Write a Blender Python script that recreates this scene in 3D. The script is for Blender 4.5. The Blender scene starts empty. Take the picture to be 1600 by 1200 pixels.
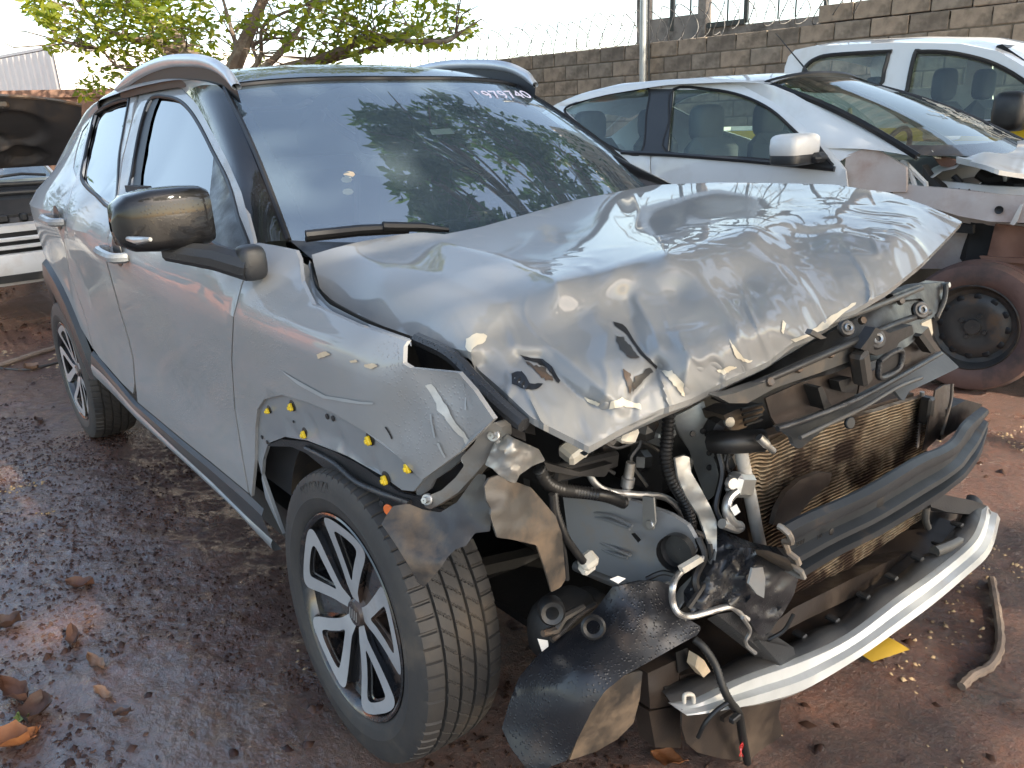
import bpy, math, random
import numpy as np
from mathutils import Vector
from mathutils.geometry import delaunay_2d_cdt, tessellate_polygon
random.seed(7); RNG = np.random.default_rng(7)
R = math.radians
scene = bpy.context.scene
COL = scene.collection
# ------------------------------------------------------------------ camera, sky, sun, exposure
CAM = np.array([1.2944, -1.4723, 1.2902]); YAW, PIT, ROL, FPX = 2.45144258, -0.325752248, -0.0451039226, 1208.98
_f = np.array([math.cos(YAW)*math.cos(PIT), math.sin(YAW)*math.cos(PIT), math.sin(PIT)])
_r = np.array([math.sin(YAW), -math.cos(YAW), 0.0]); _u = np.cross(_r, _f)
_c, _s = math.cos(ROL), math.sin(ROL)
CF, CR, CU = _f, _c*_r + _s*_u, -_s*_r + _c*_u
cd = bpy.data.cameras.new('camera'); cam = bpy.data.objects.new('camera', cd); COL.objects.link(cam)
from mathutils import Matrix
M = Matrix(((CR[0], CU[0], -CF[0], CAM[0]), (CR[1], CU[1], -CF[1], CAM[1]), (CR[2], CU[2], -CF[2], CAM[2]), (0, 0, 0, 1)))
cam.matrix_world = M
cd.sensor_fit = 'HORIZONTAL'; cd.sensor_width = 36.0; cd.lens = FPX/1600*36.0
cd.clip_start = 0.05; cd.clip_end = 2000
scene.camera = cam
SUN_AZ, SUN_EL = R(14), R(36)
w = bpy.data.worlds.new('World'); scene.world = w; w.use_nodes = True
nt = w.node_tree; bg = nt.nodes['Background']
sky = nt.nodes.new('ShaderNodeTexSky'); sky.sky_type = 'NISHITA'; sky.sun_disc = False
sky.sun_elevation = SUN_EL; sky.sun_rotation = R(90) - SUN_AZ
sky.air_density = 1.0; sky.dust_density = 1.5; sky.ozone_density = 1.0
hsv = nt.nodes.new('ShaderNodeHueSaturation'); hsv.inputs['Saturation'].default_value = .95; nt.links.new(sky.outputs[0], hsv.inputs['Color'])
wb = nt.nodes.new('ShaderNodeMixRGB'); wb.blend_type = 'MULTIPLY'; wb.inputs[0].default_value = 1; wb.inputs[2].default_value = (1.08, 1.0, .89, 1); nt.links.new(hsv.outputs[0], wb.inputs[1])
nt.links.new(wb.outputs[0], bg.inputs[0]); bg.inputs[1].default_value = 0.15
sl = bpy.data.lights.new('sun', 'SUN'); sl.energy = 3.8; sl.angle = R(0.6); sl.color = (1.0, 0.88, 0.70)
so = bpy.data.objects.new('sun', sl); COL.objects.link(so)
SD = np.array([math.cos(SUN_AZ)*math.cos(SUN_EL), math.sin(SUN_AZ)*math.cos(SUN_EL), math.sin(SUN_EL)])
so.rotation_euler = Vector(SD).to_track_quat('Z', 'Y').to_euler(); so.location = (6, 2, 12)
vs = scene.view_settings; vs.view_transform = 'Standard'; vs.look = 'None'; vs.gamma = 1.0; vs.exposure = 1.85
try: vs.use_curve_mapping = False
except Exception: pass

# ------------------------------------------------------------------ surveying helpers
def ray(px, py): return CF + (px-800)/FPX*CR - (py-600)/FPX*CU
def at(px, py, ax, val):
    d = ray(px, py); i = 'xyz'.index(ax); return CAM + d*((val-CAM[i])/d[i])
def atn(px, py, p0, n):
    d = ray(px, py); n = np.array(n, float); return CAM + d*(((np.array(p0, float)-CAM)@n)/(d@n))
def dep(px, py, t): return CAM + ray(px, py)*t
def L(pts, ax, val): return [at(a, b, ax, val) for a, b in pts]

# ------------------------------------------------------------------ numpy noise
def _hash(i, j, k, s):
    h = (i*374761393 + j*668265263 + k*2147483647 + s*1274126177) & 0xffffffff
    h = ((h ^ (h >> 13))*1274126177) & 0xffffffff
    return ((h ^ (h >> 16)) & 0xffff)/65535.0
def vnoise(x, y, z=0.0, s=0):
    x = np.asarray(x, float); y = np.asarray(y, float); z = np.broadcast_to(np.asarray(z, float), x.shape)
    xi, yi, zi = np.floor(x).astype(np.int64), np.floor(y).astype(np.int64), np.floor(z).astype(np.int64)
    fx, fy, fz = x-xi, y-yi, z-zi
    fx, fy, fz = fx*fx*(3-2*fx), fy*fy*(3-2*fy), fz*fz*(3-2*fz)
    o = 0
    for a in (0, 1):
        for b in (0, 1):
            for c in (0, 1):
                o = o + _hash(xi+a, yi+b, zi+c, s)*(fx if a else 1-fx)*(fy if b else 1-fy)*(fz if c else 1-fz)
    return o
def fbm(x, y, z=0.0, o=4, s=0):
    r, a, t = 0, 1.0, 0
    for k in range(o):
        r = r + a*vnoise(x*2**k, y*2**k, np.asarray(z)*2**k, s+k); t += a; a *= .5
    return r/t
def sstep(a, b, x):
    t = np.clip((x-a)/(b-a), 0, 1); return t*t*(3-2*t)

# ------------------------------------------------------------------ objects
ROOT = {}
def tag(o, label=None, cat=None, group=None, kind=None):
    if label: o['label'] = label
    if cat: o['category'] = cat
    if group: o['group'] = group
    if kind: o['kind'] = kind
    return o
def thing(name, loc, label, cat, group=None):
    o = bpy.data.objects.new(name, None); COL.objects.link(o); o.location = loc; o.empty_display_size = .2
    ROOT[o] = np.array(loc, float); return tag(o, label, cat, group)
class MB:
    def __init__(s): s.v = []; s.f = []; s.n = 0; s.col = []
    def add(s, v, f):
        v = np.asarray(v, float).reshape(-1, 3); s.v.append(v); s.f += [tuple(int(i)+s.n for i in q) for q in f]; s.n += len(v); return s
    def grid(s, G, close_u=False, close_v=False):
        G = np.asarray(G, float); a, b = G.shape[:2]; f = []
        for i in range(a if close_u else a-1):
            for j in range(b if close_v else b-1):
                i2, j2 = (i+1) % a, (j+1) % b
                f.append((i*b+j, i*b+j2, i2*b+j2, i2*b+j))
        return s.add(G.reshape(-1, 3), f)
    def box(s, c, size, rot=None):
        h = np.array(size)/2; v = np.array([(x, y, z) for x in (-1, 1) for y in (-1, 1) for z in (-1, 1)])*h
        if rot is not None: v = v@np.array(rot).T
        return s.add(v+np.array(c), [(0, 1, 3, 2), (4, 6, 7, 5), (0, 4, 5, 1), (2, 3, 7, 6), (0, 2, 6, 4), (1, 5, 7, 3)])
    def bbox(s, c, size, bev=.01, rot=None):
        # box with bevelled vertical and horizontal edges (rounded look)
        h = np.array(size)/2; b = min(bev, *(h*.9)); vs_ = []; 
        for sx in (-1, 1):
            for sy in (-1, 1):
                for sz in (-1, 1):
                    vs_ += [(sx*h[0], sy*(h[1]-b), sz*(h[2]-b)), (sx*(h[0]-b), sy*h[1], sz*(h[2]-b)), (sx*(h[0]-b), sy*(h[1]-b), sz*h[2])]
        v = np.array(vs_)
        I = lambda sx, sy, sz, k: ((sx*4+sy*2+sz)*3+k)
        f = []
        for sx in (0, 1): f.append([I(sx, 0, 0, 0), I(sx, 1, 0, 0), I(sx, 1, 1, 0), I(sx, 0, 1, 0)])
        for sy in (0, 1): f.append([I(0, sy, 0, 1), I(1, sy, 0, 1), I(1, sy, 1, 1), I(0, sy, 1, 1)])
        for sz in (0, 1): f.append([I(0, 0, sz, 2), I(1, 0, sz, 2), I(1, 1, sz, 2), I(0, 1, sz, 2)])
        for a in (0, 1):
            for c2 in (0, 1):
                f.append([I(a, c2, 0, 0), I(a, c2, 1, 0), I(a, c2, 1, 1), I(a, c2, 0, 1)])
                f.append([I(a, 0, c2, 0), I(a, 1, c2, 0), I(a, 1, c2, 2), I(a, 0, c2, 2)])
                f.append([I(0, a, c2, 1), I(1, a, c2, 1), I(1, a, c2, 2), I(0, a, c2, 2)])
                for d in (0, 1): f.append([I(a, c2, d, 0), I(a, c2, d, 1), I(a, c2, d, 2)])
        if rot is not None: v = v@np.array(rot).T
        return s.add(v+np.array(c), f)
    def tube(s, path, r, n=8, cap=True, corr=None):
        P = np.asarray(path, float); m = len(P); rr = np.broadcast_to(np.asarray(r, float), (m,))
        T = np.gradient(P, axis=0); T /= np.linalg.norm(T, axis=1)[:, None]+1e-12
        u = np.cross(T[0], [0.12, .25, 1]); u /= np.linalg.norm(u)+1e-12; G = []
        for i in range(m):
            u = u - T[i]*(u@T[i]); u /= np.linalg.norm(u)+1e-12; v2 = np.cross(T[i], u)
            t = np.arange(n)*2*math.pi/n
            G.append(P[i]+rr[i]*(np.cos(t)[:, None]*u+np.sin(t)[:, None]*v2))
        base = s.n; s.grid(np.array(G), close_v=True)
        if cap:
            s.f.append(tuple(base+k for k in range(n))[::-1]); s.f.append(tuple(base+(m-1)*n+k for k in range(n)))
        return s
    def lathe(s, prof, c, ax, n=32, close=False):
        # prof: (radius, along axis) ; ax unit vector
        ax = np.array(ax, float); ax /= np.linalg.norm(ax)
        a = np.cross(ax, [0, 0, 1.0]) if abs(ax[2]) < .9 else np.cross(ax, [1.0, 0, 0]); a /= np.linalg.norm(a); b = np.cross(a, ax)
        t = np.arange(n)*2*math.pi/n; d = np.cos(t)[:, None]*a+np.sin(t)[:, None]*b
        G = np.array([np.array(c)+r*d+h*ax for r, h in prof])
        return s.grid(G, close_v=True, close_u=close)
    def plate(s, pts, off, bow=0):
        # polygon extruded by off (vector)
        P = np.asarray(pts, float); n = len(P); off = np.array(off, float)
        tri = tessellate_polygon([[Vector(q) for q in P]])
        b = s.n
        s.add(np.vstack([P, P+off, P, P+off]), [t for t in tri] + [tuple(i+n for i in t[::-1]) for t in tri] +
              [(2*n+i, 2*n+(i+1) % n, 3*n+(i+1) % n, 3*n+i) for i in range(n)])
        return s
    def pill(s, c, size, rot=None, e=.55, n=20):
        u = np.linspace(-math.pi/2, math.pi/2, n//2+1); t = np.arange(n)*2*math.pi/n; f = lambda q, p: np.sign(q)*np.abs(q)**p
        G = np.array([np.stack([size[0]/2*f(math.cos(a), e)*f(np.cos(t), e), size[1]/2*f(math.cos(a), e)*f(np.sin(t), e), np.full(n, size[2]/2*f(math.sin(a), e))], 1) for a in u])
        if rot is not None: G = G@np.array(rot).T
        return s.grid(G+np.array(c), close_v=True)
    def disc(s, c, ax, r, th, n=16):
        return s.lathe([(0.0001, 0), (r*.85, 0), (r, -th*.3), (r, -th)], c, ax, n)
    def build(s, name, mat, parent=None, smooth=True, ang=35, kind=None, at_=None):
        v = np.vstack(s.v) if s.v else np.zeros((0, 3))
        p = parent
        while p is not None and p.parent is not None: p = p.parent
        if p is not None: v = v-ROOT[p]
        elif at_ is not None: v = v-np.array(at_)
        me = bpy.data.meshes.new(name); me.from_pydata(v.tolist(), [], s.f); me.update()
        if smooth and len(me.polygons):
            me.polygons.foreach_set('use_smooth', [True]*len(me.polygons))
            if ang is not None: me.set_sharp_from_angle(angle=R(ang))
        me.materials.append(mat)
        o = bpy.data.objects.new(name, me); COL.objects.link(o)
        if parent is not None: o.parent = parent
        elif at_ is not None: o.location = at_
        if kind: o['kind'] = kind
        return o
def spline(P, n=8, closed=False):
    P = np.asarray(P, float); m = len(P); out = []
    if closed: Q = np.vstack([P[-1], P, P[0], P[1]]); segs = m
    else: Q = np.vstack([2*P[0]-P[1], P, 2*P[-1]-P[-2]]); segs = m-1
    for i in range(segs):
        p0, p1, p2, p3 = Q[i:i+4]
        for t in np.arange(n)/n:
            out.append(.5*((2*p1)+(-p0+p2)*t+(2*p0-5*p1+4*p2-p3)*t*t+(-p0+3*p1-3*p2+p3)*t**3))
    if not closed: out.append(P[-1])
    return np.array(out)
def resample(P, n):
    P = np.asarray(P, float); d = np.r_[0, np.cumsum(np.linalg.norm(np.diff(P, axis=0), axis=1))]
    t = np.linspace(0, d[-1], n); return np.stack([np.interp(t, d, P[:, k]) for k in range(P.shape[1])], 1)
def ruled(A, B, m=6, n=24, bulge=0, nrm=(0, 0, 1), prof=None):
    A, B = resample(A, n), resample(B, n); nrm = np.array(nrm, float); G = []
    for k in range(m+1):
        v = k/m; o = bulge*math.sin(math.pi*v) if prof is None else float(np.interp(v, [q[0] for q in prof], [q[1] for q in prof]))
        G.append(A*(1-v)+B*v+nrm*o)
    return np.array(G)
def inpoly(P, x, y):
    P = np.asarray(P); r = np.zeros(len(x), bool); j = len(P)-1
    for i in range(len(P)):
        xi, yi = P[i]; xj, yj = P[j]
        c = ((yi > y) != (yj > y)) & (x < (xj-xi)*(y-yi)/((yj-yi) if yj != yi else 1e-12)+xi); r ^= c; j = i
    return r
def fill2d(outline, holes, res):
    loops = [np.asarray(outline)]+[np.asarray(h) for h in holes]
    V = []; E = []
    for lp in loops:
        b = len(V); V += [tuple(q) for q in lp]; E += [(b+i, b+(i+1) % len(lp)) for i in range(len(lp))]
    lo, hi = loops[0].min(0), loops[0].max(0)
    gx, gy = np.meshgrid(np.arange(lo[0]+res/2, hi[0], res), np.arange(lo[1]+res/2, hi[1], res)); gx, gy = gx.ravel(), gy.ravel()
    gx = gx + ((np.round((gy-lo[1])/res).astype(int) % 2)*res*.5)
    ok = inpoly(loops[0], gx, gy)
    for h in loops[1:]: ok &= ~inpoly(h, gx, gy)
    bp = np.vstack(loops)
    g = np.stack([gx[ok], gy[ok]], 1)
    if len(g):
        dd = np.array([np.min(np.hypot(bp[:, 0]-q[0], bp[:, 1]-q[1])) for q in g]); g = g[dd > res*.45]
    V += [tuple(q) for q in g]
    r = delaunay_2d_cdt([Vector(q) for q in V], E, [], 0, 1e-6)
    ov = np.array([tuple(q) for q in r[0]]); fs = np.array([f for f in r[2]])
    c = ov[fs].mean(1); k = inpoly(loops[0], c[:, 0], c[:, 1])
    for h in loops[1:]: k &= ~inpoly(h, c[:, 0], c[:, 1])
    fs = fs[k]
    # boundary edges
    cnt = {}
    for f in fs:
        for a, b in ((f[0], f[1]), (f[1], f[2]), (f[2], f[0])): cnt[(a, b)] = 1
    bnd = [(a, b) for (a, b) in cnt if (b, a) not in cnt]
    return ov, fs, bnd
def skin_panel(mb, outline, holes, S3, off, res=.05):
    """flat outline filled, mapped to 3-D by S3, given thickness off (vector or function of points)"""
    ov, fs, bnd = fill2d(outline, holes, res)
    A = S3(ov); B = A+(off(A) if callable(off) else np.array(off))
    n = len(A)
    mb.add(np.vstack([A, B]), [tuple(f) for f in fs]+[tuple(i+n for i in f[::-1]) for f in fs])
    b = mb.n; m = len(bnd); vv = []; ff = []
    for i, (p, q) in enumerate(bnd):
        vv += [A[p], A[q], B[q], B[p]]; ff.append((4*i, 4*i+3, 4*i+2, 4*i+1))
    mb.add(vv, ff); return mb

# ------------------------------------------------------------------ materials
MATS = {}
def mat(name, c, rough=.5, metal=0, coat=0, c2=None, nscale=6, bump=0, bscale=40, spec=.5, dirt=None, dscale=3, dlev=(.5, .65), drough=.9, rough2=None, stretch=None, drops=0, coords='Object', speck=None, det=5, voro=False, bmask=None, ridged=False):
    m = bpy.data.materials.new(name); m.use_nodes = True; N = m.node_tree.nodes; K = m.node_tree.links
    p = N['Principled BSDF']; p.inputs['Roughness'].default_value = rough; p.inputs['Metallic'].default_value = metal
    p.inputs['Coat Weight'].default_value = coat; p.inputs['Coat Roughness'].default_value = .03; p.inputs['Specular IOR Level'].default_value = spec
    tc = N.new('ShaderNodeTexCoord'); vec = tc.outputs[coords]
    if stretch:
        mp = N.new('ShaderNodeMapping'); mp.inputs['Scale'].default_value = stretch; K.new(vec, mp.inputs[0]); vec = mp.outputs[0]
    def noise(sc, d=det, ro=.6):
        n = N.new('ShaderNodeTexNoise'); n.inputs['Scale'].default_value = sc; n.inputs['Detail'].default_value = d; n.inputs['Roughness'].default_value = ro
        K.new(vec, n.inputs['Vector']); return n
    def ramp(src, lo, hi, a=(0, 0, 0, 1), b=(1, 1, 1, 1)):
        r = N.new('ShaderNodeValToRGB'); r.color_ramp.elements[0].position = lo; r.color_ramp.elements[1].position = hi
        r.color_ramp.elements[0].color = a; r.color_ramp.elements[1].color = b; K.new(src, r.inputs[0]); return r
    C4 = lambda q: (q[0], q[1], q[2], 1)
    c2 = c2 or tuple(q*.8 for q in c)
    base = ramp(noise(nscale).outputs[0], .3, .7, C4(c), C4(c2)).outputs[0]
    rsock = None
    if rough2 is not None:
        rr = ramp(noise(nscale*1.7).outputs[0], .35, .7, (rough,)*3+(1,), (rough2,)*3+(1,)).outputs[0]; rsock = rr
    if dirt is not None:
        mk = ramp(noise(dscale, 8, .65).outputs[0], *dlev)
        mx = N.new('ShaderNodeMixRGB'); K.new(mk.outputs[0], mx.inputs[0]); K.new(base, mx.inputs[1]); mx.inputs[2].default_value = C4(dirt); base = mx.outputs[0]
        mr = N.new('ShaderNodeMixRGB'); K.new(mk.outputs[0], mr.inputs[0]); mr.inputs[1].default_value = (rough,)*3+(1,)
        if rsock: K.new(rsock, mr.inputs[1])
        mr.inputs[2].default_value = (drough,)*3+(1,); rsock = mr.outputs[0]
        if coat:
            iv = N.new('ShaderNodeMath'); iv.operation = 'MULTIPLY_ADD'; K.new(mk.outputs[0], iv.inputs[0]); iv.inputs[1].default_value = -.8*coat; iv.inputs[2].default_value = coat; K.new(iv.outputs[0], p.inputs['Coat Weight'])
    if speck:
        sn = noise(speck[1], 2, .5); mk = ramp(sn.outputs[0], speck[2], speck[2]+.04)
        mx = N.new('ShaderNodeMixRGB'); K.new(mk.outputs[0], mx.inputs[0]); K.new(base, mx.inputs[1]); mx.inputs[2].default_value = C4(speck[0]); base = mx.outputs[0]
    if rsock: K.new(rsock, p.inputs['Roughness'])
    K.new(base, p.inputs['Base Color'])
    hs = None
    if bump:
        if voro:
            vn = N.new('ShaderNodeTexVoronoi'); vn.inputs['Scale'].default_value = bscale; K.new(vec, vn.inputs['Vector']); hs = vn.outputs[0]
        else:
            hn = noise(bscale, 3 if ridged else 6, .55 if ridged else .65); hs = hn.outputs[0]
            if ridged: hn.noise_type = 'RIDGED_MULTIFRACTAL'; hn.inputs['Distortion'].default_value = 1.2
        if bmask:
            sx = N.new('ShaderNodeSeparateXYZ'); K.new(tc.outputs['Object'], sx.inputs[0]); mr_ = N.new('ShaderNodeMapRange'); K.new(sx.outputs[bmask[0]], mr_.inputs[0]); mr_.inputs[1].default_value = bmask[1]; mr_.inputs[2].default_value = bmask[2]
            mm = N.new('ShaderNodeMath'); mm.operation = 'MULTIPLY'; K.new(hs, mm.inputs[0]); K.new(mr_.outputs[0], mm.inputs[1]); hs = mm.outputs[0]
        b = N.new('ShaderNodeBump'); b.inputs['Strength'].default_value = bump; b.inputs['Distance'].default_value = .02; K.new(hs, b.inputs['Height']); K.new(b.outputs[0], p.inputs['Normal']); last = b
        if coat: K.new(b.outputs[0], p.inputs['Coat Normal'])
    if drops:
        vn = N.new('ShaderNodeTexVoronoi'); vn.inputs['Scale'].default_value = 140; K.new(vec, vn.inputs['Vector'])
        dr = ramp(vn.outputs[0], .12, .34, (1, 1, 1, 1), (0, 0, 0, 1))
        mk = ramp(noise(3.5, 3).outputs[0], .47, .6)
        ml = N.new('ShaderNodeMath'); ml.operation = 'MULTIPLY'; K.new(dr.outputs[0], ml.inputs[0]); K.new(mk.outputs[0], ml.inputs[1])
        b = N.new('ShaderNodeBump'); b.inputs['Strength'].default_value = drops; b.inputs['Distance'].default_value = .003; K.new(ml.outputs[0], b.inputs['Height'])
        if bump: K.new(last.outputs[0], b.inputs['Normal'])
        K.new(b.outputs[0], p.inputs['Normal'])
        if coat: K.new(b.outputs[0], p.inputs['Coat Normal'])
    MATS[name] = m; return m
def glass(name, tint, ior=1.5, refl=1.0, dirt=None, dl=(.55, .8), hz=(.01, .09)):
    m = bpy.data.materials.new(name); m.use_nodes = True; N = m.node_tree.nodes; K = m.node_tree.links
    for n in list(N): N.remove(n)
    out = N.new('ShaderNodeOutputMaterial'); tr = N.new('ShaderNodeBsdfTransparent'); tr.inputs[0].default_value = (*tint, 1)
    gl = N.new('ShaderNodeBsdfGlossy'); gl.inputs['Roughness'].default_value = .012; gl.inputs[0].default_value = (refl,)*3+(1,)
    fr = N.new('ShaderNodeFresnel'); fr.inputs[0].default_value = ior
    geo = N.new('ShaderNodeNewGeometry'); ff = N.new('ShaderNodeMath'); ff.operation = 'MULTIPLY'
    # reflect from either side with the same index
    inv = N.new('ShaderNodeMix'); inv.data_type = 'FLOAT'; K.new(geo.outputs['Backfacing'], inv.inputs[0]); inv.inputs[2].default_value = ior; inv.inputs[3].default_value = 1/ior
    K.new(inv.outputs[0], fr.inputs[0])
    mx = N.new('ShaderNodeMixShader'); K.new(fr.outputs[0], mx.inputs[0]); K.new(tr.outputs[0], mx.inputs[1]); K.new(gl.outputs[0], mx.inputs[2])
    res = mx.outputs[0]
    if dirt:  # film colour: dirt on old and cracked panes, painted sky haze on wind_glass
        df = N.new('ShaderNodeBsdfDiffuse'); df.inputs[0].default_value = (*dirt, 1)
        tc = N.new('ShaderNodeTexCoord'); nz = N.new('ShaderNodeTexNoise'); nz.inputs['Scale'].default_value = 4; nz.inputs['Detail'].default_value = 8; nz.inputs['Roughness'].default_value = .7
        K.new(tc.outputs['Object'], nz.inputs['Vector']); mr = N.new('ShaderNodeMapRange'); K.new(nz.outputs[0], mr.inputs[0]); mr.inputs[1].default_value = dl[0]; mr.inputs[2].default_value = dl[1]; mr.inputs[3].default_value = hz[0]; mr.inputs[4].default_value = hz[1]
        m2 = N.new('ShaderNodeMixShader'); K.new(mr.outputs[0], m2.inputs[0]); K.new(res, m2.inputs[1]); K.new(df.outputs[0], m2.inputs[2]); res = m2.outputs[0]
    K.new(res, out.inputs[0]); MATS[name] = m; return m

paint = mat('grey_paint', (.255, .257, .256), .62, 0, .62, (.235, .238, .238), 3, drops=.35, dirt=(.25, .235, .215), dscale=4, dlev=(.50, .80), drough=.75, spec=.3)
hoodpaint = mat('hood_paint', (.225, .226, .220), .65, 0, .72, (.205, .206, .200), 3, dirt=(.27, .255, .225), dscale=6, dlev=(.58, .88), drough=.7, spec=.3, bump=.38, bscale=7.5, ridged=True, bmask=(0, 1.35, 1.75))
black_gloss = mat('gloss_black', (.006, .006, .007), .5, 0, .7, drops=.08, spec=.1)
black_trim = mat('black_trim', (.020, .021, .023), .42, c2=(.030, .031, .033), bump=.05, bscale=300, drops=.5)
black_plastic = mat('black_plastic', (.010, .010, .011), .32, c2=(.020, .019, .018), nscale=9, rough2=.6, bump=.05, bscale=60)
dusty_plastic = mat('dusty_plastic', (.025, .025, .026), .42, c2=(.06, .05, .04), nscale=5, bump=.06, bscale=50, dirt=(.165, .118, .078), dscale=6, dlev=(.46, .62))
grey_plastic = mat('grey_plastic', (.05, .05, .048), .45, c2=(.075, .072, .066), nscale=7, bump=.04, dirt=(.2, .15, .1), dscale=6, dlev=(.55, .8))
brown_plastic = mat('brown_plastic', (.022, .018, .016), .32, c2=(.045, .033, .026), nscale=6, bump=.05, bscale=25, dirt=(.085, .058, .038), dscale=5, dlev=(.5, .75))
wet_plastic = mat('wet_black_plastic', (.014, .015, .019), .24, c2=(.024, .024, .026), nscale=5, rough2=.42, bump=.03, bscale=30, drops=.45, dirt=(.10, .07, .05), dscale=3.5, dlev=(.60, .8))
rubber = mat('tyre_rubber', (.022, .022, .023), .62, c2=(.045, .040, .035), nscale=7, bump=.06, bscale=120, dirt=(.11, .085, .06), dscale=6, dlev=(.52, .8))
seal = mat('rubber_seal', (.008, .008, .009), .5)
machined = mat('machined_alloy', (.38, .385, .39), .42, .5, .3, (.50, .50, .50), 8, dirt=(.32, .26, .20), dscale=9, dlev=(.55, .85), bump=.01, bscale=200)
rim_black = mat('rim_black', (.012, .012, .013), .18, 0, .6, dirt=(.12, .07, .045), dscale=8, dlev=(.5, .75))
alu = mat('aluminium', (.55, .55, .54), .42, .9, c2=(.42, .41, .39), nscale=12, bump=.05, bscale=60, dirt=(.25, .2, .14), dscale=8, dlev=(.55, .8))
steel = mat('grey_steel', (.30, .30, .29), .42, .55, c2=(.38, .37, .34), nscale=8, bump=.04, bscale=30, dirt=(.28, .19, .11), dscale=5, dlev=(.52, .75))
primer = mat('primed_steel', (.19, .20, .21), .4, .1, .3, c2=(.22, .23, .235), nscale=6, dirt=(.26, .2, .14), dscale=5, dlev=(.58, .8))
beam_steel = mat('beam_steel', (.013, .016, .020), .42, 0, 0, c2=(.022, .026, .031), nscale=7, spec=.4, rough2=.55, dirt=(.15, .10, .06), dscale=7, dlev=(.6, .85))
fin_metal = mat('radiator_fins', (.22, .135, .07), .45, .45, c2=(.46, .38, .27), nscale=22, dirt=(.035, .018, .010), dscale=5, dlev=(.44, .56))
fin_dark = mat('radiator_core', (.03, .02, .014), .7, c2=(.06, .035, .02), nscale=30)
cream = mat('bare_primer', (.62, .56, .44), .5, c2=(.5, .44, .33), nscale=15)
yellow = mat('yellow_clip', (.72, .50, .02), .4)
orange = mat('orange_plastic', (.75, .16, .03), .45)
white_pl = mat('white_plastic', (.62, .59, .52), .5, c2=(.5, .46, .38), nscale=30)
strip_grey = mat('sill_strip_paint', (.20, .215, .22), .4, 0, .3)
lip_white = mat('silver_lip_paint', (.43, .44, .42), .40, .1, .7, c2=(.6, .61, .6), dirt=(.35, .26, .17), dscale=6, dlev=(.6, .9))
rail_silver = mat('roof_rail_silver', (.52, .55, .58), .35, .5, .3)
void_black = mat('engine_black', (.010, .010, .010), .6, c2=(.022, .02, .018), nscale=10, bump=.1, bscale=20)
dark_metal = mat('dark_metal', (.05, .05, .05), .45, .5, c2=(.09, .08, .07), nscale=10, dirt=(.16, .1, .06), dscale=6)
fabric = mat('seat_fabric', (.03, .03, .033), .8)
wind_glass = glass('windscreen_glass', (.42, .50, .48), 3.2, 1.0, (.30, .42, .52), (.25, .9), (.10, .15))  # thin dust film, tinted blue to paint the reflected sky into the glass
side_glass = glass('side_glass', (.02, .025, .025), 2.3)
clear_glass = glass('old_glass', (.80, .87, .84), 1.45, 1.0, (.38, .40, .39))
crack_glass = glass('cracked_glass', (.50, .58, .53), 1.35, 1.0, (.30, .32, .30), (.45, .8), (.02, .10))
lamp_red = mat('red_lens', (.45, .02, .02), .15, 0, 1)
white_paint = mat('white_car_paint', (.66, .66, .65), .35, 0, .7, (.63, .63, .62), 2, dirt=(.47, .43, .38), dscale=2.2, dlev=(.50, .85))
old_white = mat('dirty_white_paint', (.62, .61, .58), .4, 0, .4, (.55, .53, .5), 3, dirt=(.36, .28, .21), dscale=4, dlev=(.5, .85))
mud_metal = mat('muddy_body_metal', (.52, .47, .44), .5, .1, c2=(.45, .37, .33), nscale=6, dirt=(.30, .17, .12), dscale=4, dlev=(.5, .85), bump=.05)
rust_mud = mat('red_mud', (.16, .075, .05), .7, c2=(.22, .12, .085), nscale=8, bump=.1)
muddy_tyre = mat('muddy_tyre', (.075, .040, .034), .7, c2=(.13, .075, .06), nscale=5, bump=.1, bscale=60, dirt=(.05, .04, .038), dscale=4)
blue_grey_interior = mat('grey_upholstery', (.11, .115, .12), .8)
band_yellow = mat('yellow_stripe', (.78, .52, .02), .45)
paper = mat('paper', (.72, .72, .70), .8)
marker = mat('marker_ink', (.70, .66, .78), .7)
leaf_petal = mat('dry_petal', (.62, .50, .35), .7, c2=(.5, .38, .25), nscale=60)

# ------------------------------------------------------------------ ground
def axis_pts(lo, hi, a, b, fine, far):
    c = list(np.arange(a, b, fine)); s = fine; x = a
    left = []
    while x > lo: s *= 1.16; x -= min(s, far); left.append(x)
    s = fine; x = c[-1]; right = []
    while x < hi: s *= 1.16; x += min(s, far); right.append(x)
    return np.array(left[::-1]+c+right)
gx = axis_pts(-400, 160, -3.6, 1.25, .0125, 40); gy = axis_pts(-200, 400, -2.6, 1.9, .0125, 40)
GX, GY = np.meshgrid(gx, gy, indexing='ij')
def ground_h(X, Y):
    near = np.exp(-((np.hypot(X+.3, Y+.2)/9)**4))
    c, s = math.cos(R(-28)), math.sin(R(-28)); U, V = X*c-Y*s, X*s+Y*c
    z = .045*(fbm(X*.8, Y*.8, 3., 3, 5)-.5)
    z = z + .016*(fbm(U*1.6, V*7, 1., 3, 11)-.5)
    z = z + .017*(fbm(X*14, Y*14, 2., 4, 21)-.5)
    g = fbm(X*45, Y*45, 2., 2, 31); z = z + .015*np.clip(g-.5, 0, 1)
    # the puddles lie in a shallow hollow left of the car, the tyres press the mud down
    z = z - .006*np.exp(-(((X-.15)/.9)**2+((Y+1.75)/.45)**2)) + .012*np.exp(-(((X+1.5)/1.2)**2+((Y+1.2)/.5)**2))
    for (wx, wy) in ((0, -.77), (-2.53, -.77), (0, .77), (-2.53, .77)):
        k = np.exp(-(((X-wx)/.28)**2+((Y-wy)/.22)**2)); z = z*(1-k)-.004*k
    return z*near
GZ = ground_h(GX, GY)
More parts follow.
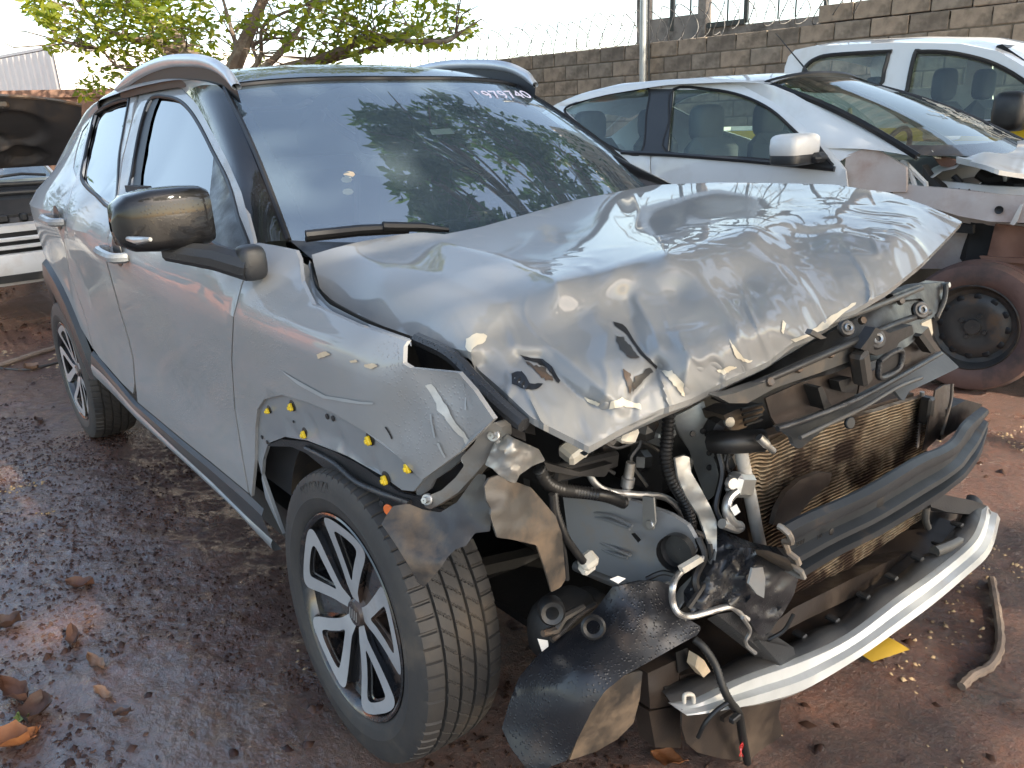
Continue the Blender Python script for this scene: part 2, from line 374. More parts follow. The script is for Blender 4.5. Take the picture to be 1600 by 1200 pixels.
def ground_mat():
    m = bpy.data.materials.new('red_earth'); m.use_nodes = True; N = m.node_tree.nodes; K = m.node_tree.links; p = N['Principled BSDF']
    tc = N.new('ShaderNodeTexCoord')
    def nz(sc, d=8, r=.65):
        n = N.new('ShaderNodeTexNoise'); n.inputs['Scale'].default_value = sc; n.inputs['Detail'].default_value = d; n.inputs['Roughness'].default_value = r; K.new(tc.outputs['Object'], n.inputs['Vector']); return n.outputs[0]
    def rp(src, els):
        r = N.new('ShaderNodeValToRGB'); e = r.color_ramp.elements
        e[0].position, e[0].color = els[0]; e[1].position, e[1].color = els[-1]
        for q in els[1:-1]: k = e.new(q[0]); k.color = q[1]
        K.new(src, r.inputs[0]); return r.outputs[0]
    c1 = rp(nz(1.4), [(.3, (.062, .022, .013, 1)), (.5, (.105, .038, .020, 1)), (.7, (.160, .064, .030, 1))])
    c2 = rp(nz(60, 4), [(.3, (.45, .42, .42, 1)), (.7, (1.25, 1.2, 1.15, 1))])
    mx = N.new('ShaderNodeMixRGB'); mx.blend_type = 'MULTIPLY'; mx.inputs[0].default_value = 1; K.new(c1, mx.inputs[1]); K.new(c2, mx.inputs[2]); K.new(mx.outputs[0], p.inputs['Base Color'])
    K.new(rp(nz(1.1, 6), [(.38, (.20, .20, .20, 1)), (.62, (.48, .48, .48, 1))]), p.inputs['Roughness'])
    b = N.new('ShaderNodeBump'); b.inputs['Strength'].default_value = 1.0; b.inputs['Distance'].default_value = .02; K.new(nz(90, 6, .75), b.inputs['Height'])
    K.new(b.outputs[0], p.inputs['Normal']); p.inputs['Specular IOR Level'].default_value = .8; sx = N.new('ShaderNodeSeparateXYZ'); K.new(tc.outputs['Object'], sx.inputs[0]); mr = N.new('ShaderNodeMapRange'); K.new(sx.outputs[1], mr.inputs[0]); mr.inputs[1].default_value = -.55; mr.inputs[2].default_value = -1.15; mr.inputs[3].default_value = .08; mr.inputs[4].default_value = .9; K.new(mr.outputs[0], p.inputs['Coat Weight']); p.inputs['Coat Roughness'].default_value = .10; p.inputs['Coat IOR'].default_value = 1.9; b2 = N.new('ShaderNodeBump'); b2.inputs['Strength'].default_value = .55; b2.inputs['Distance'].default_value = .02; K.new(nz(38, 4, .6), b2.inputs['Height']); K.new(b2.outputs[0], p.inputs['Coat Normal'])
    return m
gmat = ground_mat()
ground = MB(); ground.grid(np.stack([GX, GY, GZ], -1)); og = ground.build('ground', gmat, ang=None); og['kind'] = 'structure'
water = bpy.data.materials.new('puddle_water'); water.use_nodes = True
_p = water.node_tree.nodes['Principled BSDF']; _p.inputs['Base Color'].default_value = (.055, .028, .022, 1); _p.inputs['Roughness'].default_value = .03; _p.inputs['IOR'].default_value = 2.4; _p.inputs['Specular IOR Level'].default_value = 1.0
pw = MB(); a = np.linspace(0, 2*math.pi, 40, endpoint=False)
pw.add([(.05+1.25*math.cos(t), -1.78+.62*math.sin(t), .0016) for t in a], [tuple(range(40))])
po = pw.build('puddle', water, smooth=False); po['kind'] = 'structure'
# ------------------------------------------------------------------ the crashed SUV
suv = thing('crashed_car', (-1.2, 0, 0), 'grey compact SUV with black roof, crumpled bonnet and torn off front bumper', 'car')
_k1 = spline([(.10, .785), (.22, .812), (.32, .838), (.45, .852), (.60, .858), (.72, .866), (.82, .876), (.885, .884), (.925, .886), (.96, .876), (1.0, .853), (1.05, .815), (1.10, .774)], 12)
_k3 = spline([(1.10, .774), (1.20, .695), (1.30, .630), (1.40, .570), (1.46, .525), (1.55, .44)], 12)
_KT = np.vstack([_k1[:-1], _k3])
def hw(x, z):
    x = np.asarray(x, float); z = np.asarray(z, float)
    c = np.interp(x, [-2.6, -1.9, -1.38, -.8, .1, .4], [.11, .085, .045, 0, .008, .015])
    b = np.interp(x, [-2.6, -1.8, -1.3, -.5], [.06, .03, .0, 0])
    zz = np.where(z < .45, z, np.where(z < .93+c, .45+(z-.45)*.48/(.48+c),
         np.where(z < 1.10+b, .93+(z-.93-c)*.17/(.17+b-c), 1.10+(z-1.10-b)*.45/(.45-b))))
    y = np.interp(zz, _KT[:, 0], _KT[:, 1])
    y = y-.10*np.clip((x-.1)/.5, 0, 2)**2
    y = y-.13*np.clip((-2.3-x)/.8, 0, 2)**2
    y = y-.075*sstep(.93, 1.04, z)*sstep(-.55, -.1, x)*sstep(.42, .18, x)
    # waist of the doors and the swelling over the rear wheel
    y = y-.010*np.exp(-((z-.60)/.11)**2)*sstep(-1.9, -1.3, x)*sstep(.0, -.5, x)
    y = y+.012*sstep(-1.85, -2.1, x)*np.exp(-((z-.6)/.25)**2)
    return y
def side(px, py):
    y = -.86
    for _ in range(60):
        q = at(px, py, 'y', y); y2 = -float(hw(q[0], q[2])); y = .6*y+.4*y2
    return np.array([q[0], q[2]])
def sides(P): return np.array([side(*q) for q in P])
def SS(q, o=0): return np.stack([q[:, 0], -hw(q[:, 0], q[:, 1])-o, q[:, 1]], 1)
def mir(mb):
    m2 = MB(); m2.v = [v*np.array([1, -1, 1])*np.stack([np.ones(len(v)), 1-.135*sstep(.92, 1.12, v[:, 2]), np.ones(len(v))], 1) for v in mb.v]; m2.f = [f[::-1] for f in mb.f]; m2.n = mb.n; return m2
INW = np.array([0, .008, 0])
def side_panel(name, px, holes, mt, off=0, res=.045, both=True, xz=None, parent=suv, th=.008):
    o = sides(px) if xz is None else np.array(xz); mb = MB()
    skin_panel(mb, o, holes, lambda q: SS(q, off), np.array([0, th, 0]), res)
    ob = mb.build(name, mt, parent, ang=30)
    if both: mir(mb).build(name, mt, parent, ang=30)
    return ob
# --- doors
gapF = [(220, 132), (205, 190), (190, 250), (181, 325), (168, 370), (166, 410), (174, 440), (187, 487), (200, 530), (207, 560), (210, 600), (213, 628)]
gapH = [(377, 445), (364, 495), (361, 560), (366, 640), (378, 715), (388, 770)]
gx2 = lambda P, d: [(a+d, b) for a, b in P]
fw_hole_px = [(237, 153), (262, 152), (280, 158), (297, 174), (315, 203), (335, 243), (362, 303), (390, 398), (330, 379), (260, 350), (203, 320), (206, 270), (214, 222), (224, 180)]
front_door_px = [(222, 132), (250, 129), (280, 135), (307, 162), (332, 207), (355, 250), (377, 300), (396, 375), (398, 392)] + gapH + [(330, 722), (280, 682)] + gx2(gapF[::-1][:-1], 2)
fh = sides(fw_hole_px)
side_panel('front_door', front_door_px, [fh], paint)
rw_hole_px = [(149, 178), (172, 163), (196, 156), (201, 161), (193, 205), (186, 250), (177, 322), (150, 306), (127, 280), (133, 240), (141, 205)]
rear_door_px = gapF[:-1] + [(208, 615), (190, 598), (170, 575), (155, 558), (146, 545), (135, 500), (118, 450), (108, 420), (101, 380), (104, 340), (112, 300), (121, 270), (136, 200), (150, 164), (180, 142), (205, 134)]
rh_ = sides(rw_hole_px)
rear_door_xz = sides(rear_door_px)
side_panel('rear_door', None, [rh_], paint, xz=rear_door_xz)
# glass of the side windows, sitting a little inside the frames
def window(name, hole, mt, grow=1.03, off=-.012):
    c = hole.mean(0); o = c+(hole-c)*grow; mb = MB(); skin_panel(mb, o, [], lambda q: SS(q, off), np.array([0, .004, 0]), .06)
    mb.build(name, mt, suv, ang=None); mir(mb).build(name, mt, suv, ang=None)
window('front_window', fh, side_glass); window('rear_window', rh_, side_glass)
def rim_seal(loop, r=.007, off=-.002):
    mb = MB(); P = SS(spline(loop, 4, True), off); mb.tube(np.vstack([P, P[:1]]), r, 6, cap=False); mb.build('window_seal', seal, suv); mir(mb).build('window_seal', seal, suv)
rim_seal(fh); rim_seal(rh_)
# wide black channel behind the front window's rear edge
mb = MB(); A = SS(sides([(237, 153), (224, 180), (214, 222), (206, 270), (203, 320)]), -.006); B = SS(sides([(246, 153), (235, 180), (226, 222), (218, 270), (214, 324)]), -.006)
mb.grid(ruled(A, B, 2, 12)); mb.build('window_channel', seal, suv)
# sail panel with the mirror foot
mb = MB(); skin_panel(mb, sides([(335, 243), (362, 303), (391, 399), (330, 381), (327, 320)]), [], lambda q: SS(q, .002), np.array([0, .01, 0]), .05); mb.build('sail_panel', black_plastic, suv)
# rear quarter panel and the small dark quarter window
rq_xz = [tuple(q) for q in rear_door_xz[len(gapF)+3:][::1]]
qx = np.array(rq_xz)
rear_end = [(-2.35, 1.415), (-2.62, 1.375), (-2.85, 1.30), (-3.02, 1.15), (-3.12, 1.0), (-3.17, .8), (-3.17, .42), (-2.99, .42), (-2.96, .52), (-2.86, .66), (-2.72, .755), (-2.53, .79), (-2.36, .77), (-2.22, .70), (-2.13, .60)]
q_low = [q for q in qx if q[1] < 1.5]
rq_outline = [tuple(q+np.array([-.006, 0])) for q in q_low] + rear_end
qw = sides([(145, 182), (134, 215), (124, 255), (120, 282), (114, 262), (118, 238), (128, 205)])
mb = MB(); skin_panel(mb, np.array(rq_outline), [qw], lambda q: SS(q), INW, .05); mb.build('rear_quarter_panel', paint, suv, ang=30); mir(mb).build('rear_quarter_panel', paint, suv, ang=30)
window('quarter_window', qw, black_gloss, 1.05, -.003)
# tail lamp, tailgate and rear bumper close the back
mb = MB()
o = np.array([(-3.0, 1.02), (-3.13, 1.0), (-3.17, .84), (-3.04, .88), (-2.9, .96)]); skin_panel(mb, o, [], lambda q: SS(q, .006), np.array([0, .03, 0]), .05); mb.build('tail_lamp', lamp_red, suv); mir(mb).build('tail_lamp', lamp_red, suv)
zz = np.linspace(.62, 1.40, 14); xb = np.interp(zz, [.62, .8, 1.0, 1.15, 1.3, 1.42], [-3.19, -3.17, -3.12, -3.02, -2.85, -2.62])
G = np.array([[(x-.05*(1-u*u), u*float(hw(x, z)), z) for u in np.linspace(-1, 1, 13)] for x, z in zip(xb, zz)])
mb = MB(); mb.grid(G); mb.build('tailgate', paint, suv)
zz = np.linspace(.25, .62, 6); G = np.array([[(-3.19-.06*(1-u*u)+.02*(z < .4), u*float(hw(-3.17, max(z, .42))), z) for u in np.linspace(-1, 1, 13)] for z in zz])
mb = MB(); mb.grid(G); mb.build('rear_bumper', black_trim, suv)
# sill: black cladding with a silver lower strip
sill_top = sides([(146, 548), (170, 577), (190, 600), (213, 628), (280, 684), (330, 724), (388, 772), (412, 795)])
sill_mid = sides([(150, 566), (178, 592), (215, 634), (280, 694), (340, 748), (400, 806), (436, 838)])
sill_low = sides([(158, 590), (175, 607), (230, 660), (300, 720), (380, 792), (440, 858)])
def band(name, a, b, mt, prof, n=30):
    A, B = SS(resample(a, n)), SS(resample(b, n)); mb = MB(); mb.grid(ruled(A, B, 6, n, nrm=(0, -1, -.2), prof=prof))
    mb.build(name, mt, suv); mir(mb).build(name, mt, suv)
band('sill_cladding', sill_top, sill_mid, black_trim, [(0, .0), (.15, .012), (.8, .018), (1, .018)])
band('sill_strip', sill_mid, sill_low, strip_grey, [(0, .018), (.2, .024), (.8, .022), (1, 0)])
mb = MB(); mb.box((-1.27, 0, .24), (1.75, 1.5, .03)); mb.box((-1.3, -.70, .28), (1.6, .12, .10)); mb.box((-1.3, .70, .28), (1.6, .12, .10)); mb.box((-2.9, 0, .33), (.6, 1.2, .03)); mb.build('underbody', void_black, suv, smooth=False)
# rear wheel arch cladding, inner wheel houses
def arch_ring(cx, ri, ro, a0, a1, ysgn, mt, name='wheel_arch_trim', n=40):
    t = np.radians(np.linspace(a0, a1, n)); G = []
    for k, (rr, o) in enumerate([(ri-.01, -.06), (ri, .008), (ri+.02, .022), ((ri+ro)/2, .026), (ro-.02, .018), (ro, -.004)]):
        X, Z = cx+rr*np.cos(t), .318+rr*np.sin(t)*1.0
        Y = hw(X, np.clip(Z, .3, 1))+o
        G.append(np.stack([X, ysgn*Y, Z], 1))
    mb = MB(); mb.grid(np.array(G)); return mb.build(name, mt, suv)
for s in (-1, 1): arch_ring(-2.532, .375, .505, 8, 108, s, black_trim); arch_ring(-2.532, .375, .50, 108.6, 176, s, black_trim)
def wheel_house(cx, y0, y1, r=.40, mt=void_black, a0=-10, a1=190):
    t = np.radians(np.linspace(a0, a1, 30)); mb = MB()
    G = np.array([[(cx+r*math.cos(q), y, .318+r*math.sin(q)) for q in t] for y in (y0, (y0+y1)/2, y1)]); mb.grid(G)
    mb.add([(cx+r*math.cos(q), y1, .318+r*math.sin(q)) for q in t], [tuple(range(30))]); return mb.build('wheel_housing', mt, suv)
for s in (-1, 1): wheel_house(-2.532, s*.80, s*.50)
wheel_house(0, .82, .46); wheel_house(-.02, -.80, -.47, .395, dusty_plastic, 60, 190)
# --- front fender (right one hit, left one behind the bonnet)
fl_line = [(399, 668), (402, 640), (412, 624), (440, 617), (480, 628), (520, 645), (570, 674), (620, 711), (657, 748)]
arch_px = [(622, 768), (590, 745), (540, 714), (480, 689), (440, 684), (414, 694), (406, 720), (404, 750), (410, 780), (424, 810), (438, 836)]
top_px = [(398, 392), (400, 380), (430, 385), (462, 392), (468, 405), (471, 440), (488, 476), (560, 508), (637, 533), (633, 541), (636, 566), (646, 574), (710, 584), (745, 609), (783, 651)]
fend = top_px + [(720, 706), (659, 750)] + fl_line[::-1] + [(398, 720), (393, 776)] + [(a+2, b) for a, b in gapH[::-1]]
mb = MB()
def dent(q):
    P = SS(q)
    # buckled front corner of the fender
    k = sstep(.25, .48, P[:, 0])*sstep(.70, .92, P[:, 2]); P[:, 1] += .010*np.sin(P[:, 0]*42+P[:, 2]*25)*k+.006*k*np.sin(P[:, 2]*70)
    P[:, 1] += .006*np.sin((P[:, 0]*.8-P[:, 2])*38)*sstep(.05, .3, P[:, 0])*sstep(.72, .8, P[:, 2])
    return P
skin_panel(mb, sides(fend), [], dent, INW, .03); mb.build('front_fender', paint, suv, ang=55)
fl_area = [(398, 720), (399, 668)] + fl_line[1:] + [(655, 752), (640, 770)] + arch_px
mb = MB()
def flz(q):
    P = SS(q, -.008); d = np.hypot(P[:, 0]+.0, P[:, 2]-.318)
    P[:, 1] -= .010*sstep(.405, .375, d)
    P[:, 1] += .004*(np.sin(np.arctan2(P[:, 2]-.318, P[:, 0])*22) > .55)*((d > .40) & (d < .435))
    return P
flange_xz = sides(fl_area)
skin_panel(mb, flange_xz, [], flz, INW, .016); mb.build('arch_flange', primer, suv, ang=40)
lf = np.array([(-.42, .36), (-.43, .5), (-.40, .62), (-.33, .70), (-.15, .755), (.05, .765), (.22, .72), (.27, .74), (.30, .88), (.27, .94), (.20, .965), (0, .99), (-.2, 1.01), (-.45, 1.05), (-.47, .95), (-.47, .36)])
mb = MB(); skin_panel(mb, lf, [], lambda q: SS(q), INW, .05); mir(mb).build('front_fender', paint, suv, ang=30)
# top lip of the fender along the bonnet gap
lip_o = [(467, 404), (471, 440), (488, 476), (560, 508), (637, 533)]; lip_i = [(486, 404), (492, 440), (508, 466), (572, 500), (640, 524)]
A = SS(sides(lip_o)); B = np.array([at(a, b, 'z', z) for (a, b), z in zip(lip_i, (1.01, 1.0, .985, .975, .955))])
mb = MB(); mb.grid(ruled(A, B, 5, 20, nrm=(0, .3, -1), prof=[(0, 0), (.3, .014), (.55, .016), (.8, .004), (1, .012)])); mb.build('fender_lip', primer, suv)
C = B+np.array([0, .05, -.16]); mb = MB(); mb.grid(ruled(B, C, 2, 20)); mb.build('bonnet_gutter', void_black, suv)
# yellow trim clips in their holes
for (a, b, s) in ((416, 641, .62), (452, 635, .8), (472, 678, .8), (573, 687, .85), (634, 730, .85), (598, 749, .85)):
    q = side(a, b); y = -float(hw(*q)); P = np.array([q[0], y+.0065, q[1]])
    hb = MB(); hb.disc(P+[0, -.001, 0], (0, -1, 0), .0155*s, .002, 16); hb.build('clip_hole', seal, suv)
    cb = MB(); a_ = R(28); rm = [[math.cos(a_), 0, -math.sin(a_)], [0, 1, 0], [math.sin(a_), 0, math.cos(a_)]]
    cb.bbox(P+[.002, -.005, -.002], (.013*s, .007, .020*s), .0015, rm); cb.bbox(P+[.002, -.0095, -.003], (.007*s, .006, .010*s), .0012, rm); cb.build('trim_clip', yellow, suv)
for (a, b, r) in ((507, 652, .006), (516, 655, .006), (406, 684, .005), (414, 692, .005), (455, 660, .003)):
    q = side(a, b); hb = MB(); hb.disc((q[0], -float(hw(*q))+.004, q[1]), (0, -1, 0), r, .002, 10); hb.build('flange_hole', seal, suv)
# scrapes and stuck petals on the fender
def side_patch(P, mt, name, jag=1.2, o=.0025):
    P = np.array(P, float); P = resample(np.vstack([P, P[:1]]), 30)[:-1]; P = P+RNG.normal(0, jag*.35, P.shape); mb = MB(); ov, fs, _ = fill2d(sides(P), [], .02); Q = dent(ov)+np.array([0, -o, 0]); mb.add(Q, [tuple(q) for q in fs]); mb.build(name, mt, suv)
scr = mat('paint_scrape', (.50, .49, .45), .5, c2=(.36, .36, .34), nscale=40); fine_scr = mat('fine_scratch', (.36, .37, .37), .5)
side_patch([(662, 603), (668, 600), (690, 628), (704, 640), (722, 664), (734, 690), (730, 700), (724, 684), (706, 656), (688, 640)], scr, 'paint_scrape', 2.0)
for P in ([(690, 690), (694, 690), (702, 712), (700, 714)], [(676, 646), (679, 645), (688, 682), (685, 682)], [(716, 602), (719, 601), (732, 640), (729, 640)], [(600, 668), (602, 667), (612, 686), (610, 687)]): side_patch(P, fine_scr if P[0][0] > 610 else seal, 'scratch', .5)
for P in ([(497, 553), (510, 548), (519, 553), (506, 558), (498, 560)], [(546, 564), (556, 562), (558, 566), (548, 567)], [(569, 570), (585, 567), (594, 571), (582, 576), (570, 574)]): side_patch(P, leaf_petal, 'stuck_petal', .8)
side_patch([(440, 578), (470, 596), (510, 618), (560, 626), (592, 628), (592, 631), (556, 630), (506, 622), (466, 600)], fine_scr, 'scratch', .5)
# black bonnet seal strip lying in the gap, dark cavity under it
strip = [(636, 538), (650, 528), (700, 545), (742, 583), (775, 615), (818, 648), (821, 676), (800, 668), (762, 634), (728, 607), (690, 580), (640, 569)]
mb = MB(); mb.plate([at(a, b, 'y', -.765) for a, b in strip], (0, .02, -.01)); mb.build('headlamp_backing', black_plastic, suv)
mb = MB(); mb.tube(spline([at(a, b, 'y', -.79) for a, b in ((652, 530), (705, 556), (748, 600), (790, 640), (819, 664))], 6), .012, 8); mb.build('bonnet_seal', black_trim, suv)
# --- roof, header, windscreen
ZC = spline([(-.96, 1.445), (-1.1, 1.482), (-1.3, 1.507), (-1.55, 1.517), (-2.0, 1.513), (-2.5, 1.485), (-2.85, 1.425), (-3.05, 1.36)], 8)
def zroof(x, y): return np.interp(-x, -ZC[:, 0], ZC[:, 1])-.10*(np.abs(y)/.56)**2.6*.48
hx = lambda y: -.965-.105*(np.abs(y)/.55)**2
U = np.linspace(-1, 1, 25); V = np.linspace(0, 1, 36); G = []
for v in V:
    row = []
    for u in U:
        y0 = u*.575; x = hx(y0)+(-3.0-hx(y0))*v; y = u*np.interp(x, [-3.0, -2.4, -1.0], [.53, .575, .565]); row.append((x, y, float(zroof(x, y))))
    G.append(row)
mb = MB(); mb.grid(np.array(G)); mb.build('roof', black_gloss, suv, ang=None)
roof_edge = np.array([g[0] for g in G])
# strip between roof edge and the doors
dt = SS(sides([(378, 302), (356, 252), (333, 209), (308, 164), (281, 136), (250, 130), (221, 133), (181, 142), (151, 163)]))
dt2 = np.vstack([SS(sides([(292, 145)])), dt[4:], SS(np.array(rear_end[:4]))])
mb = MB(); mb.grid(ruled(roof_edge, resample(dt2, 30), 5, 30, .012, (0, -.6, .8))); mb.build('roof_side', paint, suv); mir(mb).build('roof_side', paint, suv)
def ws(u, v):
    b = np.array([-.26-.215*u*u, .682*u, 1.0+.045*u*u]); yt = .553*u; t = np.array([hx(yt)+.012, yt, float(zroof(hx(yt), yt))-.012])
    p = b*(1-v)+t*v; return p+np.array([.5, 0, .86])*(.028*math.sin(math.pi*v)*(1-.3*u*u))
G = np.array([[ws(u, v) for u in np.linspace(-1, 1, 29)] for v in np.linspace(0, 1, 17)])
mb = MB(); mb.grid(G); mb.build('windscreen', wind_glass, suv, ang=None)
# black ceramic border on the glass and the seal round it
UP = np.array([.5, 0, .86])
def wstrip(P, Q, name, mt, o):
    mb = MB(); mb.grid(np.array([[p+UP*o for p in P], [q+UP*o for q in Q]])); return mb.build(name, mt, suv)
vv = np.linspace(.0, 1, 17); uu = np.linspace(-1, 1, 29)
for s in (-1, 1): wstrip([ws(s, v) for v in vv], [ws(s*(.93+.015*v), v) for v in vv], 'glass_border', black_gloss, -.003)
wstrip([ws(u, 1) for u in uu], [ws(u, .955) for u in uu], 'glass_border', black_gloss, -.003)
wstrip([ws(u, 0) for u in uu], [ws(u, .09) for u in uu], 'glass_border', black_gloss, -.003)
loop = [ws(-1, v) for v in vv]+[ws(u, 1) for u in uu]+[ws(1, v) for v in vv[::-1]]
mb = MB(); mb.tube([p+UP*.002 for p in loop], .0075, 6); mb.build('windscreen_seal', seal, suv)
# A pillars
we = np.array([ws(-1, v) for v in np.linspace(0, 1, 24)]); dtA = SS(sides([(399, 388), (378, 302), (356, 252), (333, 209), (308, 164), (292, 145)]))
we = np.vstack([we[:-1], roof_edge[:1]])
mb = MB(); mb.grid(ruled(we, resample(dtA, 24), 6, 24, .016, (.3, -.75, .5))); mb.build('windscreen_pillar', black_gloss, suv); mir(mb).build('windscreen_pillar', black_gloss, suv)
# B pillars behind the glass, door cards and cabin
for s in (-1, 1):
    mb = MB(); mb.box((-1.42, s*.74, .8), (.16, .04, .7)); mb.build('door_pillar', fabric, suv)
    mb = MB(); mb.box((-1.5, s*.74, .70), (2.2, .04, .62)); mb.build('door_lining', fabric, suv)
    t = MB(); t.bbox((-1.35, s*.36, .52), (.5, .48, .16), .05); t.build('front_seat', fabric, suv)
    t = MB(); t.bbox((-1.62, s*.36, .88), (.16, .46, .62), .06, [[.97, 0, .22], [0, 1, 0], [-.22, 0, .97]]); sb = t.build('seat_back', fabric, suv)
    t = MB(); t.pill((-1.70, s*.36, 1.27), (.11, .26, .18)); t.build('headrest', fabric, suv)
t = MB(); t.bbox((-2.35, 0, .8), (.2, 1.2, .75), .06); t.build('rear_seat', fabric, suv)
t = MB(); t.grid(np.array([[(-.30-.18*u*u-.30*v, .64*u, 1.0-.02*v+.02*math.sin(3*v)-.12*(v > .9)) for u in np.linspace(-1, 1, 13)] for v in np.linspace(0, 1, 8)])); t.box((-.62, 0, .80), (.14, 1.25, .30)); t.build('dashboard', grey_plastic, suv)
th = np.linspace(0, 2*math.pi, 33); t = MB(); t.tube([(-.93+.07*math.sin(q), .36+.185*math.cos(q), .99+.17*math.sin(q)) for q in th], .016, 8, cap=False); t.bbox((-.92, .36, .98), (.05, .14, .12), .02); t.box((-.92, .36, .98), (.02, .34, .03)); t.build('steering_wheel', black_plastic, suv)
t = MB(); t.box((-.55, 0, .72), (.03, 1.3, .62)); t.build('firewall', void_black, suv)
# scuttle at the foot of the glass and the wipers
mb = MB(); mb.grid(np.array([[ws(u, 0)+np.array([.005, 0, .002]) for u in uu], [ws(u, 0)+np.array([.12, 0, -.035]) for u in uu]])); mb.build('scuttle', black_plastic, suv)
A = atn(478, 368, ws(-.6, .03)+UP*.02, UP); B = atn(640, 355, ws(0, .03)+UP*.025, UP); B2 = atn(700, 359, ws(0, .03)+UP*.02, UP)
mb = MB(); mb.tube([A, (A+B)/2+UP*.004, B], [.012, .012, .010], 8); mb.tube([A-UP*.012, (A+B)/2-UP*.008, B-UP*.012], .006, 6); wp = mb.build('wiper', seal, suv)
mb = MB(); mb.tube([atn(598, 354, ws(-.3, .05)+UP*.03, UP), atn(660, 355, ws(0, .03)+UP*.03, UP), B2], [.012, .011, .006], 8); mb.build('wiper_arm', seal, wp)
# roof rails
def rail(P, s=-1):
    C_ = spline([at(a, b, 'y', s*.560) for a, b in P], 8); n = len(C_); G = []
    for i, p in enumerate(C_):
        e = min(1, min(i, n-1-i)/6); wd, hh = .014, .009+.010*e
        G.append([p+np.array([0, wd*math.cos(q), hh*math.sin(q)-.008]) for q in np.linspace(0, 2*math.pi, 13)[:-1]])
    mb = MB(); mb.grid(np.array(G), close_v=True); rr_ = mb.build('roof_rail', rail_silver, suv)
    # black sheet standing in for the shaded gap under the arch
    base = np.stack([C_[:, 0], C_[:, 1]-s*.006, np.array([float(zroof(q[0], .53)) for q in C_])-.03], 1); m2 = MB(); m2.grid(ruled(C_-[0, 0, .01], base, 2, n)); m2.build('rail_gap_shade', seal, rr_)
    return C_
railR = rail([(369, 131), (356, 113), (338, 99), (318, 92), (295, 90), (262, 92), (232, 102), (206, 117), (184, 136)])
# the far rail is the mirror image of the near one
_Cm = railR*np.array([1, -1, 1]); G = []
for i, p in enumerate(_Cm):
    e = min(1, min(i, len(_Cm)-1-i)/6); G.append([p+np.array([0, .014*math.cos(q), (.009+.010*e)*math.sin(q)-.008]) for q in np.linspace(0, 2*math.pi, 13)[:-1]])
mb = MB(); mb.grid(np.array(G), close_v=True); rr_ = mb.build('roof_rail', rail_silver, suv)
base = np.stack([_Cm[:, 0], _Cm[:, 1]-.006, np.array([float(zroof(q[0], .53)) for q in _Cm])-.03], 1); mb = MB(); mb.grid(ruled(_Cm-[0, 0, .01], base, 2, len(_Cm))); mb.build('rail_gap_shade', seal, rr_)  # same black sheet painting the shade below the far rail
# door handles with their recesses
for (a, b, s) in ((185, 396, 1), (91, 343, 1)):
    q = side(a, b); y = -float(hw(*q))
    for sg in (1, -1):
        c0 = np.array([q[0], sg*y, q[1]]); d = -sg if sg < 0 else 1
        o = -1 if sg == 1 else 1
        P = [c0+np.array([x, o*dy, dz]) for x, dy, dz in ((-.105, .0, .004), (-.09, .030, .005), (-.03, .040, .003), (.05, .040, 0), (.085, .032, -.002), (.10, .0, -.003))]
        mb = MB(); mb.tube(spline(P, 5), [.012]+[.015]*24+[.012], 8); hd = mb.build('door_handle', primer, suv)
        mb = MB(); mb.disc(c0+np.array([.0, o*.004, .006]), (0, o, 0), .045, .004, 20); mb.build('handle_recess', black_trim, hd)
# mirror
mc = at(258, 350, 'y', -.965)
def shell(c, pts, n=20):
    pass
Lr = []
for k, (dy, sx, sz, oz) in enumerate([(.088, .02, .03, 0), (.086, .062, .054, .0), (.07, .074, .062, 0), (.03, .078, .064, 0), (-.03, .075, .063, -.001), (-.075, .064, .056, -.003), (-.098, .045, .040, -.005), (-.106, .01, .01, -.006)]):
    t = np.linspace(0, 2*math.pi, 25)[:-1]; c_ = np.sign(np.cos(t))*np.abs(np.cos(t))**.42; s_ = np.sign(np.sin(t))*np.abs(np.sin(t))**.42
    Lr.append(np.stack([mc[0]+sx*c_*.8, np.full(24, mc[1]+dy), mc[2]+oz+sz*s_+.012], 1))
mb = MB(); mb.grid(np.array(Lr), close_v=True); mr = mb.build('wing_mirror', black_gloss, suv, ang=50)
p0 = at(262, 392, 'y', -.97); p1 = at(340, 403, 'y', -.90); p2 = at(392, 418, 'y', -.855)
mb = MB(); mb.tube([p0, p1, p2], [.022, .028, .030], 10); mb.pill(at(392, 410, 'y', -.85), (.06, .06, .075), None, .6); mb.build('mirror_arm', black_trim, suv)
mb = MB(); mb.tube([at(195, 372, 'y', -1.05), at(215, 376, 'y', -1.06), at(235, 374, 'y', -1.05)], [.004, .008, .004], 8); mb.build('indicator_lamp', alu, mr)
# writing and litter on the glass
def on_glass(px, py, o=.004): 
    c = ws(0, .5); q = atn(px, py, c, UP)
    for _ in range(6):
        # refine to the curved glass
        u = np.clip(q[1]/(.672+(.553-.672)*.7), -1, 1); best = min((float(np.linalg.norm(ws(u, v)-q)), v) for v in np.linspace(0, 1, 60)); q = atn(px, py, ws(u, best[1]), UP)
    return q+UP*o
def text_mesh(s, size, ext=.0005):
    c = bpy.data.curves.new('t', 'FONT'); c.body = s; c.size = size; c.align_x = 'CENTER'; c.align_y = 'CENTER'; c.extrude = ext
    o = bpy.data.objects.new('t', c); COL.objects.link(o); dg = bpy.context.evaluated_depsgraph_get(); me = bpy.data.meshes.new_from_object(o.evaluated_get(dg))
    v = np.array([q.co[:] for q in me.vertices]); f = [tuple(p.vertices) for p in me.polygons]; bpy.data.objects.remove(o); bpy.data.curves.remove(c); bpy.data.meshes.remove(me); return v, f
v, f = text_mesh('1979740', .075)
c = on_glass(786, 150); ex = np.array([-.10, 1, 0.0]); ex /= np.linalg.norm(ex); ez = np.cross(UP, ex)
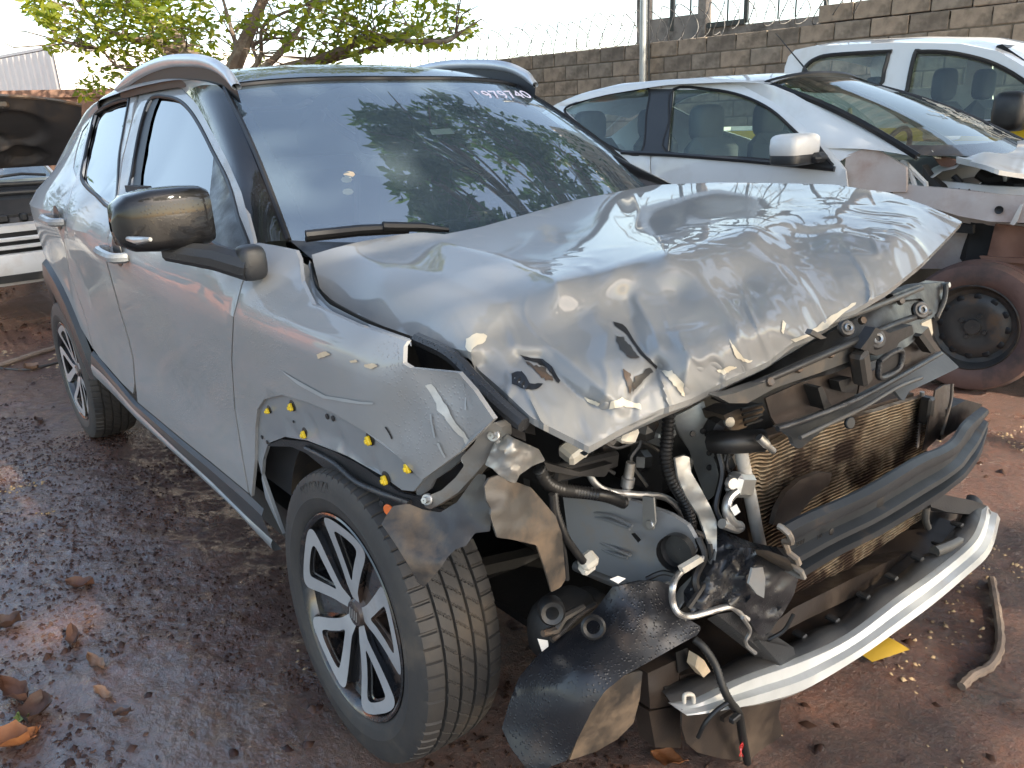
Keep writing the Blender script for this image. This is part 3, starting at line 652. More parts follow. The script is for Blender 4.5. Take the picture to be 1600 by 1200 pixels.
mb = MB(); mb.add(c+v[:, :1]*ex*1.0+v[:, 1:2]*ez+v[:, 2:3]*UP, f); mb.build('marker_number', marker, suv, smooth=False)
mb = MB(); q = [on_glass(a, b, -.006) for a, b in ((672, 200), (704, 198), (711, 206), (676, 208))]; mb.plate(q, UP*.001); mb.build('window_sticker', paper, suv)
# --- bonnet: buckled sheet through surveyed control points
HC = [(487, 398, 'z', 1.03), (520, 388, 'z', 1.04), (560, 378, 'z', 1.045), (627, 366, 'z', 1.052), (695, 366, 'z', 1.055), (800, 341, 'z', 1.06), (900, 312, 'z', 1.068), (1020, 289, 'z', 1.07), (1120, 285, 'z', 1.075), (1200, 286, 'z', 1.078), (1300, 288, 'z', 1.075), (1390, 301, 'z', 1.065), (1450, 322, 'z', 1.045), (1502, 346, 'y', .60),
      (500, 455, 'y', -.745), (560, 492, 'y', -.75), (640, 524, 'y', -.758), (735, 549, 'y', -.765), (745, 575, 'y', -.755), (830, 652, 'x', .50), (920, 698, 'x', .56), (965, 670, 'x', .565), (1080, 623, 'x', .59), (1200, 563, 'x', .61), (1330, 485, 'x', .62), (1440, 412, 'x', .61),
      (600, 440, 'z', 1.005), (690, 380, 'z', 1.045), (800, 407, 'z', 1.026), (870, 440, 'z', 1.015), (740, 494, 'z', .982), (680, 480, 'z', .986), (960, 420, 'z', 1.030), (1040, 396, 'z', 1.043), (1110, 375, 'z', 1.047), (1180, 350, 'z', 1.055), (1300, 325, 'z', 1.056), (950, 345, 'z', 1.048), (1080, 325, 'z', 1.054), (860, 390, 'z', 1.032),
      (800, 500, 'z', .972), (900, 490, 'z', .972), (800, 570, 'z', .928), (880, 600, 'z', .905), (985, 470, 'z', .980), (1000, 560, 'z', .938), (940, 560, 'z', .930), (1060, 460, 'z', .986), (1100, 540, 'z', .946), (1160, 440, 'z', .992), (1240, 380, 'z', 1.022), (1300, 420, 'z', .992), (1200, 500, 'z', .960), (1400, 370, 'z', 1.026), (1330, 345, 'z', 1.044)]
cp = np.array([(q[0]/1000, q[1]/1000) for q in HC]); cz = np.array([float((at(*q)-CAM)@CF) for q in HC])
def tps_fit(c, v, lam=1e-4):
    d = np.linalg.norm(c[:, None]-c[None], axis=2); Km = np.where(d > 0, d*d*np.log(d+1e-12), 0)+lam*np.eye(len(c)); Pm = np.c_[np.ones(len(c)), c]
    A = np.block([[Km, Pm], [Pm.T, np.zeros((3, 3))]]); s = np.linalg.solve(A, np.r_[v, 0, 0, 0])
    def ev(q):
        d = np.linalg.norm(q[:, None]-c[None], axis=2); return np.where(d > 0, d*d*np.log(d+1e-12), 0)@s[:len(c)]+np.c_[np.ones(len(q)), q]@s[len(c):]
    return ev
hev = tps_fit(cp, cz, 1.2e-4)
def segd(q, P):
    P = np.array(P, float)/1000; best = np.full(len(q), 9.); sg = np.zeros(len(q))
    for a, b in zip(P[:-1], P[1:]):
        ab = b-a; t = np.clip(((q-a)@ab)/(ab@ab), 0, 1); d = np.linalg.norm(q-(a+t[:, None]*ab), axis=1); m = d < best
        side_ = np.sign(ab[0]*(q[:, 1]-a[1])-ab[1]*(q[:, 0]-a[0])); best[m] = d[m]; sg[m] = side_[m]
    return best, sg
CREASES = [([(487, 400), (560, 402), (690, 430), (790, 480), (735, 548)], -.010, .022), ([(690, 380), (800, 408), (870, 440)], -.014, .016), ([(990, 290), (1000, 330), (992, 352)], -.012, .008), ([(870, 442), (960, 420), (1040, 397)], -.012, .018), ([(1040, 397), (1090, 430), (1130, 480), (1155, 525)], -.012, .016),
           ([(1040, 397), (1180, 352), (1300, 330), (1330, 312)], -.010, .022), ([(995, 470), (1015, 505), (1030, 540)], -.020, .012), ([(985, 500), (1000, 540), (1028, 576)], .028, .012), ([(1028, 576), (990, 620), (985, 650)], .020, .014), ([(810, 560), (842, 560), (872, 590), (905, 620), (940, 640)], .022, .010), ([(805, 540), (870, 545), (930, 600), (975, 640)], -.014, .012), ([(1380, 310), (1420, 350), (1445, 400)], -.014, .016), ([(1150, 525), (1160, 560), (1190, 580)], -.012, .010), ([(1060, 520), (1075, 560), (1072, 600)], -.013, .009), ([(930, 500), (950, 520), (945, 560)], -.014, .02), ([(1300, 430), (1340, 455)], .012, .02), ([(1390, 302), (1470, 335)], .006, .006), ([(1215, 420), (1260, 470), (1300, 480)], -.008, .014)]
FOLDS = [([(627, 366), (700, 380), (800, 407), (868, 441)], -.012, .07), ([(868, 441), (960, 420), (1040, 397), (1180, 352), (1300, 330)], -.016, .08), ([(868, 441), (800, 470), (742, 494), (735, 548)], -.014, .07), ([(1040, 397), (1100, 450), (1150, 520)], -.010, .06), ([(985, 470), (1030, 545), (1010, 640)], .012, .05)]
def bonnet3(q):
    n = q/1000; t = hev(n)
    for P, amp, wd in CREASES:
        d, _ = segd(n, P); t = t+amp*.95*np.exp(-(np.sqrt(d*d+9e-6)-.003)/wd)
    for P, amp, wd in FOLDS:
        d, _ = segd(n, P); t = t+amp*np.clip(1-np.sqrt(d*d+4e-6)/wd, 0, 1)
    front = np.clip(1-segd(n, [(745, 575), (830, 652), (920, 698), (1080, 623), (1200, 563), (1330, 485), (1440, 412)])[0]/.16, 0, 1)
    # wrinkles radiating out of the front edge, stronger towards it
    ax = n[:, 0]*.55+n[:, 1]*.83; px_ = n[:, 0]*.83-n[:, 1]*.55
    wr = fbm(px_*34+3*fbm(n[:, 0]*9, n[:, 1]*9, 0, 2, 3), ax*11, 0, 3, 77)-.5
    rid = np.abs(fbm(px_*22+2*fbm(n[:, 0]*8, n[:, 1]*8, 0, 2, 8), ax*8, 0, 2, 91)-.5)*2
    t = t+.013*front**1.3*wr-.009*front*(1-sstep(0, .22, rid))*sstep(.72, .80, n[:, 0])
    broad = fbm(n[:, 0]*7, n[:, 1]*9, 0, 2, 15)-.5; t = t+.012*broad*sstep(.42, .5, n[:, 1])*sstep(.8, .9, n[:, 0])
    return np.array([CAM+ray(a, b)*tt for (a, b), tt in zip(q, t)])
hood_out = [(487, 398), (520, 388), (560, 378), (627, 366), (660, 363), (695, 366), (750, 355), (800, 341), (900, 312), (1020, 289), (1120, 285), (1200, 286), (1300, 288), (1390, 301), (1450, 322), (1504, 346), (1480, 372), (1440, 412), (1390, 452), (1330, 487), (1310, 492), (1270, 522), (1240, 534), (1200, 565), (1140, 592), (1080, 623), (1030, 640), (965, 673), (920, 698), (905, 690), (830, 652), (780, 605), (745, 575), (735, 550), (690, 540), (640, 524), (600, 510), (560, 492), (520, 470), (500, 452), (492, 420)]
hood_out = resample(np.array(hood_out+[hood_out[0]]), 260)[:-1]
mb = MB(); skin_panel(mb, hood_out, [], bonnet3, lambda A: np.tile(np.array([-.003, .002, -.012]), (len(A), 1)), 3.6)
bon = mb.build('bonnet', hoodpaint, suv, ang=55)
# bare metal where the paint broke along folds, and the dark open tears
def on_bonnet(P, o=.004):
    Q = bonnet3(np.array(P, float)); d = CAM-Q; return Q+d/np.linalg.norm(d, axis=1)[:, None]*o
def chip(P, mt, name, o=.003, jag=2.0):
    P = np.array(P, float); P = resample(np.vstack([P, P[:1]]), 28)[:-1]; P = P+RNG.normal(0, jag*.35, P.shape)
    mb = MB(); ov, fs, _ = fill2d(P, [], 6.0); mb.add(on_bonnet(ov, o), [tuple(q) for q in fs]); mb.build(name, mt, bon)
chip([(728, 530), (745, 520), (762, 524), (758, 535), (740, 542), (735, 552), (728, 545)], cream, 'paint_chip')
chip([(955, 628), (972, 621), (985, 628), (1000, 630), (1004, 640), (985, 636), (965, 636), (950, 640)], cream, 'paint_chip')
chip([(1030, 577), (1050, 580), (1068, 600), (1070, 622), (1060, 610), (1045, 592)], cream, 'paint_chip', jag=3)
chip([(1236, 531), (1262, 522), (1290, 498), (1312, 486), (1332, 472), (1342, 472), (1320, 488), (1296, 510), (1262, 528), (1240, 536)], cream, 'paint_chip')
chip([(1120, 579), (1140, 572), (1152, 574), (1130, 586)], cream, 'paint_chip'); chip([(1140, 530), (1150, 545), (1162, 560), (1178, 564), (1170, 568), (1150, 560)], cream, 'paint_chip')
chip([(1223, 500), (1228, 505), (1224, 522), (1221, 518)], cream, 'paint_chip', jag=1); chip([(912, 620), (930, 627), (938, 631), (934, 635), (918, 628)], cream, 'paint_chip', jag=1)
chip([(798, 583), (815, 578), (828, 598), (850, 600), (838, 608), (815, 608), (800, 598)], seal, 'tear', jag=2.5); chip([(812, 554), (830, 560), (846, 560), (860, 570), (876, 596), (872, 600), (855, 575), (838, 566), (820, 562)], seal, 'tear', jag=1)
chip([(822, 566), (850, 575), (866, 595), (850, 592), (835, 578)], dark_metal, 'tear', jag=3)
chip([(958, 502), (975, 507), (1003, 549), (1029, 574), (1026, 577), (1000, 553), (978, 520), (962, 510)], seal, 'tear', jag=1)
chip([(962, 524), (975, 530), (1000, 558), (985, 560), (968, 545)], dark_metal, 'scuff', jag=4); chip([(972, 575), (984, 582), (988, 600), (986, 618), (980, 598)], dark_metal, 'scuff', jag=3); chip([(990, 590), (1015, 575), (1020, 580), (1000, 600), (988, 616)], dark_metal, 'scuff', jag=3)
# rolled back edge of the bonnet: inner frame seen below the front edge
ed = [(920, 698), (965, 673), (1080, 623), (1200, 565), (1330, 487), (1440, 412)]; E1 = on_bonnet(ed, -.006); E2 = E1+np.array([-.05, .03, -.035])
mb = MB(); mb.grid(ruled(E1, E2, 3, 40, .01, (.5, 0, -.8))); mb.build('bonnet_frame', primer, suv)
# ------------------------------------------------------------------ wheels of the SUV (local frame: outer face looks along -y)
pt2 = None
def raw(mb, name, mt, parent=None, smooth=True, ang=35):
    o = mb.build(name, mt, None, smooth, ang)
    if parent is not None: o.parent = parent
    return o
RT = .318
def make_tyre():
    mb = MB(); n = 720; t = np.arange(n)*2*math.pi/n
    grooves = [-.058, -.021, .018, .055]
    ws_ = sorted(set([round(q, 4) for g in grooves for q in (g-.0042, g-.003, g+.003, g+.0042)]+[round(q, 4) for q in np.linspace(-.098, .098, 84)]))
    G = []
    for wv in ws_:
        r = RT-.010*(abs(wv)/.098)**4*np.ones(n)
        if any(abs(wv-g) < .0035 for g in grooves): r = r-.008
        else:
            if abs(wv) > .060: ph = (t*72/(2*math.pi)) % 1; r = r-.0045*((ph < .10))
            else:
                k = 60; ph = (t*k/(2*math.pi)+wv*24) % 1; r = r-.0035*((ph < .085))
        G.append(np.stack([r*np.cos(t), np.full(n, wv), r*np.sin(t)], 1))
    for s in (1, -1):
        pass
    side_o = [(.302, .1005), (.294, .104), (.280, .1075), (.262, .109), (.258, .1102), (.254, .109), (.240, .106), (.228, .099), (.223, .093)]
    G = [np.stack([r*np.cos(t), np.full(n, -w_), r*np.sin(t)], 1) for r, w_ in side_o[::-1]]+G+[np.stack([r*np.cos(t), np.full(n, w_), r*np.sin(t)], 1) for r, w_ in side_o]
    mb.grid(np.array(G), close_v=True)
    v, f = text_mesh('POTENZA', .034, .0008)
    ang0 = R(112); rr = .281
    th = ang0-v[:, 0]/rr; rad = rr+v[:, 1]
    mb.add(np.stack([rad*np.cos(th), -.1065-v[:, 2]-(rad < .28)*.001, rad*np.sin(th)], 1), f)
    return raw(mb, 'tyre', rubber, ang=30)
def make_wheel():
    mb = MB()  # barrel with lip
    mb.lathe([(.2235, .094), (.2245, .100), (.221, .1025), (.215, .0985), (.209, .088), (.204, .06), (.198, .0), (.200, -.09), (.222, -.095)], (0, 0, 0), (0, -1, 0), 72)
    wheel = raw(mb, 'wheel', rim_black)
    tyre = make_tyre(); tyre.parent = wheel
    def pt(r, tau, th, wv): return (r*math.cos(th)-tau*math.sin(th), -wv, r*math.sin(th)+tau*math.cos(th))
    outer = spline([(.030, .015), (.07, .028), (.12, .054), (.160, .076), (.183, .086), (.198, .077), (.2055, .044), (.207, 0), (.2055, -.044), (.198, -.077), (.183, -.088), (.160, -.078), (.12, -.052), (.07, -.026), (.030, -.015)], 4)
    inner = spline([(.080, 0), (.105, .014), (.14, .031), (.165, .042), (.176, .044), (.182, .032), (.184, 0), (.182, -.034), (.174, -.048), (.160, -.044), (.14, -.031), (.105, -.012)], 4, True)
    def fw(r): return .078+.020*np.clip(r/.2, 0, 1)**2-.012*np.clip(1-r/.06, 0, 1)
    ov, fs, bnd = fill2d(outer, [inner], .014)
    for k in range(5):
        th = R(90+72*k)
        P = np.array([pt(a, b, th, fw(a)) for a, b in ov]); m1 = MB()
        m1.add(P, [tuple(q) for q in fs])
        raw(m1, 'spoke', machined, wheel, ang=None)
        m2 = MB(); vv = []; ff = []
        for i, (a, b) in enumerate(bnd):
            p_, q_ = ov[a], ov[b]
            vv += [pt(p_[0], p_[1], th, fw(p_[0])-.0003), pt(q_[0], q_[1], th, fw(q_[0])-.0003), pt(q_[0]*1.0, q_[1]*.9, th, fw(q_[0])-.045), pt(p_[0], p_[1]*.9, th, fw(p_[0])-.045)]; ff.append((4*i, 4*i+1, 4*i+2, 4*i+3))
        m2.add(vv, ff)
        # thin machined inner line inside the window
        lp = [pt(a*.985+.002, b*.86, th, fw(a)-.012) for a, b in inner]; m2.tube(lp+[lp[0]], .0035, 5, cap=False)
        raw(m2, 'spoke_flank', rim_black, wheel, ang=40)
        m3 = MB(); th2 = th+R(36); prof = [(.035, .012), (.09, .018), (.15, .034), (.212, .062), (.212, -.062), (.15, -.034), (.09, -.018), (.035, -.012)]
        m3.plate([pt(a, b, th2, .060+.015*a/.2) for a, b in prof], (0, .012, 0)); raw(m3, 'spoke_web', rim_black, wheel, ang=40)
    m = MB(); m.lathe([(.0001, .083), (.020, .083), (.027, .080), (.031, .070), (.045, .060)], (0, 0, 0), (0, -1, 0), 28); raw(m, 'hub_cap', rim_black, wheel)
    m = MB()
    for i in range(4): m.plate([(-.016+i*.0095+a, -.0836, b) for a, b in ((0, -.012), (.005, -.012), (.0085, .012), (.0035, .012))], (0, -.0006, 0))
    raw(m, 'hub_emblem', alu, wheel, smooth=False)
    m = MB(); m.lathe([(.05, .035), (.135, .035), (.137, .030), (.137, .015), (.05, .012)], (0, 0, 0), (0, -1, 0), 48); m.lathe([(.001, .05), (.06, .05), (.06, .02)], (0, 0, 0), (0, -1, 0), 24); raw(m, 'brake_disc', dark_metal, wheel)
    m = MB(); m.bbox((-.10, -.02, .06), (.08, .06, .12), .015); raw(m, 'brake_caliper', dark_metal, wheel)
    return wheel
def clone(o, parent=None):
    c = o.copy(); COL.objects.link(c)
    if parent is not None: c.parent = parent
    for ch in list(o.children): clone(ch, c)
    return c
w0 = make_wheel(); w0.parent = suv
def setw(o, x, y, rz, cam_=0, ry=0):
    o.location = (x-ROOT[suv][0], y, RT-.002); o.rotation_euler = (cam_, ry, rz)
w0.scale = (1, .86, 1)
setw(w0, -.012, -.786, R(-1.0), R(-3.5))
w1 = clone(w0, suv); setw(w1, -2.532, -.779, 0, 0, R(-20))
w2 = clone(w0, suv); setw(w2, -2.532, .765, math.pi, 0, R(31)); w3 = clone(w0, suv); setw(w3, 0, .77, math.pi, 0, R(50))

# ------------------------------------------------------------------ torn open front of the SUV
def PL(name, mt, pts, ax='x', val=.5, off=(-.012, 0, 0), parent=suv, seg=0, smooth=True, jag=0):
    if len(pts[0]) == 2: P = L(pts, ax, val)
    else: P = [at(a, b, ax, c) for a, b, c in pts]
    P = np.array(P)
    if jag: P = P+RNG.normal(0, jag, P.shape)
    mb = MB(); mb.plate(P, off); return mb.build(name, mt, parent, smooth, 30)
def TB(name, mt, pts, r, ax='x', val=.5, n=9, parent=suv, k=6, corr=0):
    P = np.array([at(q[0], q[1], ax, q[2] if len(q) > 2 else val) for q in pts]); P = spline(P, k)
    if corr:
        P = resample(P, max(30, int(np.linalg.norm(np.diff(P, axis=0), axis=1).sum()/corr*2)))
        rr = np.where(np.arange(len(P)) % 2, r, r*.80)
    else: rr = r
    mb = MB(); mb.tube(P, rr, n); return mb.build(name, mt, parent, True, 60 if corr else 40)
def SHEET(name, mt, ctrl, out, res=9, th=(-.004, 0, 0), parent=suv, wob=0, ws_=30, lam=1e-5, ang=50):
    """curved sheet: ctrl = (px,py,axis,value) knots, out = outline in the same survey coordinates"""
    c = np.array([(q[0]/1000, q[1]/1000) for q in ctrl]); d = np.array([float((at(*q)-CAM)@CF) for q in ctrl]); ev = tps_fit(c, d, lam)
    def S3(q):
        t = ev(q/1000)
        if wob: t = t+wob*(fbm(q[:, 0]/ws_, q[:, 1]/ws_, 0, 3, 9)-.5)
        return np.array([CAM+ray(a, b)*tt for (a, b), tt in zip(q, t)])
    o = np.array(out, float); o = resample(np.vstack([o, o[:1]]), max(40, int(len(o)*6)))[:-1]
    mb = MB(); skin_panel(mb, o, [], S3, np.array(th), res); return mb.build(name, mt, parent, True, ang), S3
def on_sheet(S3, name, mt, P, o=.003, parent=suv):
    Q = S3(np.array(P, float)); d = CAM-Q; Q = Q+d/np.linalg.norm(d, axis=1)[:, None]*o; mb = MB(); mb.plate(Q, (.001, 0, 0)); return mb.build(name, mt, parent, False)
# engine and the dark depth behind
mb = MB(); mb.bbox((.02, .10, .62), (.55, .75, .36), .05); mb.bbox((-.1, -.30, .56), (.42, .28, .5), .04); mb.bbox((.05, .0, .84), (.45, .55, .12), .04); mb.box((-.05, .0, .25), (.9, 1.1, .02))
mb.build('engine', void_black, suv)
mb = MB(); mb.lathe([(.001, .0), (.02, .012), (.06, .012), (.066, 0), (.066, -.03)], at(900, 690, 'x', .16), (1, -.3, .1), 28); mb.lathe([(.05, .012), (.055, .018), (.06, .012)], at(900, 690, 'x', .165), (1, -.3, .1), 28); mb.build('pulley', dark_metal, suv)
for s in (-1, 1):
    mb = MB(); mb.bbox((.0, s*.39, .50), (.80, .08, .15), .02); mb.build('frame_rail', void_black, suv)
    mb = MB(); mb.tube([(-.02, s*.60, .35), (-.04, s*.57, .70), (-.06, s*.55, .95)], [.04, .06, .07], 12); mb.tube([(-.02, s*.62, .3), (.0, s*.3, .24)], .03, 8); mb.build('suspension_strut', void_black, suv)
for s in (-1, 1):
    mb = MB(); mb.plate([(-.55, s*.56, .55), (.32, s*.56, .62), (.32, s*.56, .88), (-.55, s*.56, 1.0)], (0, .02, 0)); mb.build('inner_wing', void_black, suv)
# grey apron panel with pressed ribs
ap = [(878, 764), (905, 766), (990, 783), (1048, 804), (1075, 822), (1090, 850), (1075, 885), (1050, 908), (1010, 916), (965, 905), (905, 882), (888, 840)]
SHEET('apron_panel', primer, [(880, 765, 'y', -.50), (990, 783, 'y', -.46), (1090, 850, 'y', -.43), (1050, 908, 'y', -.45), (905, 882, 'y', -.50), (960, 840, 'y', -.475)], ap, 10, (0, .01, 0))
for P in ([(905, 797), (950, 805), (988, 822)], [(903, 802), (948, 812), (984, 826)], [(918, 838), (955, 855), (985, 868)], [(915, 845), (950, 862), (980, 872)]): TB('pressed_rib', primer, P, .0035, 'y', -.481)
TB('apron_flange', steel, [(900, 884), (960, 908), (1010, 922), (1045, 918)], .012, 'y', -.47)
PL('apron_bracket', steel, [(1004, 775), (1021, 778), (1024, 815), (1020, 828), (1010, 829), (1004, 822)], 'y', -.475, (0, .004, 0))
mb = MB(); mb.disc(at(1014, 820, 'y', -.479), (0, -1, .1), .009, .005, 8); mb.build('bolt', alu, suv)
PL('apron_slot', seal, [(986, 834), (991, 833), (1001, 844), (997, 848)], 'y', -.478, (0, .002, 0))
mb = MB(); mb.lathe([(.001, 0), (.028, .0), (.034, .008), (.034, .03)], at(1062, 858, 'y', -.45), (.3, -1, .2), 20); mb.build('grommet', black_plastic, suv)
# metal and rubber lines
TB('coolant_pipe', alu, [(893, 700, .36), (905, 705, .36), (917, 725, .37), (924, 747, .38), (938, 762, .39), (960, 769, .40), (1000, 773, .42), (1030, 775, .43), (1048, 783, .44), (1064, 800, .45), (1080, 826, .46), (1098, 838, .46)], .0068, 'x')
TB('steel_line', alu, [(1098, 872, .56), (1075, 885, .56), (1058, 900, .56), (1051, 918, .57), (1051, 940, .57), (1060, 958, .58), (1078, 963, .585), (1110, 955, .6), (1138, 948, .61), (1150, 952, .61), (1168, 968, .62)], .0062, 'x')
PL('line_tag', white_pl, [(1066, 888), (1096, 870), (1100, 877), (1070, 896)], 'x', .575, (-.01, 0, 0))
TB('wiring_loom', black_plastic, [(1046, 640, .44), (1043, 680, .44), (1040, 715, .44), (1050, 750, .45), (1068, 780, .46), (1078, 808, .465), (1078, 830, .465), (1066, 852, .46)], .0135, 'x', corr=.008)
TB('wiring_loom', black_plastic, [(842, 732, .40), (855, 755, .40), (880, 766, .40), (915, 770, .40), (950, 776, .41), (976, 786, .41)], .0125, 'x', corr=.008)
TB('wiring_loom', black_plastic, [(866, 770, .41), (870, 800, .42), (884, 838, .43), (898, 860, .43), (912, 878, .43)], .0075, 'x', corr=.006)
TB('wiring_loom', black_plastic, [(862, 772, .42), (868, 820, .42), (880, 860, .42), (885, 905, .42)], .006, 'x')
mb = MB()
for k in range(5): mb.tube([at(1066+k*2, 855, 'x', .455+.002*k), at(1068+k*1.5, 844, 'x', .46), at(1067, 838+k, 'x', .462)], .0014, 5)
mb.build('bare_wires', orange, suv)
a_ = R(-30)
def block(name, mt, c, size, rx=0, ry=0, rz=0, bev=.006, parent=suv):
    from mathutils import Euler
    m3 = np.array(Euler((rx, ry, rz)).to_matrix()); mb = MB(); mb.bbox(c, size, bev, m3); return mb.build(name, mt, parent)
block('wire_connector', white_pl, at(919, 876, 'x', .43), (.03, .034, .022), R(25), R(30), 0); block('wire_connector', white_pl, at(917, 886, 'x', .43), (.025, .03, .012), R(25), R(30), 0)
block('sensor', white_pl, at(896, 704, 'x', .37), (.04, .045, .03), R(20), R(20), 0); block('sensor', white_pl, at(978, 677, 'x', .48), (.03, .04, .03), R(-20), R(10), 0)
block('sensor', steel, at(1030, 675, 'x', .40), (.05, .045, .04), R(30), 0, 0); block('relay', grey_plastic, at(1066, 732, 'x', .45), (.03, .032, .05), 0, R(10), 0)
block('headlamp_bracket', black_plastic, at(915, 728, 'x', .37), (.02, .17, .035), R(-8), 0, 0)
PL('headlamp_bracket', black_plastic, [(850, 722), (905, 738), (957, 724), (948, 742), (944, 745), (900, 744), (856, 736)], 'x', .40, (-.03, 0, 0))
mb = MB(); c = at(982, 745, 'x', .40); mb.lathe([(.001, .03), (.009, .03), (.010, .0), (.013, -.002), (.013, -.02), (.008, -.022), (.008, -.035), (.012, -.036), (.012, -.05)], c, (.1, .1, 1), 14); mb.build('filler_valve', alu, suv)
mb = MB(); mb.disc(at(985, 729, 'x', .40), (.1, .1, 1), .007, .012, 10); mb.build('valve_cap', lamp_red, suv)
# torn upright sheet metal beside the radiator
SHEET('torn_upright', steel, [(1052, 655, 'x', .40), (1100, 628, 'x', .44), (1112, 680, 'x', .47), (1124, 750, 'x', .50), (1105, 782, 'x', .47), (1085, 720, 'x', .43)], [(1050, 652), (1076, 640), (1100, 626), (1106, 650), (1110, 678), (1116, 710), (1125, 750), (1120, 770), (1106, 783), (1096, 755), (1085, 725), (1080, 706), (1064, 682)], 9, wob=.01)
for a, b in ((1083, 678), (1099, 674), (1109, 708), (1109, 731)):
    mb = MB(); mb.disc(at(a, b, 'x', .475), (1, -.4, .2), .006, .003, 10); mb.build('bolt_hole', seal, suv)
SHEET('torn_strut', steel, [(1056, 718, 'x', .50), (1080, 715, 'x', .51), (1105, 790, 'x', .54), (1120, 815, 'x', .55), (1118, 870, 'x', .56), (1095, 812, 'x', .53)], [(1055, 716), (1068, 712), (1077, 714), (1080, 738), (1096, 765), (1112, 795), (1120, 815), (1120, 870), (1112, 868), (1102, 835), (1092, 806), (1072, 775), (1060, 748)], 7, wob=.014, ws_=14)
SHEET('torn_strut', steel, [(1070, 940, 'x', .55), (1120, 865, 'x', .57), (1100, 905, 'x', .57)], [(1120, 862), (1116, 885), (1095, 908), (1076, 930), (1060, 955), (1054, 940), (1064, 920), (1085, 900), (1105, 875)], 6, wob=.014, ws_=12)
tank_m = mat('cast_tank', (.50, .49, .46), .5, .2, c2=(.40, .38, .34), nscale=20, dirt=(.25, .19, .13), dscale=10, dlev=(.55, .8))
# condenser and radiator: header tubes, many thin flat tubes, the left third crumpled
TL, TR, BR, BL = at(1158, 702, 'x', .515), at(1440, 617, 'x', .53), at(1450, 800, 'x', .53), at(1204, 968, 'x', .52)
nf = 50; mb = MB(); mc_ = MB()
for k in range(nf):
    v_ = (k+.5)/nf; A = TL+(BL-TL)*v_; B = TR+(BR-TR)*v_; m = 46; P = []
    for i in range(m):
        s_ = i/(m-1); q = A+(B-A)*s_; amp = max(0, 1-s_/.42)**.8*(1 if v_ < .72 else .3)
        nz_ = float(vnoise(np.array([s_*14]), np.array([v_*5]), 0, 3)[0])-.5; n2_ = float(vnoise(np.array([s_*38]), np.array([v_*13]), 0, 5)[0])-.5; q = q+np.array([.016*amp*nz_+.004*n2_, 0, .030*amp*nz_+.014*amp*n2_]); P.append(q)
    P = np.array(P); hh = .0026*(1+.0*P[:, :1])
    up = np.array([0, 0, 1.0]); fr_ = np.array([.008, 0, 0])
    mb.grid(np.array([P-up*.0017-fr_, P-up*.0017+fr_, P+up*.0017+fr_, P+up*.0017-fr_]), close_u=True)
o = mb.build('condenser_tubes', fin_metal, suv, ang=40, kind='stuff')
mb = MB(); mb.plate([TL+[-.02, 0, 0], TR+[-.02, 0, 0], BR+[-.02, 0, 0], BL+[-.02, 0, 0]], (-.03, 0, 0)); mb.build('radiator_core', fin_dark, suv, smooth=False)
TB('header_tank', tank_m, [(1156, 698, .545), (1169, 760, .545), (1183, 830, .545), (1191, 866, .545)], .013, 'x', n=10); TB('header_tank', alu, [(1441, 612, .535), (1436, 660, .535), (1432, 698, .535)], .006, 'x')
# aluminium elbow with its block and ticket
block('pipe_block', alu, at(1157, 757, 'x', .55), (.035, .06, .045), R(-20), 0, 0, .008); TB('cooler_pipe', alu, [(1150, 768, .56), (1138, 780, .56), (1136, 800, .565), (1146, 818, .57), (1156, 822, .57), (1150, 826, .57), (1128, 818, .565)], .0095, 'x'); PL('pipe_ticket', paper, [(1141, 794), (1151, 788), (1157, 800), (1148, 806)], 'x', .585, (-.001, 0, 0))
mb = MB(); mb.disc(at(1146, 756, 'x', .575), (1, -.4, .2), .012, .01, 12); mb.build('bolt', alu, suv)
TB('intake_hose', black_plastic, [(1113, 690, .50), (1135, 691, .53), (1160, 690, .55), (1192, 688, .57)], .022, 'x'); TB('hose_pin', alu, [(1186, 683, .59), (1200, 697, .60), (1210, 706, .60)], [.008]*6+[.006]*6+[.003], 'x')
# broken pieces of the air duct
PL('duct_bracket', dusty_plastic, [(1131, 649), (1150, 640), (1190, 632), (1195, 640), (1188, 650), (1165, 668), (1140, 676)], 'x', .50, (-.05, 0, 0)); mb = MB(); mb.disc(at(1141, 660, 'x', .505), (1, -.4, .2), .012, .01, 12); mb.build('bolt', alu, suv)
for k in range(4):
    TB('duct_rib', black_plastic, [(1158+k*2, 640+k*8, .512), (1190, 632+k*8, .512)], .003, 'x')
PL('shroud_shard', brown_plastic, [(1208, 820), (1214, 796), (1228, 770), (1250, 750), (1280, 738), (1300, 740), (1296, 756), (1270, 778), (1252, 800), (1240, 818)], 'x', .575, (-.01, .0, 0))
# upper cross member and slam panel
SHEET('slam_panel', black_plastic, [(1130, 612, 'x', .55), (1240, 560, 'x', .58), (1400, 470, 'x', .58), (1475, 445, 'x', .52), (1450, 510, 'x', .60), (1330, 575, 'x', .64), (1200, 610, 'x', .62)], [(1125, 618), (1160, 596), (1200, 575), (1240, 552), (1310, 512), (1370, 480), (1420, 450), (1446, 438), (1476, 440), (1480, 452), (1470, 482), (1456, 496), (1450, 512), (1420, 540), (1380, 560), (1340, 568), (1300, 584), (1200, 606), (1150, 628)], 9, (-.02, 0, -.01), wob=.016, ws_=26)
TB('panel_fold', black_plastic, [(1140, 616, .60), (1200, 592, .63), (1270, 562, .645), (1330, 536, .645), (1400, 506, .64), (1452, 488, .62)], .007, 'x'); TB('panel_fold', grey_plastic, [(1260, 520, .60), (1310, 500, .61), (1370, 478, .61), (1440, 450, .58)], .006, 'x')
PL('panel_lip', grey_plastic, [(1122, 620), (1150, 614), (1210, 592), (1280, 560), (1336, 540), (1340, 560), (1282, 582), (1212, 606), (1168, 630), (1140, 630)], 'x', .635, (-.02, 0, 0))
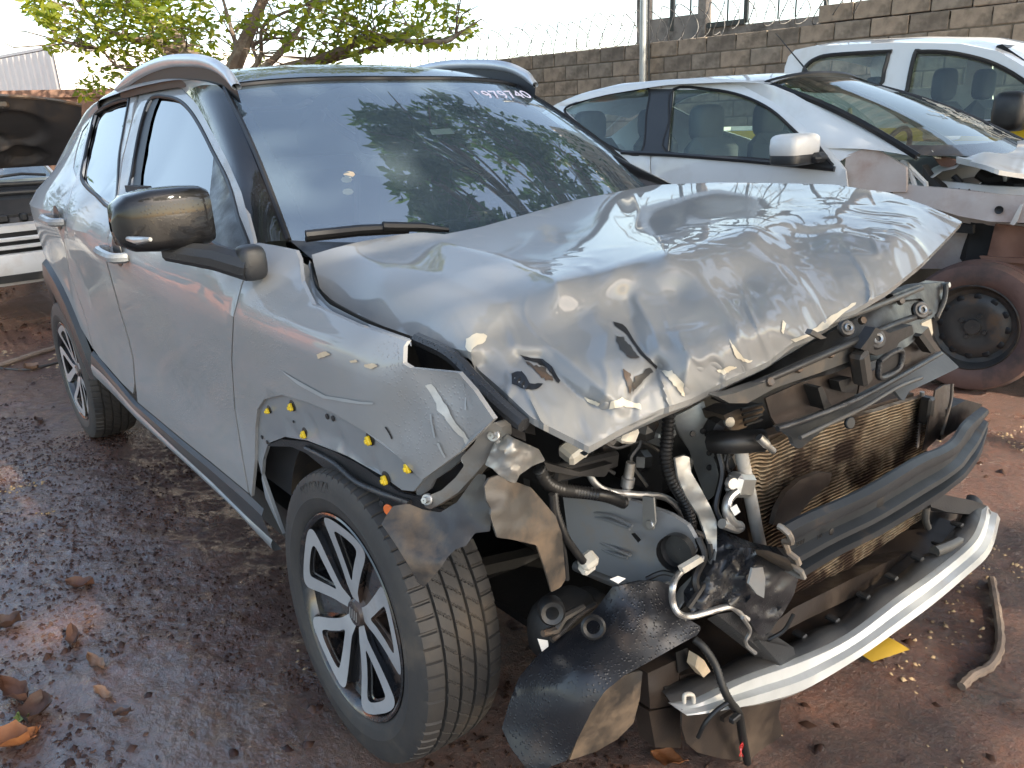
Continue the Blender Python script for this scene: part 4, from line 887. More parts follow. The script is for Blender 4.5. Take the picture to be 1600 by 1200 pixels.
PL('panel_tab', grey_plastic, [(1270, 515), (1292, 528), (1283, 530), (1266, 522)], 'x', .66, (-.01, 0, 0))
for a, b, r in ((1371, 529, .020), (1441, 484, .019), (1325, 512, .015)):
    mb = MB(); c = at(a, b, 'x', .665 if a < 1430 else .64); mb.disc(c, (1, -.5, .5), r*1.0, .010, 20); mb.build('rubber_mount', black_plastic, suv)
    mb = MB(); mb.lathe([(r*.28, .003), (r*.42, .005), (r*.52, .003), (r*.52, 0)], c, (1, -.5, .5), 16); mb.build('mount_ring', alu, suv)
PL('latch_plate', black_plastic, [(1345, 545), (1358, 528), (1368, 512), (1390, 520), (1425, 508), (1428, 522), (1405, 535), (1398, 548), (1370, 556)], 'x', .665, (-.02, 0, 0))
PL('latch_opening', seal, [(1374, 565), (1392, 552), (1408, 548), (1407, 570), (1396, 582), (1374, 590)], 'x', .662, (-.004, 0, 0))
TB('latch_ring', black_trim, [(1374, 565), (1392, 552), (1408, 548), (1407, 570), (1396, 582), (1374, 590), (1374, 565)], .006, 'x', .665)
block('latch', dark_metal, at(1345, 574, 'x', .655), (.03, .03, .075), R(25), 0, 0)
SHEET('side_plate', black_plastic, [(1400, 470, 'x', .60), (1478, 445, 'x', .52), (1475, 490, 'x', .56), (1420, 480, 'x', .60)], [(1395, 460), (1430, 446), (1468, 441), (1480, 447), (1476, 478), (1462, 500), (1452, 486), (1440, 466), (1400, 470)], 8, (-.02, 0, 0), wob=.012)
TB('side_plate_edge', grey_plastic, [(1478, 446, .54), (1475, 470, .56), (1463, 498, .58)], .006, 'x'); mb = MB(); mb.disc(at(1484, 445, 'x', .54), (1, 0, .3), .008, .02, 8); mb.build('bolt', alu, suv)
SHEET('duct_wall', brown_plastic, [(1195, 625, 'x', .60), (1340, 565, 'x', .62), (1330, 618, 'x', .62), (1212, 668, 'x', .60)], [(1196, 622), (1250, 598), (1300, 582), (1342, 566), (1345, 590), (1334, 620), (1280, 645), (1215, 668), (1204, 650)], 9, wob=.008)
SHEET('duct_wall', brown_plastic, [(1340, 600, 'x', .60), (1450, 510, 'x', .60), (1470, 550, 'x', .61), (1400, 600, 'x', .61)], [(1345, 590), (1380, 570), (1410, 545), (1450, 508), (1458, 530), (1472, 550), (1440, 572), (1395, 596), (1340, 622)], 9, wob=.006)
PL('torn_flap', cream, [(1440, 505), (1455, 498), (1458, 520), (1453, 535), (1440, 522)], 'x', .60, (-.006, 0, 0))
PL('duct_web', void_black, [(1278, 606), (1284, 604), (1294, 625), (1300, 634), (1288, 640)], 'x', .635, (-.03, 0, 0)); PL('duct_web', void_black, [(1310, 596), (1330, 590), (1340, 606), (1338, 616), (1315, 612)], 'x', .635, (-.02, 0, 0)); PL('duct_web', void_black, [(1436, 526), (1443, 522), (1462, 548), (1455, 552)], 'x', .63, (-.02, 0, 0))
SHEET('air_deflector', grey_plastic, [(1215, 668, 'x', .62), (1340, 622, 'x', .64), (1475, 548, 'x', .62), (1500, 572, 'x', .66), (1410, 625, 'x', .68), (1240, 690, 'x', .66)], [(1213, 667), (1260, 652), (1310, 634), (1350, 615), (1420, 580), (1472, 549), (1480, 556), (1499, 574), (1462, 592), (1420, 612), (1412, 628), (1402, 616), (1395, 606), (1370, 622), (1332, 640), (1300, 660), (1262, 692), (1250, 702), (1240, 695), (1238, 684)], 9, (-.008, 0, 0), wob=.004)
TB('deflector_edge', black_trim, [(1215, 670, .65), (1260, 655, .66), (1330, 628, .67), (1400, 592, .67), (1470, 552, .65)], .005, 'x'); TB('deflector_rib', grey_plastic, [(1250, 684, .675), (1300, 660, .68), (1350, 636, .685), (1400, 606, .69), (1440, 590, .69)], .004, 'x')
mb = MB(); mb.disc(at(1330, 661, 'x', .66), (1, -.3, .2), .012, .006, 12); mb.build('deflector_mount', beam_steel, suv)
SHEET('radiator_bracket', brown_plastic, [(1460, 612, 'x', .56), (1488, 600, 'x', .54), (1470, 680, 'x', .58), (1445, 700, 'x', .58)], [(1462, 610), (1475, 602), (1488, 600), (1486, 620), (1478, 650), (1470, 680), (1458, 692), (1442, 706), (1446, 690), (1452, 655)], 8, wob=.005)
TB('bracket_edge', dusty_plastic, [(1488, 600, .57), (1486, 625, .58), (1478, 655, .59), (1471, 680, .60)], .004, 'x')
block('bracket_clip', black_plastic, at(1447, 640, 'x', .56), (.03, .03, .07), 0, 0, 0)
# bumper beam: pressed hat section bent back at its far end
bt = [(1221, 824, .66), (1262, 803, .675), (1350, 764, .69), (1432, 716, .69), (1470, 700, .685), (1490, 686, .675), (1508, 660, .655), (1537, 636, .60)]
bb = [(1249, 900, .66), (1310, 864, .675), (1375, 832, .69), (1450, 786, .69), (1490, 756, .685), (1506, 742, .675), (1526, 712, .655), (1538, 672, .60)]
A = spline([at(a, b, 'x', c) for a, b, c in bt], 6); B = spline([at(a, b, 'x', c) for a, b, c in bb], 6)
prof = [(0, -.006), (.001, 0), (.06, .012), (.16, .014), (.24, .012), (.30, -.006), (.52, -.006), (.58, .010), (.66, .012), (.72, -.012), (.80, -.014), (.85, .010), (.97, .010), (.998, 0), (1, -.05)]
n = 60; A, B = resample(A, n), resample(B, n); G = [A*(1-v_)+B*v_+np.array([1, -.12, .0])*o_ for v_, o_ in prof]
mb = MB(); mb.grid(np.array(G)); G2 = [g+np.array([-.004, 0, 0]) for g in G[1:-1]]; mb.grid(np.array(G2)[::-1]); mb.build('bumper_beam', beam_steel, suv, ang=25)
mb = MB(); e = np.array([g[0] for g in G]); mb.tube(e, .006, 6); mb.build('beam_edge', steel, suv)
for a, b, r in ((1376, 787, .013), (1300, 831, .007), (1520, 703, .011)):
    mb = MB(); mb.disc(at(a, b, 'x', .687 if a < 1500 else .655)+np.array([0, 0, 0]), (1, -.12, 0), r, .002, 14); mb.build('beam_hole', seal, suv)
PL('beam_bracket', black_plastic, [(1470, 688), (1480, 640), (1510, 625), (1535, 632), (1520, 650), (1500, 668)], 'x', .57, (-.05, 0, 0))
# stamped marks on the beam
for (s, a, b, sz) in (('SORP', 1251, 848, .012), ('21K', 1281, 838, .011)):
    v, f = text_mesh(s, sz); c = at(a, b, 'x', .693); e1 = at(1350, 790, 'x', .693)-at(1290, 820, 'x', .693); e1 /= np.linalg.norm(e1); e2 = np.array([0, 0, 1.0]); mb = MB(); mb.add(c+v[:, :1]*e1+v[:, 1:2]*e2+v[:, 2:3]*np.array([1, 0, 0]), f); mb.build('stamp', seal, suv, smooth=False)
# mangled black mount under the near beam end
SHEET('crash_box', wet_plastic, [(1115, 840, 'x', .54), (1245, 880, 'x', .63), (1190, 990, 'x', .62), (1090, 940, 'x', .58), (1170, 900, 'x', .62)], [(1110, 842), (1130, 832), (1150, 848), (1185, 862), (1215, 868), (1238, 872), (1250, 896), (1240, 930), (1224, 958), (1205, 985), (1192, 998), (1178, 982), (1160, 955), (1138, 945), (1105, 952), (1080, 962), (1078, 942), (1100, 908), (1116, 880)], 7, (-.03, .02, 0), wob=.06, ws_=22)
PL('crash_box_patch', primer, [(1170, 912), (1176, 888), (1192, 886), (1196, 905), (1194, 935), (1182, 928)], 'x', .655, (-.004, 0, 0)); SHEET('torn_bracket', dusty_plastic, [(1180, 862, 'x', .62), (1235, 890, 'x', .66), (1205, 872, 'x', .65)], [(1183, 860), (1205, 862), (1232, 872), (1240, 890), (1226, 896), (1200, 880), (1186, 872)], 6, wob=.01)
PL('near_bracket', black_trim, [(1120, 960), (1150, 955), (1200, 985), (1240, 1012), (1236, 1022), (1205, 1030), (1170, 1000)], 'x', .60, (-.02, 0, -.02)); PL('near_bracket', black_trim, [(1185, 1000), (1240, 1012), (1246, 1035), (1225, 1045)], 'x', .61, (-.02, 0, -.02))
# lower bumper: painted lip, tray edge with clip tabs, undertray
lt = [(1056, 1106, .565), (1090, 1100, .585), (1132, 1080, .60), (1180, 1059, .61), (1265, 1029, .63), (1333, 995, .65), (1407, 939, .67), (1463, 899, .685), (1520, 851, .69), (1537, 820, .68), (1543, 790, .64)]
lb = [(1058, 1108, .565), (1100, 1104, .585), (1140, 1101, .60), (1180, 1096, .61), (1240, 1078, .625), (1316, 1032, .65), (1378, 990, .67), (1435, 950, .685), (1492, 902, .695), (1531, 865, .69), (1549, 812, .645)]
A = spline([at(a, b, 'x', c) for a, b, c in lt], 6); B = spline([at(a, b, 'x', c) for a, b, c in lb], 6); n = 70; A, B = resample(A, n), resample(B, n)
prof = [(0, -.02), (.02, 0), (.35, .006), (.42, .022), (.75, .026), (.95, .016), (1, -.01)]
mb = MB(); mb.grid(np.array([A*(1-v_)+B*v_+np.array([1, -.1, .1])*o_ for v_, o_ in prof])); mb.build('bumper_lip', lip_white, suv, ang=28)
E0 = A+np.array([-.012, 0, .004]); E1 = A+np.array([-.055, 0, .010]); E1[:, 2] += .02*np.sin(np.linspace(0, 40, n))*.3
mb = MB(); mb.grid(ruled(E0, E1, 4, n, .01)); mb.build('bumper_ledge', black_plastic, suv)
for k in range(8):
    i = 16+k*6; c = (E0[i]+E1[i])/2+np.array([-.02, 0, .012]); mb = MB(); mb.bbox(c, (.03, .018, .010), .003); mb.build('clip_tab', black_plastic, suv)
C2 = E1[14:]+np.array([-.02, 0, -.09]); mb = MB(); mb.grid(ruled(E1[14:], C2, 3, 50)); mb.build('bumper_wall', black_plastic, suv)
mb = MB(); mb.plate([(.10, -.45, .17), (.60, -.40, .17), (.66, .2, .17), (.62, .70, .17), (.10, .70, .17)], (0, 0, -.01)); mb.build('undertray', brown_plastic, suv)
PL('radiator_foot', brown_plastic, [(1195, 985), (1240, 950), (1330, 905), (1420, 862), (1480, 850), (1440, 878), (1340, 930), (1260, 968), (1195, 1002)], 'x', .58, (-.06, 0, -.02))
PL('bumper_end', black_trim, [(1452, 778), (1470, 772), (1520, 782), (1542, 790), (1536, 806), (1480, 800), (1455, 792)], 'x', .64, (-.03, 0, -.01)); TB('bumper_stay', grey_plastic, [(1448, 792, .62), (1446, 810, .62), (1450, 824, .62)], .009, 'x'); TB('bumper_stay', grey_plastic, [(1540, 800, .64), (1525, 828, .655), (1490, 850, .66), (1460, 862, .65)], .014, 'x')
PL('bumper_shelf', dusty_plastic, [(1452, 800), (1490, 800), (1500, 808), (1470, 818), (1452, 820)], 'x', .55, (-.05, 0, 0)); block('bumper_clip', white_pl, at(1505, 843, 'x', .66), (.02, .02, .02), .3, .3, 0)
# brown guard hanging under the near end of the lip
SHEET('front_guard', brown_plastic, [(1065, 1110, 'x', .575), (1200, 1098, 'x', .61), (1215, 1130, 'x', .61), (1235, 1188, 'x', .62), (1075, 1160, 'x', .585), (1140, 1185, 'x', .60)], [(1066, 1109), (1100, 1105), (1140, 1102), (1180, 1098), (1222, 1088), (1216, 1120), (1226, 1150), (1238, 1184), (1228, 1192), (1180, 1190), (1130, 1186), (1090, 1176), (1072, 1160), (1065, 1135)], 9, wob=.008)
for P in ([(1012, 1052), (1060, 1030), (1062, 1100), (1016, 1108)], [(1014, 1112), (1064, 1102), (1064, 1168), (1024, 1168)], [(1062, 1056), (1090, 1050), (1112, 1070), (1105, 1098), (1066, 1104)]): PL('duct_box', brown_plastic, P, 'x', .53, (-.04, 0, 0))
PL('duct_slot', seal, [(1038, 1074), (1046, 1072), (1047, 1088), (1041, 1089)], 'x', .533, (-.002, 0, 0)); PL('duct_hole', seal, [(1056, 1020), (1074, 1012), (1076, 1044), (1060, 1052)], 'x', .535, (-.002, 0, 0)); PL('foam_piece', leaf_petal, [(1088, 1022), (1100, 1030), (1109, 1050), (1100, 1056), (1087, 1040)], 'x', .565, (-.02, 0, 0), jag=.002)
TB('guard_clip', white_pl, [(1069, 1098), (1070, 1086), (1082, 1086), (1084, 1098)], .004, 'x', .60)
# loose harness reaching the ground
TB('loose_harness', black_plastic, [(1084, 998, .56), (1100, 1012, .58), (1118, 1040, .60), (1130, 1075, .62), (1142, 1098, .63), (1154, 1115, .635), (1160, 1150, .63), (1168, 1192, .62)], .0085, 'x', corr=.007); TB('loose_harness', black_plastic, [(1140, 1096, .63), (1120, 1110, .62), (1102, 1130, .61), (1091, 1152, .60)], .0045, 'x'); block('harness_clip', black_plastic, at(1148, 1122, 'x', .645), (.012, .025, .012), 0, 0, 0, .002)
mb = MB(); 
for k in range(3): mb.tube(spline([at(1164, 1155, 'x', .63), at(1160-k*2, 1168, 'x', .635), at(1158+k*3-3, 1182, 'x', .64)], 4), .0011, 5)
mb.build('bare_wires', lamp_red, suv)
# dusty wheel-house liner torn in two, and the black sheet hanging to the ground
LIN = [(598, 820), (606, 806), (616, 792), (640, 788), (662, 797), (690, 802), (716, 786), (748, 742), (760, 742), (756, 762), (768, 795), (766, 830), (742, 833), (728, 853), (712, 858), (698, 872), (690, 886), (676, 902), (662, 918), (654, 910), (640, 885), (620, 852)]
SHEET('wheel_liner', dusty_plastic, [(600, 820, 'x', .255), (616, 792, 'x', .24), (690, 800, 'x', .33), (755, 745, 'x', .40), (766, 828, 'x', .42), (715, 858, 'x', .40), (662, 918, 'x', .36), (640, 860, 'x', .33)], LIN, 6, wob=.03, ws_=55)
SHEET('wheel_liner', dusty_plastic, [(757, 760, 'x', .43), (800, 755, 'x', .44), (830, 765, 'x', .43), (878, 830, 'x', .45), (885, 905, 'x', .45), (863, 925, 'x', .45), (840, 850, 'x', .46), (775, 840, 'x', .46)], [(757, 760), (764, 748), (780, 742), (803, 752), (830, 762), (850, 785), (868, 806), (878, 834), (884, 905), (876, 918), (862, 925), (852, 890), (839, 852), (800, 843), (777, 840), (766, 806), (768, 796), (760, 782)], 6, wob=.03, ws_=55)
SHEET('liner_lip', black_trim, [(420, 690, 'y', -.84), (500, 705, 'y', -.84), (600, 765, 'y', -.83), (690, 800, 'y', -.80), (640, 800, 'y', -.82), (560, 770, 'y', -.82), (470, 705, 'y', -.83)], [(414, 697), (440, 686), (480, 690), (520, 705), (560, 725), (600, 752), (625, 770), (660, 778), (672, 790), (700, 800), (690, 812), (660, 800), (640, 815), (612, 822), (596, 806), (570, 792), (545, 765), (515, 738), (478, 708), (455, 698)], 8, (0, .006, 0), wob=.012, ws_=40)
TB('liner_rib', black_trim, [(478, 700, -.845), (520, 722, -.845), (556, 752, -.84), (590, 768, -.835), (640, 786, -.83)], .006, 'y')
mb = MB(); mb.disc(at(605, 797, 'y', -.845), (.3, -1, .1), .0105, .004, 16); mb.build('push_rivet', orange, suv); mb = MB(); mb.disc(at(595, 787, 'y', -.843), (.3, -1, .1), .006, .003, 12); mb.build('rivet_hole', seal, suv)
block('liner_nut', white_pl, at(626, 831, 'x', .275), (.014, .018, .018), .2, .1, .3, .003)
SH = [(790, 1135, 'x', .40), (815, 1060, 'x', .40), (862, 1007, 'x', .42), (925, 962, 'x', .44), (960, 918, 'x', .46), (1050, 915, 'x', .52), (1052, 965, 'x', .55), (1095, 978, 'x', .58), (975, 1060, 'x', .58), (900, 1040, 'x', .51), (880, 1120, 'x', .52), (885, 1187, 'x', .52), (820, 1190, 'x', .45), (1000, 1000, 'x', .55)]
SHEET('torn_liner', wet_plastic, SH, [(786, 1140), (798, 1100), (813, 1060), (838, 1030), (862, 1006), (895, 985), (925, 962), (945, 938), (960, 917), (1000, 908), (1030, 908), (1050, 916), (1048, 940), (1053, 964), (1080, 970), (1096, 980), (1090, 992), (1060, 1008), (1025, 1028), (975, 1056), (945, 1080), (925, 1110), (905, 1150), (886, 1188), (850, 1202), (825, 1204), (800, 1170)], 9, wob=.07, ws_=120)
SHEET('torn_liner_back', dusty_plastic, [(975, 1056, 'x', .565), (1000, 1050, 'x', .55), (985, 1140, 'x', .53), (886, 1187, 'x', .505), (930, 1100, 'x', .55)], [(960, 1062), (990, 1050), (1004, 1048), (1000, 1090), (990, 1130), (965, 1155), (930, 1175), (890, 1188), (905, 1148), (925, 1108), (945, 1078)], 8, wob=.02, ws_=40)
mb = MB(); mb.lathe([(.012, 0), (.018, .004), (.022, 0)], at(927, 980, 'x', .50), (.7, -.6, .4), 16); mb.build('liner_hole_rim', black_plastic, suv)
mb = MB(); mb.pill(at(880, 975, 'x', .36), (.10, .15, .13), None, .7); mb.pill(at(905, 950, 'x', .36), (.07, .12, .05), None, .6); mb.build('hub_carrier', void_black, suv); mb = MB(); mb.lathe([(.012, .012), (.02, .014), (.024, .008), (.024, -.02)], at(862, 955, 'x', .42), (.8, -.6, .3), 16); mb.build('knuckle_boss', black_plastic, suv); mb = MB(); mb.tube([at(848, 990, 'x', .43), at(868, 985, 'x', .43), at(880, 965, 'x', .43), at(912, 948, 'x', .43)], [.006, .009, .009, .006], 8); mb.build('knuckle_arm', dark_metal, suv); TB('drop_link', dark_metal, [(862, 1000, .42), (880, 985, .42), (905, 960, .42), (930, 945, .42)], .006, 'x'); PL('white_sticker', paper, [(840, 998), (856, 1001), (857, 1010), (847, 1018)], 'x', .43, (-.001, 0, 0))
PL('lining_tag', paper, [(953, 905), (966, 900), (978, 904), (966, 912)], 'x', .50, (-.001, 0, 0))
# thin loose wires and small hoses hanging in the open engine bay
for P, r, m_ in (([(905, 640, .30), (930, 680, .34), (925, 715, .36), (960, 740, .38)], .004, black_plastic), ([(990, 640, .36), (1000, 690, .38), (985, 720, .38), (1010, 760, .40)], .005, black_plastic), ([(870, 655, .30), (885, 690, .33), (875, 730, .36), (850, 745, .38)], .006, black_plastic), ([(1120, 700, .50), (1128, 740, .52), (1118, 790, .53), (1126, 815, .55)], .006, black_plastic), ([(1140, 700, .51), (1136, 730, .52), (1148, 745, .54)], .003, dark_metal), ([(1090, 840, .54), (1100, 870, .56), (1086, 905, .57), (1096, 940, .58)], .007, black_plastic), ([(1108, 850, .55), (1112, 890, .57), (1092, 925, .58), (1075, 950, .58)], .006, void_black), ([(1010, 905, .48), (1035, 895, .50), (1060, 900, .53)], .005, black_plastic), ([(940, 690, .34), (965, 700, .36), (1000, 690, .38), (1030, 705, .40)], .0035, dark_metal), ([(1200, 1000, .60), (1225, 985, .62), (1240, 960, .63)], .004, black_plastic), ([(1160, 965, .62), (1172, 985, .62), (1165, 1005, .615), (1180, 1020, .61)], .004, alu)): TB('loose_wire', m_, P, r, 'x', n=6)
for a, b, c_, m_ in ((1010, 668, .39, dark_metal), (950, 690, .33, dark_metal), (1000, 720, .37, black_plastic), (930, 660, .30, grey_plastic), (1120, 670, .48, black_plastic), (1136, 715, .50, dark_metal)): block('engine_fitting', m_, at(a, b, 'x', c_), (.04, .05, .045), RNG.uniform(-.5, .5), RNG.uniform(-.5, .5), RNG.uniform(-.5, .5), .012)
for a, b, c_ in ((1250, 575, .645), (1300, 552, .645), (1205, 596, .64), (1410, 470, .60), (1350, 500, .615)):
    mb = MB(); mb.disc(at(a, b, 'x', c_), (1, -.4, .5), .008, .008, 8); mb.build('bolt', dark_metal, suv)
# headlamp bracket left on the fender corner, with bolts, and the torn wing piece
SHEET('lamp_bracket', steel, [(784, 650, 'y', -.80), (771, 664, 'y', -.81), (672, 740, 'y', -.835), (650, 775, 'y', -.84), (669, 795, 'y', -.83), (715, 769, 'y', -.81), (781, 689, 'y', -.79)], [(752, 672), (772, 660), (783, 668), (784, 684), (770, 706), (757, 724), (738, 746), (715, 770), (690, 786), (672, 796), (664, 792), (658, 779), (666, 776), (690, 766), (712, 746), (725, 728), (720, 715), (740, 694)], 6, (0, .02, 0), wob=.006, ws_=20)
SHEET('lamp_plate', primer, [(720, 698, 'y', -.80), (660, 745, 'y', -.82), (652, 775, 'y', -.82), (690, 740, 'y', -.80)], [(650, 768), (662, 748), (690, 726), (722, 702), (726, 714), (700, 736), (678, 750), (672, 764), (652, 778)], 6, (0, .006, 0), wob=.004)
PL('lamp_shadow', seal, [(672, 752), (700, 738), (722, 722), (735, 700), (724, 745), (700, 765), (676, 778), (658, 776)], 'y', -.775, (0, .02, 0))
for a, b in ((770, 680), (729, 718), (666, 781)):
    mb = MB(); c = at(a, b, 'y', -.835 if a < 700 else -.805); mb.disc(c, (.4, -1, .3), .011, .006, 14); mb.lathe([(.001, .008), (.006, .008), (.006, 0)], c, (.4, -1, .3), 6); mb.build('bolt', alu, suv)
SHEET('torn_wing', steel, [(784, 668, 'x', .42), (850, 718, 'x', .45), (808, 745, 'x', .45), (762, 727, 'x', .42), (800, 700, 'x', .46)], [(776, 690), (790, 676), (802, 684), (820, 692), (842, 702), (850, 716), (852, 720), (832, 728), (812, 742), (806, 755), (800, 754), (786, 748), (770, 732), (760, 728), (766, 714)], 5, wob=.03, ws_=16)
PL('black_funnel', black_trim, [(783, 650), (800, 652), (818, 660), (822, 690), (800, 680), (786, 668)], 'x', .42, (-.03, 0, 0))
# dried petals on glass and bonnet
for a, b, r in ((545, 276, 9), (541, 284, 9), (543, 303, 9)):
    P = [on_glass(a+r*1.0*math.cos(t), b+r*.55*math.sin(t), .006) for t in np.linspace(0, 2*math.pi, 9)[:-1]]
    mb = MB(); mb.plate(P, UP*.001); q = mb.build('dry_petal', leaf_petal, None, at_=P[0]); tag(q, {276: 'round pale petal, topmost of three stuck on the windscreen', 284: 'round pale petal, middle one of three stuck on the windscreen', 303: 'ragged tan petal, lowest of three stuck on the windscreen'}[b], 'petal', 'dry petals on the windscreen')
# ------------------------------------------------------------------ white sedan next to it, front stripped
sed = thing('white_sedan', (-1.2, 3.1, 0), 'white saloon with stripped front end and cracked windscreen, between grey SUV and pickup', 'car')
def sy(x, z):
    bz = np.interp(x, [-3.2, -2.1, -1.1, -.6], [1.10, 1.08, 1.045, 1.0])
    return 2.30+.05*np.clip((.55-z)/.4, 0, 1)+.02*np.clip((z-.75)/.3, 0, 1)+np.clip(z-bz, 0, 1)*.52+.18*np.clip((-2.6-x)/.9, 0, 1)**2
def sside(px, py):
    y = 2.35
    for _ in range(40):
        q = at(px, py, 'y', y); y = .5*y+.5*float(sy(q[0], q[2]))
    return np.array([q[0], q[2]])
def ssd(P): return np.array([sside(*q) for q in P])
def S2(q, o=0): return np.stack([q[:, 0], sy(q[:, 0], q[:, 1])-o, q[:, 1]], 1)
YM = 3.05
def mirs(mb):
    m2 = MB(); m2.v = [v*np.array([1, -1, 1])+np.array([0, 2*YM, 0]) for v in mb.v]; m2.f = [f[::-1] for f in mb.f]; m2.n = mb.n; return m2
def sp(name, o, holes, mt, off=0, res=.07, th=.012, both=True):
    mb = MB(); skin_panel(mb, np.array(o), holes, lambda q: S2(q, off), np.array([0, th, 0]), res); mb.build(name, mt, sed, ang=30)
    if both: mirs(mb).build(name, mt, sed, ang=30)
fdw = ssd([(1052, 140), (1110, 140), (1160, 150), (1205, 172), (1245, 208), (1280, 240), (1300, 261), (1240, 254), (1160, 247), (1043, 238), (1046, 190)])
rdw = ssd([(882, 172), (910, 158), (950, 147), (985, 142), (1014, 140), (1010, 180), (1003, 237), (970, 236), (930, 215), (905, 195)])
fd_o = np.vstack([ssd([(1036, 126), (1100, 124), (1160, 134), (1215, 163), (1262, 202), (1300, 237), (1321, 266), (1324, 292)]), [(-.66, .80), (-.70, .55), (-.70, .30), (-1.75, .28)], ssd([(1017, 260), (1022, 200)])])
sp('front_door', fd_o, [fdw], white_paint)
rd_o = np.vstack([ssd([(1034, 126), (1020, 200), (1015, 260)]), [(-1.76, .28), (-2.45, .30), (-2.52, .55), (-2.75, .80), (-2.95, 1.0)], ssd([(862, 178), (880, 160), (920, 143), (975, 130)])])
sp('rear_door', rd_o, [rdw], white_paint)
def swin(name, h, off=-.014):
    c = h.mean(0); sp(name, c+(h-c)*1.04, [], clear_glass, off, .1, .004)
swin('front_window', fdw); swin('rear_window', rdw)
def sseal(h):
    mb = MB(); P = S2(spline(h, 4, True), .0); mb.tube(np.vstack([P, P[:1]]), .009, 6, cap=False); mb.build('window_seal', seal, sed)
sseal(fdw); sseal(rdw)
mb = MB(); skin_panel(mb, ssd([(1016, 139), (1052, 139), (1043, 240), (1003, 239)]), [], lambda q: S2(q, .004), np.array([0, .01, 0]), .1); mb.build('door_pillar', black_trim, sed)
mb = MB(); mb.tube(S2(ssd([(972, 238), (1043, 241), (1160, 250), (1305, 264)]), .004), .014, 6); mb.build('belt_moulding', black_trim, sed)
# tail
tl = [(-2.45, .30), (-2.52, .55), (-2.75, .80), (-2.95, 1.0), (-3.02, 1.16), (-2.85, 1.36), (-3.1, 1.30), (-3.4, 1.14), (-3.8, 1.08), (-3.82, .5), (-3.2, .3)]
sp('rear_wing', tl, [], white_paint)
# roof, far side, boot
def zr(x, y): return np.interp(x, [-3.2, -2.9, -2.4, -1.9, -1.4, -1.18], [1.33, 1.42, 1.485, 1.515, 1.50, 1.475])-.05*abs((y-YM)/.55)**2.5
G = np.array([[(x, YM+u*.575*(1 if x > -2.8 else .97), float(zr(x, YM+u*.55))) for u in np.linspace(-1, 1, 13)] for x in np.linspace(-1.20, -3.2, 20)])
mb = MB(); mb.grid(G); mb.build('roof', white_paint, sed, ang=None)
e = np.array([g[0] for g in G]); top = S2(ssd([(1290, 232), (1262, 202), (1215, 163), (1160, 134), (1100, 124), (1036, 126), (975, 130), (920, 143), (880, 160), (864, 176)]))
e0 = np.array([(-.33, 2.375, 1.055), (-.8, 2.47, 1.27)]); e2 = np.vstack([e0, e])
mb = MB(); mb.grid(ruled(e2, top, 5, 30, .02, (0, -.6, .8))); mb.build('roof_side', white_paint, sed); mirs(mb).build('roof_side', white_paint, sed)
def sws(u, v):
    b = np.array([-.20-.14*u*u, YM+.675*u, 1.03+.03*u*u]); y = YM+.53*u; t = np.array([-1.20-.05*u*u, y, float(zr(-1.2, y))]); p = b*(1-v)+t*v; return p+np.array([.45, 0, .89])*.03*math.sin(math.pi*v)
mb = MB(); mb.grid(np.array([[sws(u, v) for u in np.linspace(-1, 1, 17)] for v in np.linspace(0, 1, 10)])); mb.build('windscreen', crack_glass, sed, ang=None)
lp = [sws(-1, v) for v in np.linspace(0, 1, 9)]+[sws(u, 1) for u in np.linspace(-1, 1, 15)]+[sws(1, v) for v in np.linspace(1, 0, 9)]
mb = MB(); mb.tube(lp, .018, 6); mb.build('windscreen_seal', seal, sed)
mb = MB(); mb.grid(np.array([[sws(u, v)+np.array([.004, 0, .006]) for u in np.linspace(-1, 1, 15)] for v in (.0, .10)])); mb.build('glass_border', black_gloss, sed)
# cracks: fine radiating splinters in the glass
mb = MB()
for k in range(46):
    a = RNG.uniform(0, 2*math.pi); u0, v0 = .55+RNG.normal(0, .12), .30+RNG.normal(0, .10); Lk = RNG.uniform(.05, .35)
    P = [sws(np.clip(u0+math.cos(a)*Lk*t+RNG.normal(0, .012), -.98, .98), np.clip(v0+math.sin(a)*Lk*.5*t+RNG.normal(0, .012), .02, .98))+np.array([.004, 0, .008]) for t in np.linspace(0, 1, 6)]
    mb.tube(P, .0016, 4)
mb.build('glass_cracks', white_pl, sed)
mb = MB(); mb.grid(np.array([[(x, YM+u*.6, z) for u in np.linspace(-1, 1, 7)] for x, z in ((-3.25, 1.33), (-3.6, 1.12), (-3.85, 1.08))])); mb.build('rear_window', clear_glass, sed)
mb = MB(); mb.bbox((-3.55, YM, .75), (.6, 1.5, .66), .08); mb.build('boot', white_paint, sed)
mb = MB(); mb.box((-2.0, YM, .30), (2.6, 1.5, .04)); mb.box((-.62, YM, .65), (.04, 1.26, .7)); mb.build('floor_pan', void_black, sed, smooth=False)
for s in (-1, 1):
    for nm, x in (('front_seat', -1.45), ('rear_seat', -2.45)):
        mb = MB(); mb.bbox((x, YM+s*.34, .55), (.5, .5, .2), .06); mb.bbox((x-.28, YM+s*.34, .88), (.16, .48, .55), .07); q = mb.build(nm, blue_grey_interior, sed)
        mb = MB(); mb.pill((x-.32, YM+s*.34, 1.235), (.12, .27, .22)); mb.build('headrest', blue_grey_interior, q)
    mb = MB(); mb.box((-1.6, YM+s*.64, .72), (2.0, .04, .5)); mb.build('door_lining', blue_grey_interior, sed)
mb = MB(); mb.bbox((-.64, YM, .93), (.45, 1.15, .20), .07); mb.build('dashboard', blue_grey_interior, sed)
th = np.linspace(0, 2*math.pi, 25); mb = MB(); mb.tube([(-.92+.05*math.sin(q), YM+.34+.18*math.cos(q), 1.0+.16*math.sin(q)) for q in th], .015, 6, cap=False); mb.build('steering_wheel', black_plastic, sed)
